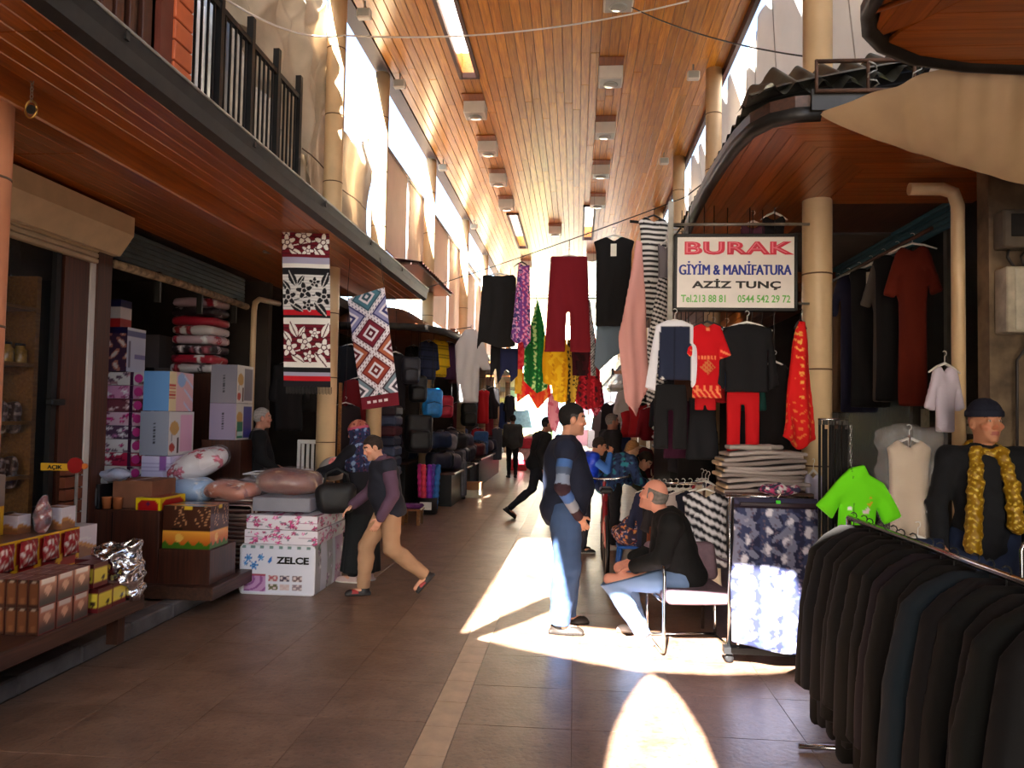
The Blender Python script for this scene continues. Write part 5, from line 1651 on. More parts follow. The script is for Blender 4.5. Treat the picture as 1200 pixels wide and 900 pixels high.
wire('cable', 'white cable sagging across the street under the pine ceiling', [(-2.95, 5.6, 5.02), (-2.79, 8.7, 6.15), (1.2, 8.6, 6.75 - .35)], .16, .010, M_WW)
wire('cable', 'thin dark cable from the ceiling lamp to the cream column', [(.48, 9.0, 6.62), (1.9, 6.12, 4.55)], .10, .007, M_WK)
wire('clothes_line', 'thin dark line across the street carrying the hanging clothes', [(-2.27, 11.2, 3.56), (1.0, 7.34, 3.80), (1.80, 6.28, 4.35)], .03, .006, M_WK)
# ------------------------------------------------------------------ white sheets along the upper right
WHITE = mat('white_tarpaulin', (236, 230, 222), .7, var=.04, scale=2, bump=.2, bscale=4, trans=.10)
segs = [(4.9, 8.1, 'white tarpaulin sheet behind the nearest cream column, above the corrugated roof'), (8.05, 11.0, 'white tarpaulin sheet between the first and second cream columns'), (11.0, 14.8, 'white tarpaulin sheet between the second and third cream columns'), (14.8, 19.5, 'white tarpaulin sheet past the third cream column'), (19.5, 30.0, 'long white tarpaulin sheet far down the street')]
for i, (a, b, lb) in enumerate(segs):
    def tw(u, v, a=a, b=b, i=i):
        y = a + (b - a) * u
        return (2.2 + .04 * math.sin(y * 7 + v * 2) + .05 * math.sin(y * 2.3 + 3 * v) + .12 * (1 - v), y, 3.7 + (3.0 - .10 * math.sin(PI * u)) * v)
    o = tarp('white_tarpaulin', lb, tw, 60, 12, WHITE)
    for k in range(1, 4):
        y = a + (b - a) * k / 4
        MB().tube([(2.19 + .04 * math.sin(y * 7 + v * 2) + .05 * math.sin(y * 2.3 + 3 * v) + .12 * (1 - v) - .004, y, 3.7 + 2.8 * v) for v in [q / 10 for q in range(11)]], .006, 5).build('sheet_seam', mat('seam_tape', (190, 180, 172), .7), o)
def tw2(u, v): return (3.0 + .06 * math.sin(u * 16 + v * 3), 2.5 + 2.7 * u, 3.9 + 3.0 * v)
tarp('white_tarpaulin', 'pale tarpaulin sheet above the gap between the two rounded canopies', tw2, 40, 10, WHITE)
M_PINKST = mat('pinkish_steel', (190, 168, 162), .5, var=.06)
br_ = thing('roof_brace', 'crossed pale steel braces beside the nearest cream column', 'brace', (2.75, 6.5, 3.8))
MB().tube([(0, -.9, 3.2), (0, .9, .6)], .035, 4).build('brace', M_PINKST, br_)
MB().tube([(-.03, -1.7, 1.45), (-.03, .15, 1.75)], .035, 4).build('brace', M_PINKST, br_)
MB().tube([(0.03, -.2, 3.2), (.03, -.2, .0)], .03, 4).build('post', M_PINKST, br_)
CANV = mat('sand_canvas', (196, 166, 126), .85, var=.08, scale=3, bump=.3, bscale=6, trans=.22)
def cv(u, v):
    # from the near canopy's rounded end down to the low front edge
    ax, ay, az = 1.33, 4.37, 3.40
    tx = 1.33 + (3.0 - 1.33) * u
    top = (max(1.33, tx), 4.30 - .38 * min(1, u / .28) - .02, 3.40 + .05 * min(1, u / .28))
    low = (tx, 4.33, 3.40 - .58 * u ** .8)
    w = v
    s = .10 * math.sin(PI * v) * min(1, u * 3)
    k = (.030 * abs(math.sin(u * 22 + 2.4 * v)) + .012 * math.sin(u * 60 + 7 * v)) * min(1, u * 3) * (.3 + .7 * v)
    return (top[0] * w + low[0] * (1 - w), top[1] * w + low[1] * (1 - w) + s * .3 + k, top[2] * w + low[2] * (1 - w) - s + k)
tarp('sun_canvas', 'sand coloured canvas slung between the two rounded canopies', cv, 120, 30, CANV)

# ------------------------------------------------------------------ signboard
sg = thing('signboard', 'white shop signboard lettered in red, blue, black and green', 'sign', (1.2, 6.0, 2.54))
M_SIGN = mat('sign_white', (236, 230, 224), .45, var=.03)
MB().box((0, 0, .285), (.90, .07, .56)).build('panel', M_SIGN, sg)
f_ = MB()
for s in (-1, 1):
    f_.box((s * .452, 0, .285), (.024, .09, .594), 0, .004)
    f_.box((0, 0, .285 + s * .285), (.93, .09, .024), 0, .004)
f_.build('frame', M_BLACK, sg)
def sline(s, z, x, size, col, nm, **kw):
    return lettering('lettering', s, size, mat(nm, col, .5, var=0), sg, (x, -.037, z), **kw)
sline('BURAK', .428, .01, .128, (214, 40, 70), 'sign_red', bold=.0065, xscale=1.86, space=1.08)
sline('BURAK', .432, .004, .128, (240, 120, 140), 'sign_pink', bold=-.0030, xscale=1.86, depth=.0032, space=1.08)
for dx in (-.0035, 0, .0035): sline('GİYİM & MANİFATURA', .266, dx - .005, .112, (36, 56, 164), 'sign_blue', bold=0.0, xscale=.715, depth=.002 + abs(dx) * .02)
sline('AZİZ TUNÇ', .165, .01, .072, (24, 22, 26), 'sign_black', bold=.0026, xscale=1.62, space=1.05)
sline('Tel.213 88 81', .055, -.235, .078, (110, 190, 90), 'sign_green', bold=.0014, xscale=.80)
sline('0544 542 29 72', .055, .215, .078, (110, 190, 90), 'sign_green', bold=.0012, xscale=.80)
po = thing('sign_post', 'slim grey steel frame carrying the signboard beside the column', 'post', (.72, 6.06, 2.3))
MB().bb(-.02, .02, -.02, .02, 0, 1.1).build('upright', M_ZINC, po)
MB().tube([(0, 0, .92), (1.06, 0, .92)], .012, 6).build('cross_bar', M_ZINC, po)
MB().tube([(.0, 0, .3), (1.06, 0, .3)], .010, 6).build('cross_bar', M_ZINC, po)

# ------------------------------------------------------------------ clothes hung round the signboard (Y about 5.9)
NAVY, BLACK_, REDC = (26, 34, 62), (16, 16, 20), (206, 10, 24)
def vestp(V):
    c = np.tile(lc((232, 234, 244)), (len(V), 1))
    k = (np.abs(V[:, 0]) < .125 - .02 * np.clip((V[:, 2] + .3) / .3, 0, 1)) & (V[:, 2] < -.07); c[k] = lc((34, 42, 66))
    c[k & (np.abs(V[:, 0]) < .004)] = lc((20, 26, 44))
    c[(np.hypot(V[:, 0] + .09, V[:, 2] + .47) < .012)] = lc((220, 220, 220)); return c
garment('boys_shirt', 'white long sleeved shirt under a navy waistcoat, hung below the signboard', 'shirt', (.74, 5.92, 2.47), .0, [(-.055, -.02), (.055, -.02), (.14, -.06), (.165, -.2), (.20, -.52), (.125, -.54), (.115, -.24), (.12, -.48), (-.12, -.48), (-.115, -.26), (-.14, -.57), (-.22, -.54), (-.175, -.24), (-.14, -.06)], 0, .06, .011, .008, 1, pattern=vestp)
garment('trousers', 'black trousers hung under the navy waistcoat', 'trousers', (.72, 5.96, 1.99), 0, g_trousers(.26, .5, .12, .02, .2), BLACK_, .05, .014, .01, 2, hang=False)
def reddress(V):
    x, z = V[:, 0], V[:, 2]; c = np.tile(lc(REDC), (len(V), 1)); G = lc((240, 140, 90))
    c[(np.abs(z + .30) < .012) & (np.abs(x) < .07) & (np.sin(x * 260) > -.4)] = G
    c[(np.abs(x) + np.abs(z + .37) * 1.1 < .062) & (np.sin(x * 180) * np.sin(z * 190) > -.2)] = lc((206, 120, 70))
    c[(z < -.535) & (np.sin(x * 150 + z * 120) > .2)] = G
    c[(z < -.51) & (z > -.55) & (np.abs(np.sin(x * 60)) > .85)] = G
    c[(np.abs(x) > .095) & (z > -.36) & (z < -.24) & (np.sin(z * 120 + x * 60) > .55)] = G
    c[(np.abs(np.abs(x) * 1.6 + z + .11) < .008) & (z > -.1)] = G; c[(np.abs(x) < .014) & (np.abs(z + .08) < .014)] = G
    return c
garment('embroidered_dress', 'small bright red dress embroidered in gold, below the sign lettering', 'dress', (.985, 5.92, 2.46), 0, g_top(.20, .57, .26, 1.30, .09, .02, .10, .9, .03), 0, .06, .009, .01, 3, pattern=reddress, hm=M_HANGK)
garment('trousers', 'small red trousers showing beneath the embroidered dress', 'trousers', (.985, 5.99, 1.95), 0, g_trousers(.17, .16, .075, .004, .12), (190, 16, 28), .04, .014, .004, 2, hang=False)
garment('jumper', 'black sleeveless top on a white hanger under the end of the signboard', 'top', (1.285, 5.94, 2.46), 0, g_top(.36, .52, .46, 1.05, .11, .03, .10, .98, .0), (18, 19, 24), .07, .013, .012, 4)
def redtr(V):
    c = np.tile(lc((196, 14, 24)), (len(V), 1)); return c
garment('trousers', 'bright red trousers hung under the black top', 'trousers', (1.275, 6.02, 2.04), 0, g_trousers(.25, .56, .105, .012, .2), 0, .06, .013, .008, 5, hang=False, pattern=redtr)
def goldred(V):
    c = np.tile(lc((214, 22, 24)), (len(V), 1)); z, x = V[:, 2], V[:, 0]; n = wob(V, 90, 2)
    c[(n > .55) & (z < -.62)] = lc((226, 130, 60)); c[(n > .3) & (np.abs(x + .03) < .02) & (z > -.6)] = lc((236, 170, 80)); c[(n > .75)] = lc((232, 120, 60)); return c
garment('long_dress', 'long red dress with gold specks against the nearest cream column', 'dress', (1.64, 5.80, 2.46), .3, [(-.02, -.03), (.03, -.03), (.06, -.2), (.08, -.5), (.12, -.9), (.0, -.98), (-.14, -.88), (-.09, -.5), (-.06, -.2)], 0, .09, .011, .02, 6, pattern=goldred, kf=50, hw=.1, hm=M_HANGK)
# dimmer garments behind them
bk = [(1.10, 2.46, .16, .6, (170, 20, 30), 'dim red'), (1.40, 2.42, .2, .62, (20, 70, 66), 'teal green'), (1.52, 2.4, .16, .8, (70, 12, 26), 'wine red'), (.9, 2.42, .18, .55, (70, 46, 36), 'brown'), (1.22, 2.46, .14, .5, (66, 100, 150), 'steel blue'), (1.44, 2.15, .18, .75, (34, 36, 44), 'charcoal'), (1.02, 2.0, .2, .6, (22, 24, 30), 'inky black'), (1.6, 2.2, .18, .7, (24, 20, 22), 'blackish'), (.86, 1.95, .2, .55, (60, 14, 44), 'plum')]
for i, (x, z, w, L, c_, nm) in enumerate(bk):
    garment('dress', '%s dress hanging in the second row behind the signboard clothes' % nm, 'dress', (x, 6.32 + .07 * (i % 3), z), .2 * (-1) ** i, g_top(w * 1.3, L, 0, 1.3), c_, .06, .02, .012, 10 + i, cord=3.44 - z)
garment('dress', 'dark pointed dress hanging high between the signboard and the column', 'dress', (1.62, 6.5, 3.45), 0, g_top(.2, .6, 0, 1.6), (22, 22, 28), .05, .02, .012, 31)
garment('dress', 'dull purple dress hanging above the signboard top', 'dress', (1.45, 6.5, 3.38), 0, g_top(.22, .5, 0, 1.3), (96, 56, 78), .05, .02, .012, 32)
# pink scarf, striped clothes at the far end of the canopy
def pink(V): return np.tile(lc((222, 164, 158)), (len(V), 1))
garment('pink_scarf', 'pale pink hanging scarf beside the striped clothes', 'scarf', (.50, 7.0, 3.32), .2, [(.02, 0), (.08, -.02), (.12, -.6), (.16, -1.3), (.05, -1.62), (-.06, -1.48), (-.13, -.9), (-.04, -.4)], 0, .05, .014, .025, 7, pattern=pink, hang=False, kf=46)
garment('striped_dress', 'black and white striped dress hanging from the canopy tip', 'dress', (.70, 7.22, 3.62), .3, g_top(.3, .95, 0, 1.15), 0, .06, .012, .015, 8, pattern=pat_hstripe((232, 230, 228), (22, 22, 26), .05, .52), hm=M_HANGK)
garment('striped_skirt', 'slanting black and white striped skirt below the striped dress', 'skirt', (.73, 7.05, 3.0), .1, [(.0, -.02), (.09, -.02), (.10, -.5), (.06, -1.0), (-.09, -1.22), (-.13, -.8), (-.06, -.4)], 0, .05, .012, .012, 9, pattern=pat_hstripe((220, 216, 214), (22, 22, 26), .042, .5, .4), hang=False)
garment('denim_strip', 'grey shiny dress strip between the stripes and the sign', 'dress', (.80, 7.1, 3.35), .2, g_top(.16, .9, 0, 1.2), (118, 112, 120), .05, .016, .012, 10, m=M_SHEEN)
ls_ = thing('louvre_panel', 'pale slatted panel behind the striped dress', 'panel', (.85, 7.6, 2.9))
for k in range(14): MB().box((0, 0, .03 + k * .05), (.26, .02, .036)).build('slat', mat('pale_slat', (200, 200, 204), .4, var=.04), ls_)
MB().tube([(.1, 0, .6), (.13, -.22, .63)], .01, 5).build('bracket', M_BLACK, ls_)
bo = MB().tube([(.48, 7.25, 3.55), (1.02, 7.35, 3.52)], .014, 6).build('hanging_bar', M_BLACK); tag(bo, 'black bar sticking out of the canopy tip', 'bar')

# ------------------------------------------------------------------ clothes on the line across the street
def LN(t):  # point on the line between the left column and the canopy tip
    a, b = Vector((1.0, 7.34, 3.80)), Vector((-2.27, 11.2, 3.56))
    p = a.lerp(b, t); p.z -= .03 * 4 * t * (1 - t); return p
def on_line(t, dz=0.0): 
    p = LN(t); return (p.x, p.y, p.z + dz)
p_ = on_line(.192, -.10)
garment('sleeveless_top', 'long black sleeveless top with a white price tag hung on the line', 'top', p_, -.1, g_top(.43, .95, 0, 1.0, .16, .05), (14, 14, 18), .08, .014, .014, 11)
tgm = MB().box((0, -.06, -.19), (.06, .006, .13)).build('price_tag', M_LAMP, bpy.data.objects['sleeveless_top'])
garment('denim_skirt', 'grey blue denim skirt below the black sleeveless top', 'skirt', (p_[0] + .03, p_[1] + .1, p_[2] - .95), 0, [(-.2, 0), (.2, 0), (.21, -.2), (.1, -.28), (-.02, -.36), (-.16, -.5), (-.22, -.44)], (96, 112, 126), .06, .016, .012, 12, hang=False)
p_ = on_line(.338, -.15)
garment('wide_trousers', 'wide maroon trousers clipped to the line in the middle of the street', 'trousers', p_, .0, g_trousers(.46, 1.09, .235, .018, .64, 1.14), (112, 10, 26), .07, .016, .014, 13, hw=.46, cord=.16)
p_ = on_line(.510, -.03)
garment('floral_dress', 'slim purple and pink flowered dress on the line', 'dress', (p_[0] - .02, p_[1], p_[2] - .02), .3, [(-.04, -.02), (.02, -.07), (.10, -.05), (.11, -.4), (.13, -.98), (.05, -1.10), (.03, -1.0), (-.05, -1.03), (-.12, -.96), (-.08, -.5)], 0, .07, .013, .012, 14, pattern=pat_floral((112, 60, 136), [(214, 170, 206), (190, 40, 90), (60, 50, 110), (230, 150, 190)], 3, 46), hw=.2, hm=M_HANGK)
p_ = on_line(.617, -.09)
garment('black_skirt', 'long black skirt on a white hanger, first on the line from the columns', 'skirt', (p_[0], p_[1], p_[2] + .0), 0, [(-.20, -.03), (-.08, -.05), (.08, -.05), (.19, -.03), (.23, -.08), (.24, -.96), (.02, -.98), (-.2, -.90), (-.26, -1.02)], (17, 17, 20), .09, .02, .016, 15, hw=.5)
for (t, dx, dz, w, L, col, nm) in ((.60, .08, -1.05, .12, .36, (24, 30, 66), 'navy'), (.617, -.04, -1.0, .08, .44, (16, 16, 20), 'black')):
    q = on_line(t, dz)
    garment('trousers', '%s trouser leg hanging below the long black skirt' % nm, 'trousers', (q[0] + dx, q[1] + .3, q[2]), 0, [(-w, 0), (w, 0), (w * 1.05, -L), (w * .2, -L - .1), (0, -.3), (-w * .3, -L * .8), (-w, -L * 1.2)], col, .06, .02, .01, 16, hang=False, cord=3.62 - q[2])
# scarves and clothes behind the line, bright ones
sc_list = [
 ('green_scarf', 'glittering green scarf fanned out below the line', 'scarf', (-.53, 9.9, 3.20), [(0, 0), (.02, 0), (.11, -.35), (.17, -.8), (.16, -1.15), (.02, -1.22), (-.16, -1.05), (-.15, -.6), (-.07, -.3)], pat_floral((10, 92, 36), [(60, 170, 80), (14, 110, 44), (190, 220, 150)], 1, 60)),
 ('red_scarf', 'thin red scarf beside the green glittering one', 'scarf', (-.68, 10.1, 3.20), [(0, 0), (.05, 0), (.02, -.5), (-.02, -.9), (-.14, -.9), (-.08, -.4)], pat_floral((206, 26, 50), [(230, 70, 80)], 2, 40)),
 ('yellow_scarf', 'deep yellow fringed scarf hanging under the maroon trousers', 'scarf', (-.27, 9.8, 2.64), [(-.15, .1), (.14, .04), (.17, -.4), (.16, -.76), (.07, -.78), (-.02, -.74), (-.05, -.56), (-.16, -.52), (-.18, -.25)], pat_floral((226, 168, 8), [(240, 196, 30), (210, 140, 6)], 4, 30)),
 ('yellow_scarf', 'narrow mustard scarf between the flowered dress and the green scarf', 'scarf', (-.77, 10.2, 2.66), [(-.02, .06), (.04, .06), (.06, -.35), (.04, -.68), (-.05, -.68), (-.06, -.3)], pat_floral((214, 160, 20), [(230, 180, 60)], 5, 30)),
 ('orange_scarf', 'orange and red scarf ends under the green scarf', 'scarf', (-.58, 10.3, 2.28), [(-.24, 0), (.2, 0), (.25, -.3), (.06, -.5), (-.06, -.3), (-.22, -.42)], pat_floral((236, 74, 40), [(226, 20, 40), (240, 140, 70)], 6, 30)),
 ('leopard_scarf', 'yellow and black snake patterned scarf next to the maroon trousers', 'scarf', (-.07, 10.1, 2.6), [(-.06, .12), (.05, .1), (.12, -.3), (.05, -.82), (-.08, -.8), (-.1, -.3)], pat_floral((206, 170, 60), [(40, 30, 22), (60, 44, 26)], 7, 60)),
 ('red_shawl', 'red and black lace shawl behind the black sleeveless top', 'shawl', (.11, 10.2, 2.98), [(-.14, 0), (.1, 0), (.2, -.6), (.22, -1.15), (.02, -1.2), (-.16, -1.05), (-.14, -.5)], pat_floral((150, 16, 30), [(60, 14, 24), (210, 40, 60)], 8, 40)),
 ('check_scarf', 'narrow black and white checked scarf in front of the red shawl', 'scarf', (.13, 9.6, 3.15), [(-.04, 0), (.03, 0), (.10, -.5), (.12, -.95), (.04, -.95), (.02, -.4)], pat_hstripe((214, 214, 216), (50, 50, 56), .022, .5, .6)),
 ('wine_blouse', 'dark wine blouse tight behind the maroon trousers', 'blouse', (.04, 10.0, 3.22), [(-.1, 0), (.12, 0), (.16, -.5), (.1, -1.0), (-.1, -1.0), (-.12, -.5)], pat_floral((66, 14, 26), [(40, 12, 20)], 9, 30)),
 ('rose_scarf', 'thin rose pink scarf dangling lowest under the yellow ones', 'scarf', (-.30, 11.0, 1.94), [(-.1, .1), (.05, .1), (.07, -.3), (.02, -.5), (-.06, -.42), (-.12, -.2)], pat_floral((206, 100, 130), [(226, 150, 170)], 10, 30)),
 ('crimson_scarf', 'crimson tassel scarf beneath the red lace shawl', 'scarf', (.16, 10.8, 2.1), [(-.2, .1), (.2, .1), (.24, -.2), (.12, -.42), (.02, -.25), (-.12, -.34), (-.2, -.15)], pat_floral((196, 30, 60), [(120, 16, 36), (230, 120, 140)], 11, 40)),
]
for i, (nm, lb, cat, loc, poly, pf) in enumerate(sc_list):
    garment(nm, lb, cat, loc, .15 * math.sin(i * 2.1), poly, 0, .04, .014, .018, 20 + i, pattern=pf, hang=False, kf=60, cord=3.26 - loc[2])
rk = thing('hanging_rail', 'overhead black rail holding the bright scarves across the street', 'rail', (-.2, 10.05, 3.25))
MB().tube([(-.62, 0, .0), (.45, 0, .0)], .007, 6).build('bar', M_BLACK, rk)
for yy in (-.45, -.25, -.15, .05, .15, .25, .75, .95): MB().tube([(-.62, yy, .008), (.45, yy, .008)], .004, 5).build('bar', M_BLACK, rk)
for xx in (-.62, .45): MB().tube([(xx, -.5, 0), (xx, 1.0, 0)], .006, 5).build('cross_bar', M_BLACK, rk)
MB().tube([(-.45, 0, 0), (-.45, 0, 3.4)], .0014, 4).build('wire', M_WK, rk); MB().tube([(.4, 0, 0), (.4, 0, 3.4)], .0014, 4).build('wire', M_WK, rk)
# white gown hanging on the left
garment('white_gown', 'long pale grey white gown hanging from the left canopies', 'gown', (-1.84, 13.2, 3.2), .0, [(-.1, -.02), (.1, -.02), (.22, -.2), (.36, -.72), (.22, -.74), (.16, -.66), (.15, -1.3), (-.2, -1.3), (-.26, -.6), (-.28, -.3)], (196, 194, 196), .14, .022, .02, 41, hw=.3, cord=.05)
MB().tube([(0, 0, .02), (-.5, .3, -.02)], .008, 6).build('hanging_bar', M_HANGK, bpy.data.objects['white_gown'])

# ------------------------------------------------------------------ skirt rack in the sun
sk = thing('garment_rack', 'steel wheeled rack with clothes at the front of the signboard shop', 'rack', (1.36, 5.5, 0))
for x in (-.27, .27):
    MB().tube([(x, .05, .1), (x, .05, 1.17)], .012, 8).build('post', M_CHROME, sk)
    w_ = MB().lathe([(.012, -.012), (.03, -.012), (.032, 0), (.03, .012), (.012, .012)], n=12).build('caster', M_BLACK, sk, (x, .05, .033)); w_.rotation_euler = (PI / 2, 0, 0)
MB().bb(-.31, .31, .01, .09, .07, .115).build('base', M_BLACK, sk)
MB().tube([(-.3, .05, 1.16), (.3, .05, 1.16)], .013, 8).build('top_bar', M_CHROME, sk)
def tie(V):
    x, z = V[:, 0], V[:, 2]; P2 = V[:, [0, 2, 1]].copy(); P2[:, 2] = 0
    n = wob(P2, 34, 3); n2 = wob(P2, 62, 9); n3 = wob(P2, 110, 5)
    b = lc((54, 62, 98)); c = np.tile(b, (len(V), 1))
    c[n2 > .2] = lc((36, 40, 70)); c[n > .3] = lc((120, 124, 150)); c[n3 > .6] = lc((96, 84, 104))
    gx = (x + .03 * np.sin(z * 9)) / .125; gz = z / .125 + .5 * (np.floor(gx) % 2)
    r = np.hypot((gx % 1) - .5, (gz % 1) - .5); c[(r + .22 * n2 + .1 * n3) < .20] = lc((150, 150, 172)); c[(r + .2 * n2 + .14 * n3) < .09] = lc((214, 212, 224))
    c[(z < -.02) & (z > -.075)] = lc((58, 58, 84)); c[(z < -.075) & (z > -.10)] = lc((34, 20, 34)); return c
garment('print_skirt', 'long navy and white blossom print skirt on the wheeled rack, lower half in the sun', 'skirt', (1.36, 5.38, 1.20), .03, [(-.28, -.03), (.28, -.03), (.28, -.3), (.30, -.7), (.29, -1.06), (.1, -1.08), (-.1, -1.05), (-.29, -1.0), (-.30, -.6), (-.28, -.3)], 0, .07, .0085, .012, 51, pattern=tie, hang=False, kf=26)
hk = thing('clip_hanger', 'dark clip hanger with a green size tab over the print skirt', 'hanger', (1.36, 5.32, 1.13))
MB().bb(-.25, .25, -.008, .008, -.012, .014, .004).build('bar', mat('dark_plum_plastic', (40, 22, 36), .4), hk)
MB().tube([(0, 0, .01), (0, 0, .05), (.02, 0, .075), (.01, 0, .1), (-.02, 0, .09)], .004, 6).build('hook', M_CHROME, hk)
MB().box((0, -.01, .02), (.03, .01, .022), 0, .003).build('size_tab', mat('green_tab', (60, 210, 50), .4, var=.02), hk)
# folded trousers on a stand
stn = thing('goods_stand', 'dark stand under the folded grey trousers', 'stand', (1.40, 6.0, 0))
MB().bb(-.30, .34, -.2, .24, 1.13, 1.165).build('stand_top', W_BROWN, stn)
for (x, y) in ((-.1, .2), (.3, -.16), (.3, .2), (-.1, -.1)): MB().bb(x - .02, x + .02, y - .02, y + .02, 0, 1.13).build('leg', M_BLACK, stn)
for i in range(9):
    z = 1.168 + i * .033
    def ff(P, i=i): return rbox(P - np.stack([0 * P[:, 0], 0 * P[:, 1], .012 * np.sin(P[:, 0] * 7 + i) + .010 * np.sin(P[:, 0] * 3)], 1), (0, 0, .016), (.30 + .02 * math.sin(i * 2.3), .17, .0155), .014) + .002 * wob(P, 30, i)
    k = (158, 148, 146) if i % 3 else (132, 122, 120)
    def cf(V, k=k):
        c = np.tile(lc(k), (len(V), 1)); c[(V[:, 0] < -.29)] = lc((196, 170, 140)); return c
    o = sdf_obj('folded_trousers', ff, (-.37, -.2, -.04), (.37, .2, .075), .0095, M_CLOTH, None, cf, (1.39 + .02 * math.sin(i * 1.7), 5.97, z), .05 * math.sin(i))
    tag(o, 'grey folded trousers, %s from the bottom of the pile beside the cream column' % (ords + ('ninth',))[i], 'trousers', 'folded grey trousers in the pile')
o = sdf_obj('folded_trousers', lambda P: smin(rbox(P, (-.06, 0, .02), (.16, .1, .018), .016), rcap(P, (.02, -.05, .03), (.2, .05, .02), .02, .018), .02) + .004 * wob(P, 40, 3), (-.27, -.16, -.03), (.27, .16, .08), .0095, M_CLOTH, None, (164, 156, 152), (1.36, 5.95, 1.47))
tag(o, 'loosely rolled grey trousers lying on top of the folded pile', 'trousers')
o = sdf_obj('print_bundle', lambda P: ell(P, (0, 0, .03), (.15, .09, .04)) + .016 * wob(P, 40, 2), (-.2, -.13, -.03), (.2, .13, .1), .011, M_CLOTH, None, pat_floral((60, 60, 90), [(226, 220, 226), (190, 70, 120)], 3, 60), (1.45, 5.68, 1.17))
tag(o, 'crumpled flowered cloth tucked between the print skirt and the grey trousers', 'cloth')
# clothes rail running back from it
rl = thing('clothes_rail', 'chrome clothes rail running back behind the seated man', 'rail', (.95, 7.0, 0))
MB().tube([(-.15, 1.3, 1.0), (.10, -.6, 1.17)], .013, 8).build('bar', M_CHROME, rl)
for (x, y, z) in ((-.15, 1.3, 1.0), (.10, -.58, 1.168)): MB().tube([(x, y, 0), (x, y, z)], .014, 8).build('post', M_CHROME, rl)
rc = [((30, 34, 60), 'navy'), ((24, 22, 28), 'black'), ((110, 60, 40), 'rust'), ((40, 36, 40), 'charcoal'), ((70, 64, 60), 'taupe'), ((34, 30, 40), 'dark violet'), ((190, 180, 176), 'pale grey'), ((28, 30, 46), 'midnight blue'), ((200, 196, 200), 'white and black striped')]
for i, (c_, nm) in enumerate(rc):
    t = .06 + i * .092
    x = .80 + .32 * t + (-.0); y = 8.3 - 2.45 * t; z = 1.0 + .22 * t
    garment('hanging_garment', '%s garment on the chrome rail behind the seated man' % nm, 'garment', (x, y, z - .02), -.15, g_top(.38, .62 + .1 * (i % 2), .4 if i % 3 == 0 else 0, 1.1), c_, .06, .02, .012, 60 + i, pattern=pat_hstripe((226, 224, 230), (30, 30, 40), .07, .5, .5) if i == 8 else None)
for i, (y, c_, nm, pf) in enumerate(((6.15, 0, 'red and white flowered', pat_floral((214, 200, 196), [(190, 40, 60), (200, 80, 90)], 3, 40)), (6.0, (222, 206, 180), 'cream', None), (6.32, (34, 36, 66), 'long navy', None))):
    garment('hanging_dress', '%s dress at the end of the chrome rail by the print skirt' % nm, 'dress', (1.10 + .0 * i, y + .50, 1.2), -.9, g_top(.3, .95, 0, 1.25), c_, .06, .016, .014, 70 + i, pattern=pf)

# ------------------------------------------------------------------ belt stand, neon shirt
bs = thing('belt_stand', 'black stand hung with black belts beside the neon shirt', 'stand', (1.60, 4.98, 0))
MB().tube([(0, 0, 0), (0, 0, 1.72)], .014, 8).build('post', M_CHROME, bs)
MB().bb(-.1, .1, -.1, .1, 0, .02).build('base', M_BLACK, bs)
MB().tube([(-.09, -.03, 1.71), (.09, -.03, 1.71)], .008, 6).build('bar', M_CHROME, bs)
for i in range(9):
    x = -.085 + i * .02
    MB().box((x, -.04 - .01 * (i % 2), 1.25 - .03 * (i % 3)), (.015, .006, .92)).build('belt', mat('black_leather', (15, 14, 15), .75, var=.1, spec=.2), bs)
    MB().box((x, -.05 - .01 * (i % 2), 1.69), (.018, .008, .03), 0, .003).build('buckle', M_DARKMETAL, bs)
cn = thing('hook_chain', 'thin chrome chain with a hook holding up the neon shirt', 'chain', (1.69, 4.9, 1.42))
for i in range(10): MB().tube([(.006 * math.cos(t) * (i % 2), .006 * math.cos(t) * ((i + 1) % 2), .01 + i * .026 + .015 * math.sin(t)) for t in [k * PI / 4 for k in range(9)]], .002, 4).build('chain_link', M_CHROME, cn)
def neon(V):
    c = np.tile(lc((110, 226, 20)), (len(V), 1)); x, z = V[:, 0], V[:, 2]
    c[(np.abs(x + .05) < .004)] = lc((60, 140, 30)); c[(np.hypot((x - .02) * 1, (z + .27)) < .025) & (wob(V, 90, 1) > -.3)] = lc((236, 220, 226)); c[(np.hypot(x - .06, z + .22) < .03) & (wob(V, 120, 4) > .3)] = lc((220, 160, 40)); c[(np.hypot(x + .07, z + .26) < .012)] = lc((240, 240, 240)); c[z < -.425] = lc((70, 130, 50)); return c
garment('neon_shirt', 'neon green zipped kids shirt hung beside the belt stand', 'shirt', (1.71, 4.82, 1.44), .1, [(-.05, -.02), (.03, .0), (.06, -.06), (.15, -.11), (.26, -.31), (.15, -.36), (.11, -.26), (.09, -.44), (-.13, -.43), (-.12, -.24), (-.17, -.33), (-.26, -.25), (-.13, -.09)], 0, .08, .010, .01, 80, pattern=neon, hang=False)
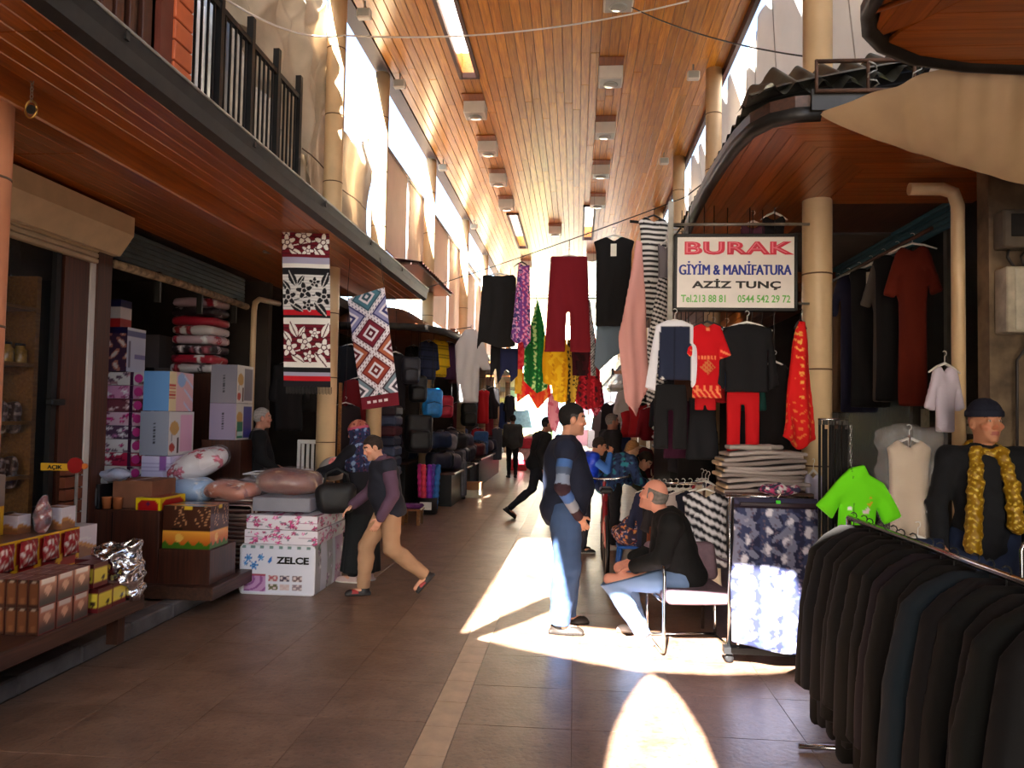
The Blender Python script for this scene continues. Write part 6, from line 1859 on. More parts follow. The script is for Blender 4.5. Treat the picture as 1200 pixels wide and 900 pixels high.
# ------------------------------------------------------------------ coat rack in front
cr = thing('coat_rack', 'chrome coat rack bar crowded with dark coats', 'rack', (1.42, 3.1, 0))
MB().tube([(0, -1.4, 1.2), (0, 1.05, 1.2)], .014, 8).build('bar', M_CHROME, cr)
for y in (-1.4, 1.05):
    MB().tube([(0, y, .02), (0, y, 1.2)], .014, 8).build('post', M_CHROME, cr)
    MB().tube([(-.25, y, .02), (.25, y, .02)], .014, 8).build('foot', M_CHROME, cr)
coat_poly = [(-.06, .0), (.06, .0), (.15, -.05), (.22, -.12), (.27, -.40), (.29, -.78), (.235, -.80), (.215, -.5), (.21, -.98), (-.21, -1.0), (-.22, -.5), (-.24, -.82), (-.30, -.8), (-.28, -.42), (-.22, -.12), (-.15, -.05)]
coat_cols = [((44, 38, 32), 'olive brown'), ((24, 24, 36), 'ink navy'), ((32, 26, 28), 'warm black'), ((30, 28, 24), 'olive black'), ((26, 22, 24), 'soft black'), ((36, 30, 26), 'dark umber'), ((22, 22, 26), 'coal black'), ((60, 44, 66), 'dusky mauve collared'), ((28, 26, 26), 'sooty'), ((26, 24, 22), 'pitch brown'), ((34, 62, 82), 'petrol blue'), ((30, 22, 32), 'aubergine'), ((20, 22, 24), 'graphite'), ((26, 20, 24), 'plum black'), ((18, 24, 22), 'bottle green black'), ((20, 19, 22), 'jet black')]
cg = None
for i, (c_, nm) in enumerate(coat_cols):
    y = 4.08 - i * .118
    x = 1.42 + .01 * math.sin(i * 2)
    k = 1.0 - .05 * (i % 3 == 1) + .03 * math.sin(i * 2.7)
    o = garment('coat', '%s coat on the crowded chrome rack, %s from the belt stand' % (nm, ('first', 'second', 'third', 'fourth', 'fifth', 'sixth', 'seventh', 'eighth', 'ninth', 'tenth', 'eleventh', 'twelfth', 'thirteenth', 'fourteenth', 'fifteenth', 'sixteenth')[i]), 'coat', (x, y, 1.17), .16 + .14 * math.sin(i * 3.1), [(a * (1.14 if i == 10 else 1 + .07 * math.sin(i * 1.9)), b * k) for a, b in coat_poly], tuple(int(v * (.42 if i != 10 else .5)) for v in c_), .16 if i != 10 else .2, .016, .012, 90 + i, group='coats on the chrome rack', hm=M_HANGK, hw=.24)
# ------------------------------------------------------------------ shop front on the right
rs = struct(thing('window_5', 'shop window', None, (3.05, 6.0, 0)))
MB().bb(-.03, .03, -1.6, 3.4, 0, .5).build('stall_riser', W_BROWN, rs)
for y in (-.9, .55, 1.2, 3.4): MB().bb(-.04, .04, y - .03, y + .03, .0, 3.4).build('window_frame', mat('dull_aluminium', (112, 108, 100), .4, metal=.5, var=.08), rs)
MB().bb(-.012, .012, -1.6, 3.4, .5, 3.4).build('window_pane', film_mat('shop_glass', (40, 40, 40), .86, .03), rs)
for (y, z, w, hh) in ((.25, 1.62, .34, .17), (-.12, 1.62, .30, .17), (.98, 1.66, .16, .16)): MB().bb(-.02, -.014, y - w / 2, y + w / 2, z, z + hh).build('notice', mat('pale_notice', (176, 178, 150), .6, var=.12, scale=30), rs)
for (y, z) in ((.25, 1.73), (.25, 1.68), (-.12, 1.72), (-.12, 1.66)): MB().bb(-.0215, -.0205, y - .11, y + .11, z, z + .018).build('print_line', mat('green_grey_print', (86, 100, 80), .6, var=.1), rs)
for y, z, r in ((1.9, 1.96, .045), (1.86, 1.86, .03)):
    o = thing('led_lamp', 'small glowing blue light inside the window, %s' % ('upper' if r > .04 else 'lower'), 'lamp', (3.5, y, z))
    MB().lathe([(.005, -r), (r * .8, -r * .6), (r, 0), (r * .8, r * .6), (.005, r)], n=12).build('bulb', mat('blue_glow', (70, 150, 230), .4, var=0, emit=4.0), o)
inr = thing('clothes_rail', 'wooden rail of dark clothes hanging inside the shop beyond the pipe', 'rail', (2.75, 7.4, 3.22))
MB().tube([(0, -1.2, 0), (0, 1.5, 0)], .016, 8).build('bar', W_BROWNY, inr)
for i, (c_, nm, w, L) in enumerate((((16, 16, 18), 'black', .4, 1.5), ((40, 34, 30), 'dark brown', .4, 1.4), ((92, 70, 52), 'mottled brown', .36, 1.5), ((24, 26, 52), 'deep blue', .4, 1.5), ((18, 18, 22), 'jet black', .4, 1.45), ((90, 84, 80), 'grey edged black', .2, 1.4), ((14, 14, 18), 'coal', .4, 1.4), ((104, 30, 14), 'rust red', .25, 1.45))):
    y = 8.65 - i * .30
    g_ = garment('long_dress', '%s long garment on the rail inside the shop behind the pipe' % nm, 'dress', (2.75, y, 3.2), -.55, g_top(w, L * .92, .4 if i % 2 else 0, 1.0), c_, .1, .022, .02, 110 + i)
    if i in (0, 4): MB().box((0, -.07, -.16), (.05, .006, .12)).build('price_tag', M_LAMP, g_)
bsr = struct(thing('trim_5', 'blue roller shutter', None, (2.95, 6.2, 3.26)))
for k in range(8): MB().bb(-.02, .02, -.0, 3.0, k * .045, k * .045 + .04, .008).build('shutter_slat', mat('teal_blue_slat', (40, 92, 110), .5, var=.06), bsr)
MB().tube([(2.34, 5.62, 3.36), (2.56, 5.62, 3.36), (2.64, 5.62, 3.33), (2.67, 5.62, 3.24), (2.67, 5.62, 0.0)], .045, 12).build('drain_pipe', M_CREAM); tag(bpy.data.objects['drain_pipe.001'], 'cream drain pipe turning down beside the electric boxes', 'pipe')
wall = struct(MB().bb(2.74, 3.2, 5.35, 5.5, 0, 3.5).build('wall_right_pier', mat('grimy_beige_render', (120, 102, 80), .85, var=.2, scale=5, dark=(66, 54, 44))))
MB().bb(2.745, 2.85, 4.4, 5.35, 0, 3.5).build('x', M_PLASTER); bpy.data.objects.remove(bpy.data.objects['x'])
eb = thing('electric_cabinet', 'closed grey white electric cabinet on the pier beyond the pipe', 'cabinet', (2.90, 5.27, 2.30))
MB().box((0, 0, .21), (.26, .15, .43), 0, .008).build('case', mat('grimy_white_enamel', (176, 168, 150), .5, var=.16, scale=8), eb)
MB().box((.02, -.078, .21), (.2, .008, .4), 0, .003).build('door', mat('cabinet_door', (190, 184, 168), .5, var=.12, scale=10), eb)
MB().box((.06, -.086, .2), (.03, .012, .05), 0, .004).build('handle', M_DARKMETAL, eb)
mb_ = thing('electric_meter', 'dark electric meter box above the grey white cabinet', 'meter', (2.86, 5.28, 2.86))
MB().box((0, 0, .12), (.19, .13, .25), 0, .01).build('case', mat('grey_brown_case', (92, 82, 70), .5, var=.15), mb_)
MB().box((.01, -.068, .14), (.12, .008, .15), 0, .004).build('window', M_DARKMETAL, mb_)
for i, pts in enumerate(([(2.84, 5.3, 2.86), (2.82, 5.28, 2.8), (2.86, 5.27, 2.73)], [(2.95, 5.3, 2.86), (2.90, 5.27, 2.8), (2.92, 5.27, 2.73)], [(2.95, 5.27, 2.3), (2.93, 5.28, 2.2), (2.88, 5.29, 2.12), (2.88, 5.3, 1.2)])):
    tag(MB().tube(pts, .009, 6).build('cable', M_WK), ('short bent cable under the meter', 'second short cable under the meter beside the bent one', 'black cable running down from the grey cabinet')[i], 'cable')
MB().tube([(2.99, 5.3, 0), (2.99, 5.3, 2.28)], .02, 8).build('conduit', M_ZINC); tag(bpy.data.objects['conduit'], 'grey conduit pipe below the electric cabinet', 'pipe')
garment('small_jacket', 'small pale lilac jacket hanging against the cream drain pipe', 'jacket', (2.52, 5.5, 2.13), .4, g_top(.2, .46, .3, 1.0, .08, .03, .08), (206, 196, 214), .07, .014, .012, 130)
garment('film_dress', 'cream dress wrapped in clear film on a stand before the window', 'dress', (2.16, 5.2, 1.62), .2, g_top(.30, 1.3, 0, 1.25), (206, 186, 164), .10, .016, .02, 131)
r_ = bpy.data.objects['film_dress']
sdf_obj('plastic_film', lambda P: rbox(P, (0, 0, -.6), (.2, .09, .66), .06) + .02 * wob(P, 24, 1) + .01 * wob(P, 60, 2), (-.28, -.18, -1.35), (.28, .18, .12), .02, M_FILM, r_)
MB().tube([(0, 0, -1.62), (0, 0, 0)], .012, 8).build('stand_pole', M_CHROME, r_); MB().bb(-.12, .12, -.12, .12, -1.62, -1.6).build('stand_base', M_CHROME, r_)
tr2 = thing('tube_stand', 'bent steel tube stand beside the mannequin', 'stand', (2.42, 4.42, 0))
for x in (0, .12): MB().tube([(x, 0, 0), (x, 0, 1.02), (x + .02, 0, 1.06), (x + .2, 0, 1.09)], .011, 8).build('tube', M_CHROME, tr2)
garment('folded_red', 'dim red garment hanging from the bent tube stand', 'garment', (2.62, 4.44, 1.08), 0, g_top(.2, .35, 0, 1), (90, 14, 22), .06, .018, .01, 132)
garment('blue_jeans', 'dark blue jeans hanging behind the coat rack', 'jeans', (2.02, 4.75, 1.05), .1, g_trousers(.34, .95, .16, .01, .3), (24, 34, 62), .09, .018, .012, 133)
garment('white_shirt', 'pale lilac shirt edge hanging behind the belt stand', 'shirt', (1.78, 5.95, 1.35), .8, g_top(.24, .5, 0, 1), (180, 176, 200), .06, .016, .01, 134)
# ================================================================== people
def nrm(v):
    v = np.asarray(v, float); return v / max(np.linalg.norm(v), 1e-9)
def frame(fwd, up=(0, 0, 1)):
    """columns right, forward, up"""
    f = nrm(fwd); r = nrm(np.cross(f, up)); u = np.cross(r, f)
    return np.stack([r, f, u], 1)
def seg_param(P, a, b):
    d = np.asarray(b, float) - np.asarray(a, float)
    return np.clip(((P - a) @ d) / (d @ d), 0, 1)

def person(name, label, cat, loc, rz, H, pose, look, h=.010, hb=None):
    """one continuous body mesh, with hair and clothes as its children.
    local frame: x to the person's right, y forward, z up; pose gives joints in metres for a 1.75 m body"""
    s = H / 1.75
    J = dict(pelvis=(0, 0, .95), chest=(0, .0, 1.25), neck=(0, 0, 1.46), head=(0, .035, 1.615), face=(0, 1, 0), faceup=(0, 0, 1),
             shR=(.185, 0, 1.40), shL=(-.185, 0, 1.40), elR=(.235, -.03, 1.12), elL=(-.235, -.03, 1.12), wrR=(.235, .05, .88), wrL=(-.235, .05, .88),
             hiR=(.09, 0, .92), hiL=(-.09, 0, .92), knR=(.095, .02, .50), knL=(-.095, .02, .50), anR=(.095, -.02, .085), anL=(-.095, -.02, .085),
             toR=(.12, 1, -.0), toL=(-.12, 1, -.0), curl=.5, palmR=(-1, 0, 0), palmL=(1, 0, 0))
    J.update(pose)
    for k in J:
        if k not in ('face', 'faceup', 'toR', 'toL', 'curl', 'palmR', 'palmL'): J[k] = np.asarray(J[k], float) * s
    fat = look.get('fat', 0.0)
    Rh = frame(J['face'], J['faceup'])
    up_t = nrm(J['neck'] - J['pelvis']); rt = nrm(J['shR'] - J['shL']); fw = nrm(np.cross(up_t, rt)); rt = np.cross(fw, up_t)
    Rt = np.stack([rt, fw, up_t], 1)
    rp = nrm(J['hiR'] - J['hiL'])
    hd = J['head']
    def headf(P, infl=0.0, detail=True):
        q = ((P - hd) @ Rh) / s
        d = ell(q, (0, -.012, .022), (.077 + infl, .099 + infl, .104 + infl))
        d = smin(d, ell(q, (0, .028, -.055), (.056 + infl, .066 + infl, .066 + infl)), .03)
        if detail:
            d = smin(d, ell(q, (0, .078, -.098), (.024, .020, .018)), .02)
            d = smin(d, ell(q, (0, .082, .036), (.046, .016, .012)), .014)
            for sx in (-1, 1):
                d = smax(d, -ell(q, (sx * .031, .098, .012), (.017, .016, .012)), .012)
                d = np.minimum(d, ell(q, (sx * .031, .080, .011), (.013, .0125, .0125)))
                d = smin(d, ell(q, (sx * .046, .066, -.022), (.022, .018, .018)), .02)
                d = smin(d, np.maximum(ell(q, (sx * .078, -.008, -.006), (.013, .021, .034)), -ell(q, (sx * .09, .002, -.004), (.009, .010, .02))), .006)
            d = smin(d, rcap(q, (0, .088, .018), (0, .104, -.022), .008, .0115), .012)
            d = smin(d, ell(q, (.012, .094, -.030), (.009, .012, .008)), .006); d = smin(d, ell(q, (-.012, .094, -.030), (.009, .012, .008)), .006)
            d = smin(d, ell(q, (0, .089, -.056), (.023, .013, .007)), .006); d = smin(d, ell(q, (0, .087, -.068), (.019, .013, .008)), .006)
            d = smax(d, -ell(q, (0, .104, -.062), (.02, .010, .0016)), .004)
        return d * s
    def torso(P, t=0.0, belly=1.0):
        q = (P - J['pelvis']) @ Rt / s
        Lz = np.linalg.norm(J['neck'] - J['pelvis']) / s
        d = ell(q, (0, -.01, -.02), (.160 + t, .115 + t + fat * .3, .13 + t))
        d = smin(d, ell(q, (0, .012 + fat * .5, Lz * .30), (.140 + t + fat * .6, .105 + t + fat, .17 + t)), .06)
        d = smin(d, ell(q, (0, .0, Lz * .64), (.158 + t + fat * .3, .112 + t + fat * .25, .18 + t)), .06)
        d = d * s
        for sd in ('R', 'L'):
            d = smin(d, rcap(P, J['neck'] - up_t * .07 * s, J['sh' + sd], (.055 + t) * s, (.052 + t) * s), .05 * s)
        return d
    def arm(P, sd, t=0.0, upto=1.0):
        a, b, c = J['sh' + sd], J['el' + sd], J['wr' + sd]
        d = rcap(P, a, b, (.050 + t) * s, (.039 + t) * s)
        c2 = b + (c - b) * upto
        return smin(d, rcap(P, b, c2, (.038 + t) * s, (.038 + t - .011 * upto) * s), .02 * s)
    def leg(P, sd, t=0.0, cut=1.0):
        a, b, c = J['hi' + sd], J['kn' + sd], J['an' + sd]
        d = rcap(P, a, b, (.086 + t) * s, (.054 + t) * s)
        sh = nrm(c - b); mid = b + (c - b) * .28
        back = -nrm(np.cross(np.cross(sh, nrm(J['to' + sd])), sh))
        d = smin(d, rcap(P, b, c, (.050 + t) * s, (.036 + t) * s), .03 * s)
        return smin(d, rcap(P, mid + back * .012 * s, b + (c - b) * .5 + back * .008 * s, (.050 + t) * s, (.042 + t) * s), .03 * s)
    def hand(P, sd):
        w = J['wr' + sd]; d_ = nrm(w - J['el' + sd]); pn = nrm(np.asarray(J['palm' + sd], float)); pn = nrm(pn - d_ * (pn @ d_)); lat = np.cross(d_, pn)
        if sd == 'L': lat = -lat
        # lat points to the thumb side
        R = np.stack([lat, d_, pn], 1)
        d = rcap(P, w - d_ * .01 * s, w + d_ * .03 * s, .024 * s, .026 * s)
        d = smin(d, rbox(P, w + d_ * .055 * s, (.036 * s, .046 * s, .013 * s), .012 * s, R), .015 * s)
        cu = J['curl']
        for i, (lx, L) in enumerate(((.029, .070), (.010, .078), (-.010, .072), (-.029, .056))):
            b = w + (d_ * .095 + lat * lx) * s
            a1 = cu * .7; a2 = cu * 1.5
            m = b + (d_ * math.cos(a1) + pn * math.sin(a1) + lat * lx * 2.0) * L * .52 * s
            e = m + (d_ * math.cos(a2) + pn * math.sin(a2)) * L * .48 * s
            f = smin(rcap(P, b, m, .0095 * s, .0085 * s), rcap(P, m, e, .0085 * s, .007 * s), .004 * s)
            d = smin(d, f, .006 * s)
        tb = w + (d_ * .03 + lat * .03) * s; tm = tb + (d_ * .6 + lat * .7 + pn * .25) * .04 * s; te = tm + (d_ * .95 + lat * .15 + pn * .3) * .033 * s
        d = smin(d, smin(rcap(P, tb, tm, .013 * s, .010 * s), rcap(P, tm, te, .010 * s, .008 * s), .004), .010 * s)
        return d
    nb = J['neck'] - up_t * .05 * s; nt = hd - Rh[:, 2] * .05 * s - Rh[:, 1] * .012 * s
    def bodyf(P):
        d = headf(P)
        d = smin(d, rcap(P, nb, nt, .060 * s, .052 * s), .025 * s)
        d = smin(d, torso(P, -.012), .03 * s)
        for sd in ('R', 'L'):
            d = smin(d, arm(P, sd, -.006), .03 * s)
            d = smin(d, hand(P, sd), .012 * s)
            d = smin(d, leg(P, sd, -.014), .03 * s)
            an = J['an' + sd]; to = nrm(J['to' + sd])
            d = smin(d, rcap(P, an - np.array((0, 0, .035)) * s, an - np.array((0, 0, .045)) * s + to * .13 * s, .034 * s, .026 * s), .02 * s)
        return d
    pts = np.array([J[k] for k in J if k not in ('face', 'faceup', 'toR', 'toL', 'curl', 'palmR', 'palmL')])
    lo, hi = pts.min(0) - .26, pts.max(0) + .26
    skin = lc(look.get('skin', (206, 150, 122)))
    def skincol(V):
        q = ((V - hd) @ Rh) / s
        c = np.tile(skin, (len(V), 1)) * (1 + .06 * wob(V, 30, 1))[:, None]
        inh = np.linalg.norm(q, axis=1) < .17
        red = inh & ((np.hypot(q[:, 0], q[:, 2] + .03) < .022) & (q[:, 1] > .095)); c[red] = c[red] * np.array((1.08, .86, .84))
        chk = inh & (np.hypot(np.abs(q[:, 0]) - .045, q[:, 2] + .026) < .022) & (q[:, 1] > .05); c[chk] = c[chk] * np.array((1.06, .88, .86))
        lp = inh & (np.abs(q[:, 2] + .062) < .012) & (np.abs(q[:, 0]) < .022) & (q[:, 1] > .085); c[lp] = lc((160, 88, 80))
        bd = look.get('stubble')
        if bd is not None:
            b_ = inh & (q[:, 2] < -.035) & (q[:, 1] > -.02) & (q[:, 2] > -.13) & ~lp; c[b_] = c[b_] * (1 - bd) + lc((70, 60, 58)) * bd
        for sx in (-1, 1):
            e = inh & (np.hypot(q[:, 0] - sx * .031, (q[:, 2] - .011) * 2.2) < .0115) & (q[:, 1] > .08); c[e] = lc((190, 180, 172))
            i_ = inh & (np.hypot(q[:, 0] - sx * .031, q[:, 2] - .011) < .0065) & (q[:, 1] > .082); c[i_] = lc((40, 26, 20))
        br = inh & (np.abs(q[:, 2] - .040 + .3 * np.abs(np.abs(q[:, 0]) - .03)) < .0065) & (np.abs(q[:, 0]) > .012) & (np.abs(q[:, 0]) < .05) & (q[:, 1] > .06); c[br] = lc(look.get('brow', (50, 36, 30)))
        return np.clip(c, 0, 1)
    body = sdf_obj(name, bodyf, lo, hi, hb or h * .8, M_SKIN, None, skincol, loc, rz)
    tag(body, label, cat)
    def add(nm, f, col, m=None, hh=None, lo_=None, hi_=None):
        return sdf_obj(nm, f, lo if lo_ is None else lo_, hi if hi_ is None else hi_, hh or h, m or M_CLOTH, body, col if callable(col) else (lambda V: np.tile(lc(col), (len(V), 1)) * (1 + .10 * wob(V, 18, 2))[:, None]))
    # ---- trousers
    if 'trousers' in look:
        tt = look.get('tt', .014); tc_ = look['trousers']
        def trf(P):
            q = (P - J['pelvis']) @ Rt / s
            d = ell(q, (0, -.008 + 0, -.02), (.168, .125 + fat * .3, .135)) * s
            for sd in ('R', 'L'): d = smin(d, leg(P, sd, tt), .035 * s)
            d = d + .004 * wob(P, 26, 3) * s + .003 * wob(P, 60, 1) * s
            d = np.maximum(d, (q[:, 2] - .10) * s)
            for sd in ('R', 'L'):
                c = J['an' + sd]; sh = nrm(c - J['kn' + sd])
                near = np.linalg.norm(P - c, axis=1) < .2 * s
                d = np.where(near, np.maximum(d, ((P - c) @ sh) - .012 * s), d)
            return d
        add('trousers', trf, tc_)
    if 'skirt' in look:
        col, zb, rb = look['skirt']
        zt = J['pelvis'][2] + .05 * s
        def skf(P):
            t = np.clip((zt - P[:, 2]) / max(zt - zb, .01), 0, 1.2)
            cx = J['pelvis'][0] * (1 - t) + t * (J['anL'][0] + J['anR'][0]) / 2; cy = J['pelvis'][1] * (1 - t) + t * (J['anL'][1] + J['anR'][1]) / 2
            r = (.165 + (rb - .165) * t) * s
            an = np.arctan2(P[:, 1] - cy, P[:, 0] - cx)
            d = np.hypot(P[:, 0] - cx, (P[:, 1] - cy) * 1.15) - r - .010 * np.sin(an * 9) * t
            return np.maximum(np.maximum(d * .9, P[:, 2] - zt), zb - P[:, 2])
        add('skirt', skf, col, None, None, (lo[0] - .15, lo[1] - .15, lo[2]), hi)
    # ---- tops, inner to outer: dict(color, t, hem, sleeve, name, arms_only)
    for tp in look.get('tops', []):
        t = tp.get('t', .018); hem = tp.get('hem', -.12); slv = tp.get('sleeve', 1.0); only = tp.get('arms_only', False)
        nk = tp.get('neck', .0)
        def tf(P, t=t, hem=hem, slv=slv, only=only, tp=tp, nk=nk):
            q = (P - J['pelvis']) @ Rt / s
            Lz = np.linalg.norm(J['neck'] - J['pelvis']) / s
            d = torso(P, t)
            if tp.get('skirt'):
                d = smin(d, ell(q, (0, 0, -.08), (.172 + t, .135 + t, .22 + t)) * s, .04)
            d = np.maximum(d, (hem - q[:, 2]) * s)
            col_h = Lz + .03 + nk
            d = smin(d, rcap(P, J['neck'] - up_t * .06 * s, J['neck'] + up_t * (.012 + nk) * s, (.070 + t * .5) * s, (.060 + t * .4) * s), .02)
            d = np.maximum(d, (q[:, 2] - col_h) * s)
            if slv > 0:
                for sd in ('R', 'L'):
                    if tp.get('side') and sd not in tp['side']: continue
                    d = smin(d, arm(P, sd, t * .8 + .004, slv), .03 * s)
            puff = tp.get('puff', 0)
            if puff: d = d - puff * np.abs(np.sin(q[:, 2] * PI / .075)) * s
            return d + .0045 * wob(P, 24, 5) * s + .003 * wob(P, 55, 2) * s
        o = add(tp.get('name', 'jacket'), tf, tp['color'] if not callable(tp['color']) else (lambda V, tp=tp: tp['color'](V, J, s, Rt)), tp.get('mat'))
    # ---- shoes
    if 'shoes' in look:
        sc1, sc2 = look['shoes']
        for sd in ('R', 'L'):
            an = J['an' + sd]; to = nrm(J['to' + sd]); up = nrm(np.cross(np.cross(to, (0, 0, 1)), to)); rr = np.cross(to, up)
            R = np.stack([rr, to, up], 1); c0 = an - up * .045 * s + to * .055 * s
            def shf(P, R=R, c0=c0, an=an, up=up):
                q = (P - c0) @ R / s
                w = 1 - .25 * np.clip((np.abs(q[:, 1] - .02) / .13), 0, 1) ** 2
                d = rbox(np.stack([q[:, 0] / w, q[:, 1], q[:, 2]], 1), (0, 0, -.025), (.043, .135, .016), .013)
                d = smin(d, ell(q, (0, .045, -.008), (.041, .085, .036)), .02)
                d = smin(d, ell(q, (0, -.065, .012), (.037, .055, .048)), .025)
                return np.maximum(d * s, (-.041 - q[:, 2]) * s)
            def shc(V, R=R, c0=c0):
                q = (V - c0) @ R / s; c = np.tile(lc(sc1), (len(V), 1)); c[q[:, 2] < -.022] = lc(sc2)
                if look.get('shoe_band'): c[(np.abs(q[:, 1] - .03) < .035) & (q[:, 2] > -.018)] = lc(look['shoe_band'])
                return c
            add('shoe', shf, shc, M_SHEEN, h * .75, an - .24 * s, an + .24 * s)
    # ---- hair
    if 'hair' in look:
        hc, style = look['hair']
        def hf(P):
            q = ((P - hd) @ Rh) / s
            d = ell(q, (0, -.016, .030), (.086, .104, .107)) + .0025 * wob(q, 90, 1) + .003 * wob(q, 40, 4)
            if style in ('short', 'receding'):
                zl = np.interp(q[:, 1] + (0 if style == 'short' else .0), [-.10, -.04, -.005, .022, .034, .05, .075, .10], [-.062, -.052, -.030, -.012, .030, .052, .066, .074] if style == 'short' else [-.062, -.052, -.030, -.008, .034, .070, .084, .092])
                zl = zl + (.018 * np.clip((np.abs(q[:, 0]) - .035) / .03, 0, 1) * (q[:, 1] > .03))
                d = np.maximum(d, zl - q[:, 2])
            elif style == 'bald':
                d = ell(q, (0, -.018, .016), (.0815, .101, .100)) + .002 * wob(q, 90, 1)
                d = np.maximum(d, q[:, 2] - .055 - .2 * q[:, 1]); d = np.maximum(d, q[:, 1] - .030); d = np.maximum(d, -.06 - q[:, 2])
            elif style == 'long':
                d = smin(d, ell(q, (0, -.06, -.05), (.085, .05, .13)), .03); d = np.maximum(d, -(q[:, 2] - .07 + 1.2 * (.03 - q[:, 1])))
            ear = ell(q, (.08, -.004, -.008), (.03, .024, .036)); ear2 = ell(q, (-.08, -.004, -.008), (.03, .024, .036))
            return np.maximum(np.maximum(d, -ear), -ear2) * s
        def hcol(V):
            q = ((V - hd) @ Rh) / s
            c = np.tile(lc(hc), (len(V), 1)) * (1 + .25 * wob(q, 140, 1))[:, None]
            if look.get('temples'):
                k = (np.abs(q[:, 0]) > .05) & (q[:, 2] < .045) & (q[:, 1] > -.03); c[k] = lc(look['temples'])
            return np.clip(c, 0, 1)
        add('hair', hf, hcol, None, min(h * .75, .008), hd - .2, hd + .2)
    return body, J, s, Rh, hd, add

DENIM = lambda V: np.tile(lc((58, 80, 116)), (len(V), 1)) * (1 + .16 * wob(V, 14, 2) + .05 * wob(V, 60, 3))[:, None]
# 1 the man standing in the middle of the street
def sweater(V, J, s, Rt):
    c = np.tile(lc((58, 92, 150)), (len(V), 1))
    for sd in ('R', 'L'):
        a, b, w = J['sh' + sd], J['el' + sd], J['wr' + sd]
        L1, L2 = np.linalg.norm(b - a), np.linalg.norm(w - b)
        da = np.linalg.norm(V - (a + seg_param(V, a, b)[:, None] * (b - a)), axis=1); db = np.linalg.norm(V - (b + seg_param(V, b, w)[:, None] * (w - b)), axis=1)
        p = np.where(da < db, seg_param(V, a, b) * L1, L1 + seg_param(V, b, w) * L2) / (L1 + L2)
        near = np.minimum(da, db) < .11
        for lo_, hi_, col in ((0, .10, (58, 44, 60)), (.10, .24, (66, 104, 166)), (.24, .34, (78, 92, 118)), (.34, .47, (136, 150, 176)), (.47, .58, (54, 34, 44)), (.58, .72, (76, 112, 176)), (.72, .88, (150, 156, 170)), (.88, 1.01, (58, 36, 42))):
            c[near & (p >= lo_) & (p < hi_)] = lc(col)
    return c
person('person', 'dark haired man standing in a navy padded vest over a blue striped sweater and jeans', 'person', (-.08, 6.22, 0), math.radians(-80), 1.79,
       dict(pelvis=(0, -.01, .96), chest=(0, .0, 1.26), neck=(0, .0, 1.47), head=(0, .055, 1.635), face=(.05, 1, -.10),
            shR=(.20, -.03, 1.40), shL=(-.20, -.01, 1.40), elR=(.285, -.07, 1.13), wrR=(.19, .075, .90), elL=(-.28, -.06, 1.13), wrL=(-.22, .08, .93),
            hiR=(.095, -.01, .93), hiL=(-.095, .0, .93), knR=(.12, .01, .51), anR=(.12, -.05, .085), knL=(-.13, .06, .50), anL=(-.14, .045, .085), toR=(.25, 1, 0), toL=(-.12, 1, 0), palmR=(-1, .2, 0), palmL=(1, .2, 0), curl=.5),
       dict(fat=.05, skin=(208, 150, 122), stubble=.22, hair=((26, 22, 22), 'short'), temples=(74, 70, 70), trousers=DENIM, tt=.046, shoes=((40, 34, 30), (30, 26, 24)),
            tops=[dict(name='sweater', color=sweater, t=.012, hem=-.08, sleeve=.97), dict(name='padded_vest', color=(26, 32, 52), t=.046, hem=-.15, sleeve=0, neck=.015)]), .0085, .0068)
# 2 the seated man
person('person', 'bald seated man in a black jacket and light jeans, seen from behind, looking up', 'person', (.83, 5.97, 0), math.radians(84), 1.72,
       dict(pelvis=(0, 0, .53), chest=(0, .06, .80), neck=(0, .14, 1.00), head=(0, .235, 1.125), face=(.35, 1, .18), faceup=(0, -.18, 1),
            shR=(.20, .10, .935), shL=(-.20, .10, .935), elR=(.25, .19, .68), wrR=(.17, .38, .60), elL=(-.26, .17, .68), wrL=(-.17, .36, .60),
            hiR=(.10, .03, .50), hiL=(-.10, .03, .50), knR=(.16, .50, .52), knL=(-.15, .56, .49), anR=(.16, .33, .085), anL=(-.14, .30, .085), toR=(.3, 1, 0), toL=(-.2, 1, 0), palmR=(0, 0, -1), palmL=(0, 0, -1), curl=.4),
       dict(fat=.05, skin=(212, 146, 124), stubble=.2, hair=((112, 106, 102), 'bald'), trousers=lambda V: np.tile(lc((112, 138, 178)), (len(V), 1)) * (1 + .12 * wob(V, 14, 2))[:, None], tt=.024, shoes=((176, 166, 160), (120, 100, 84)),
            tops=[dict(name='jacket', color=(15, 15, 17), t=.034, hem=-.10, sleeve=1.0, neck=.005)]), .0085, .0068)
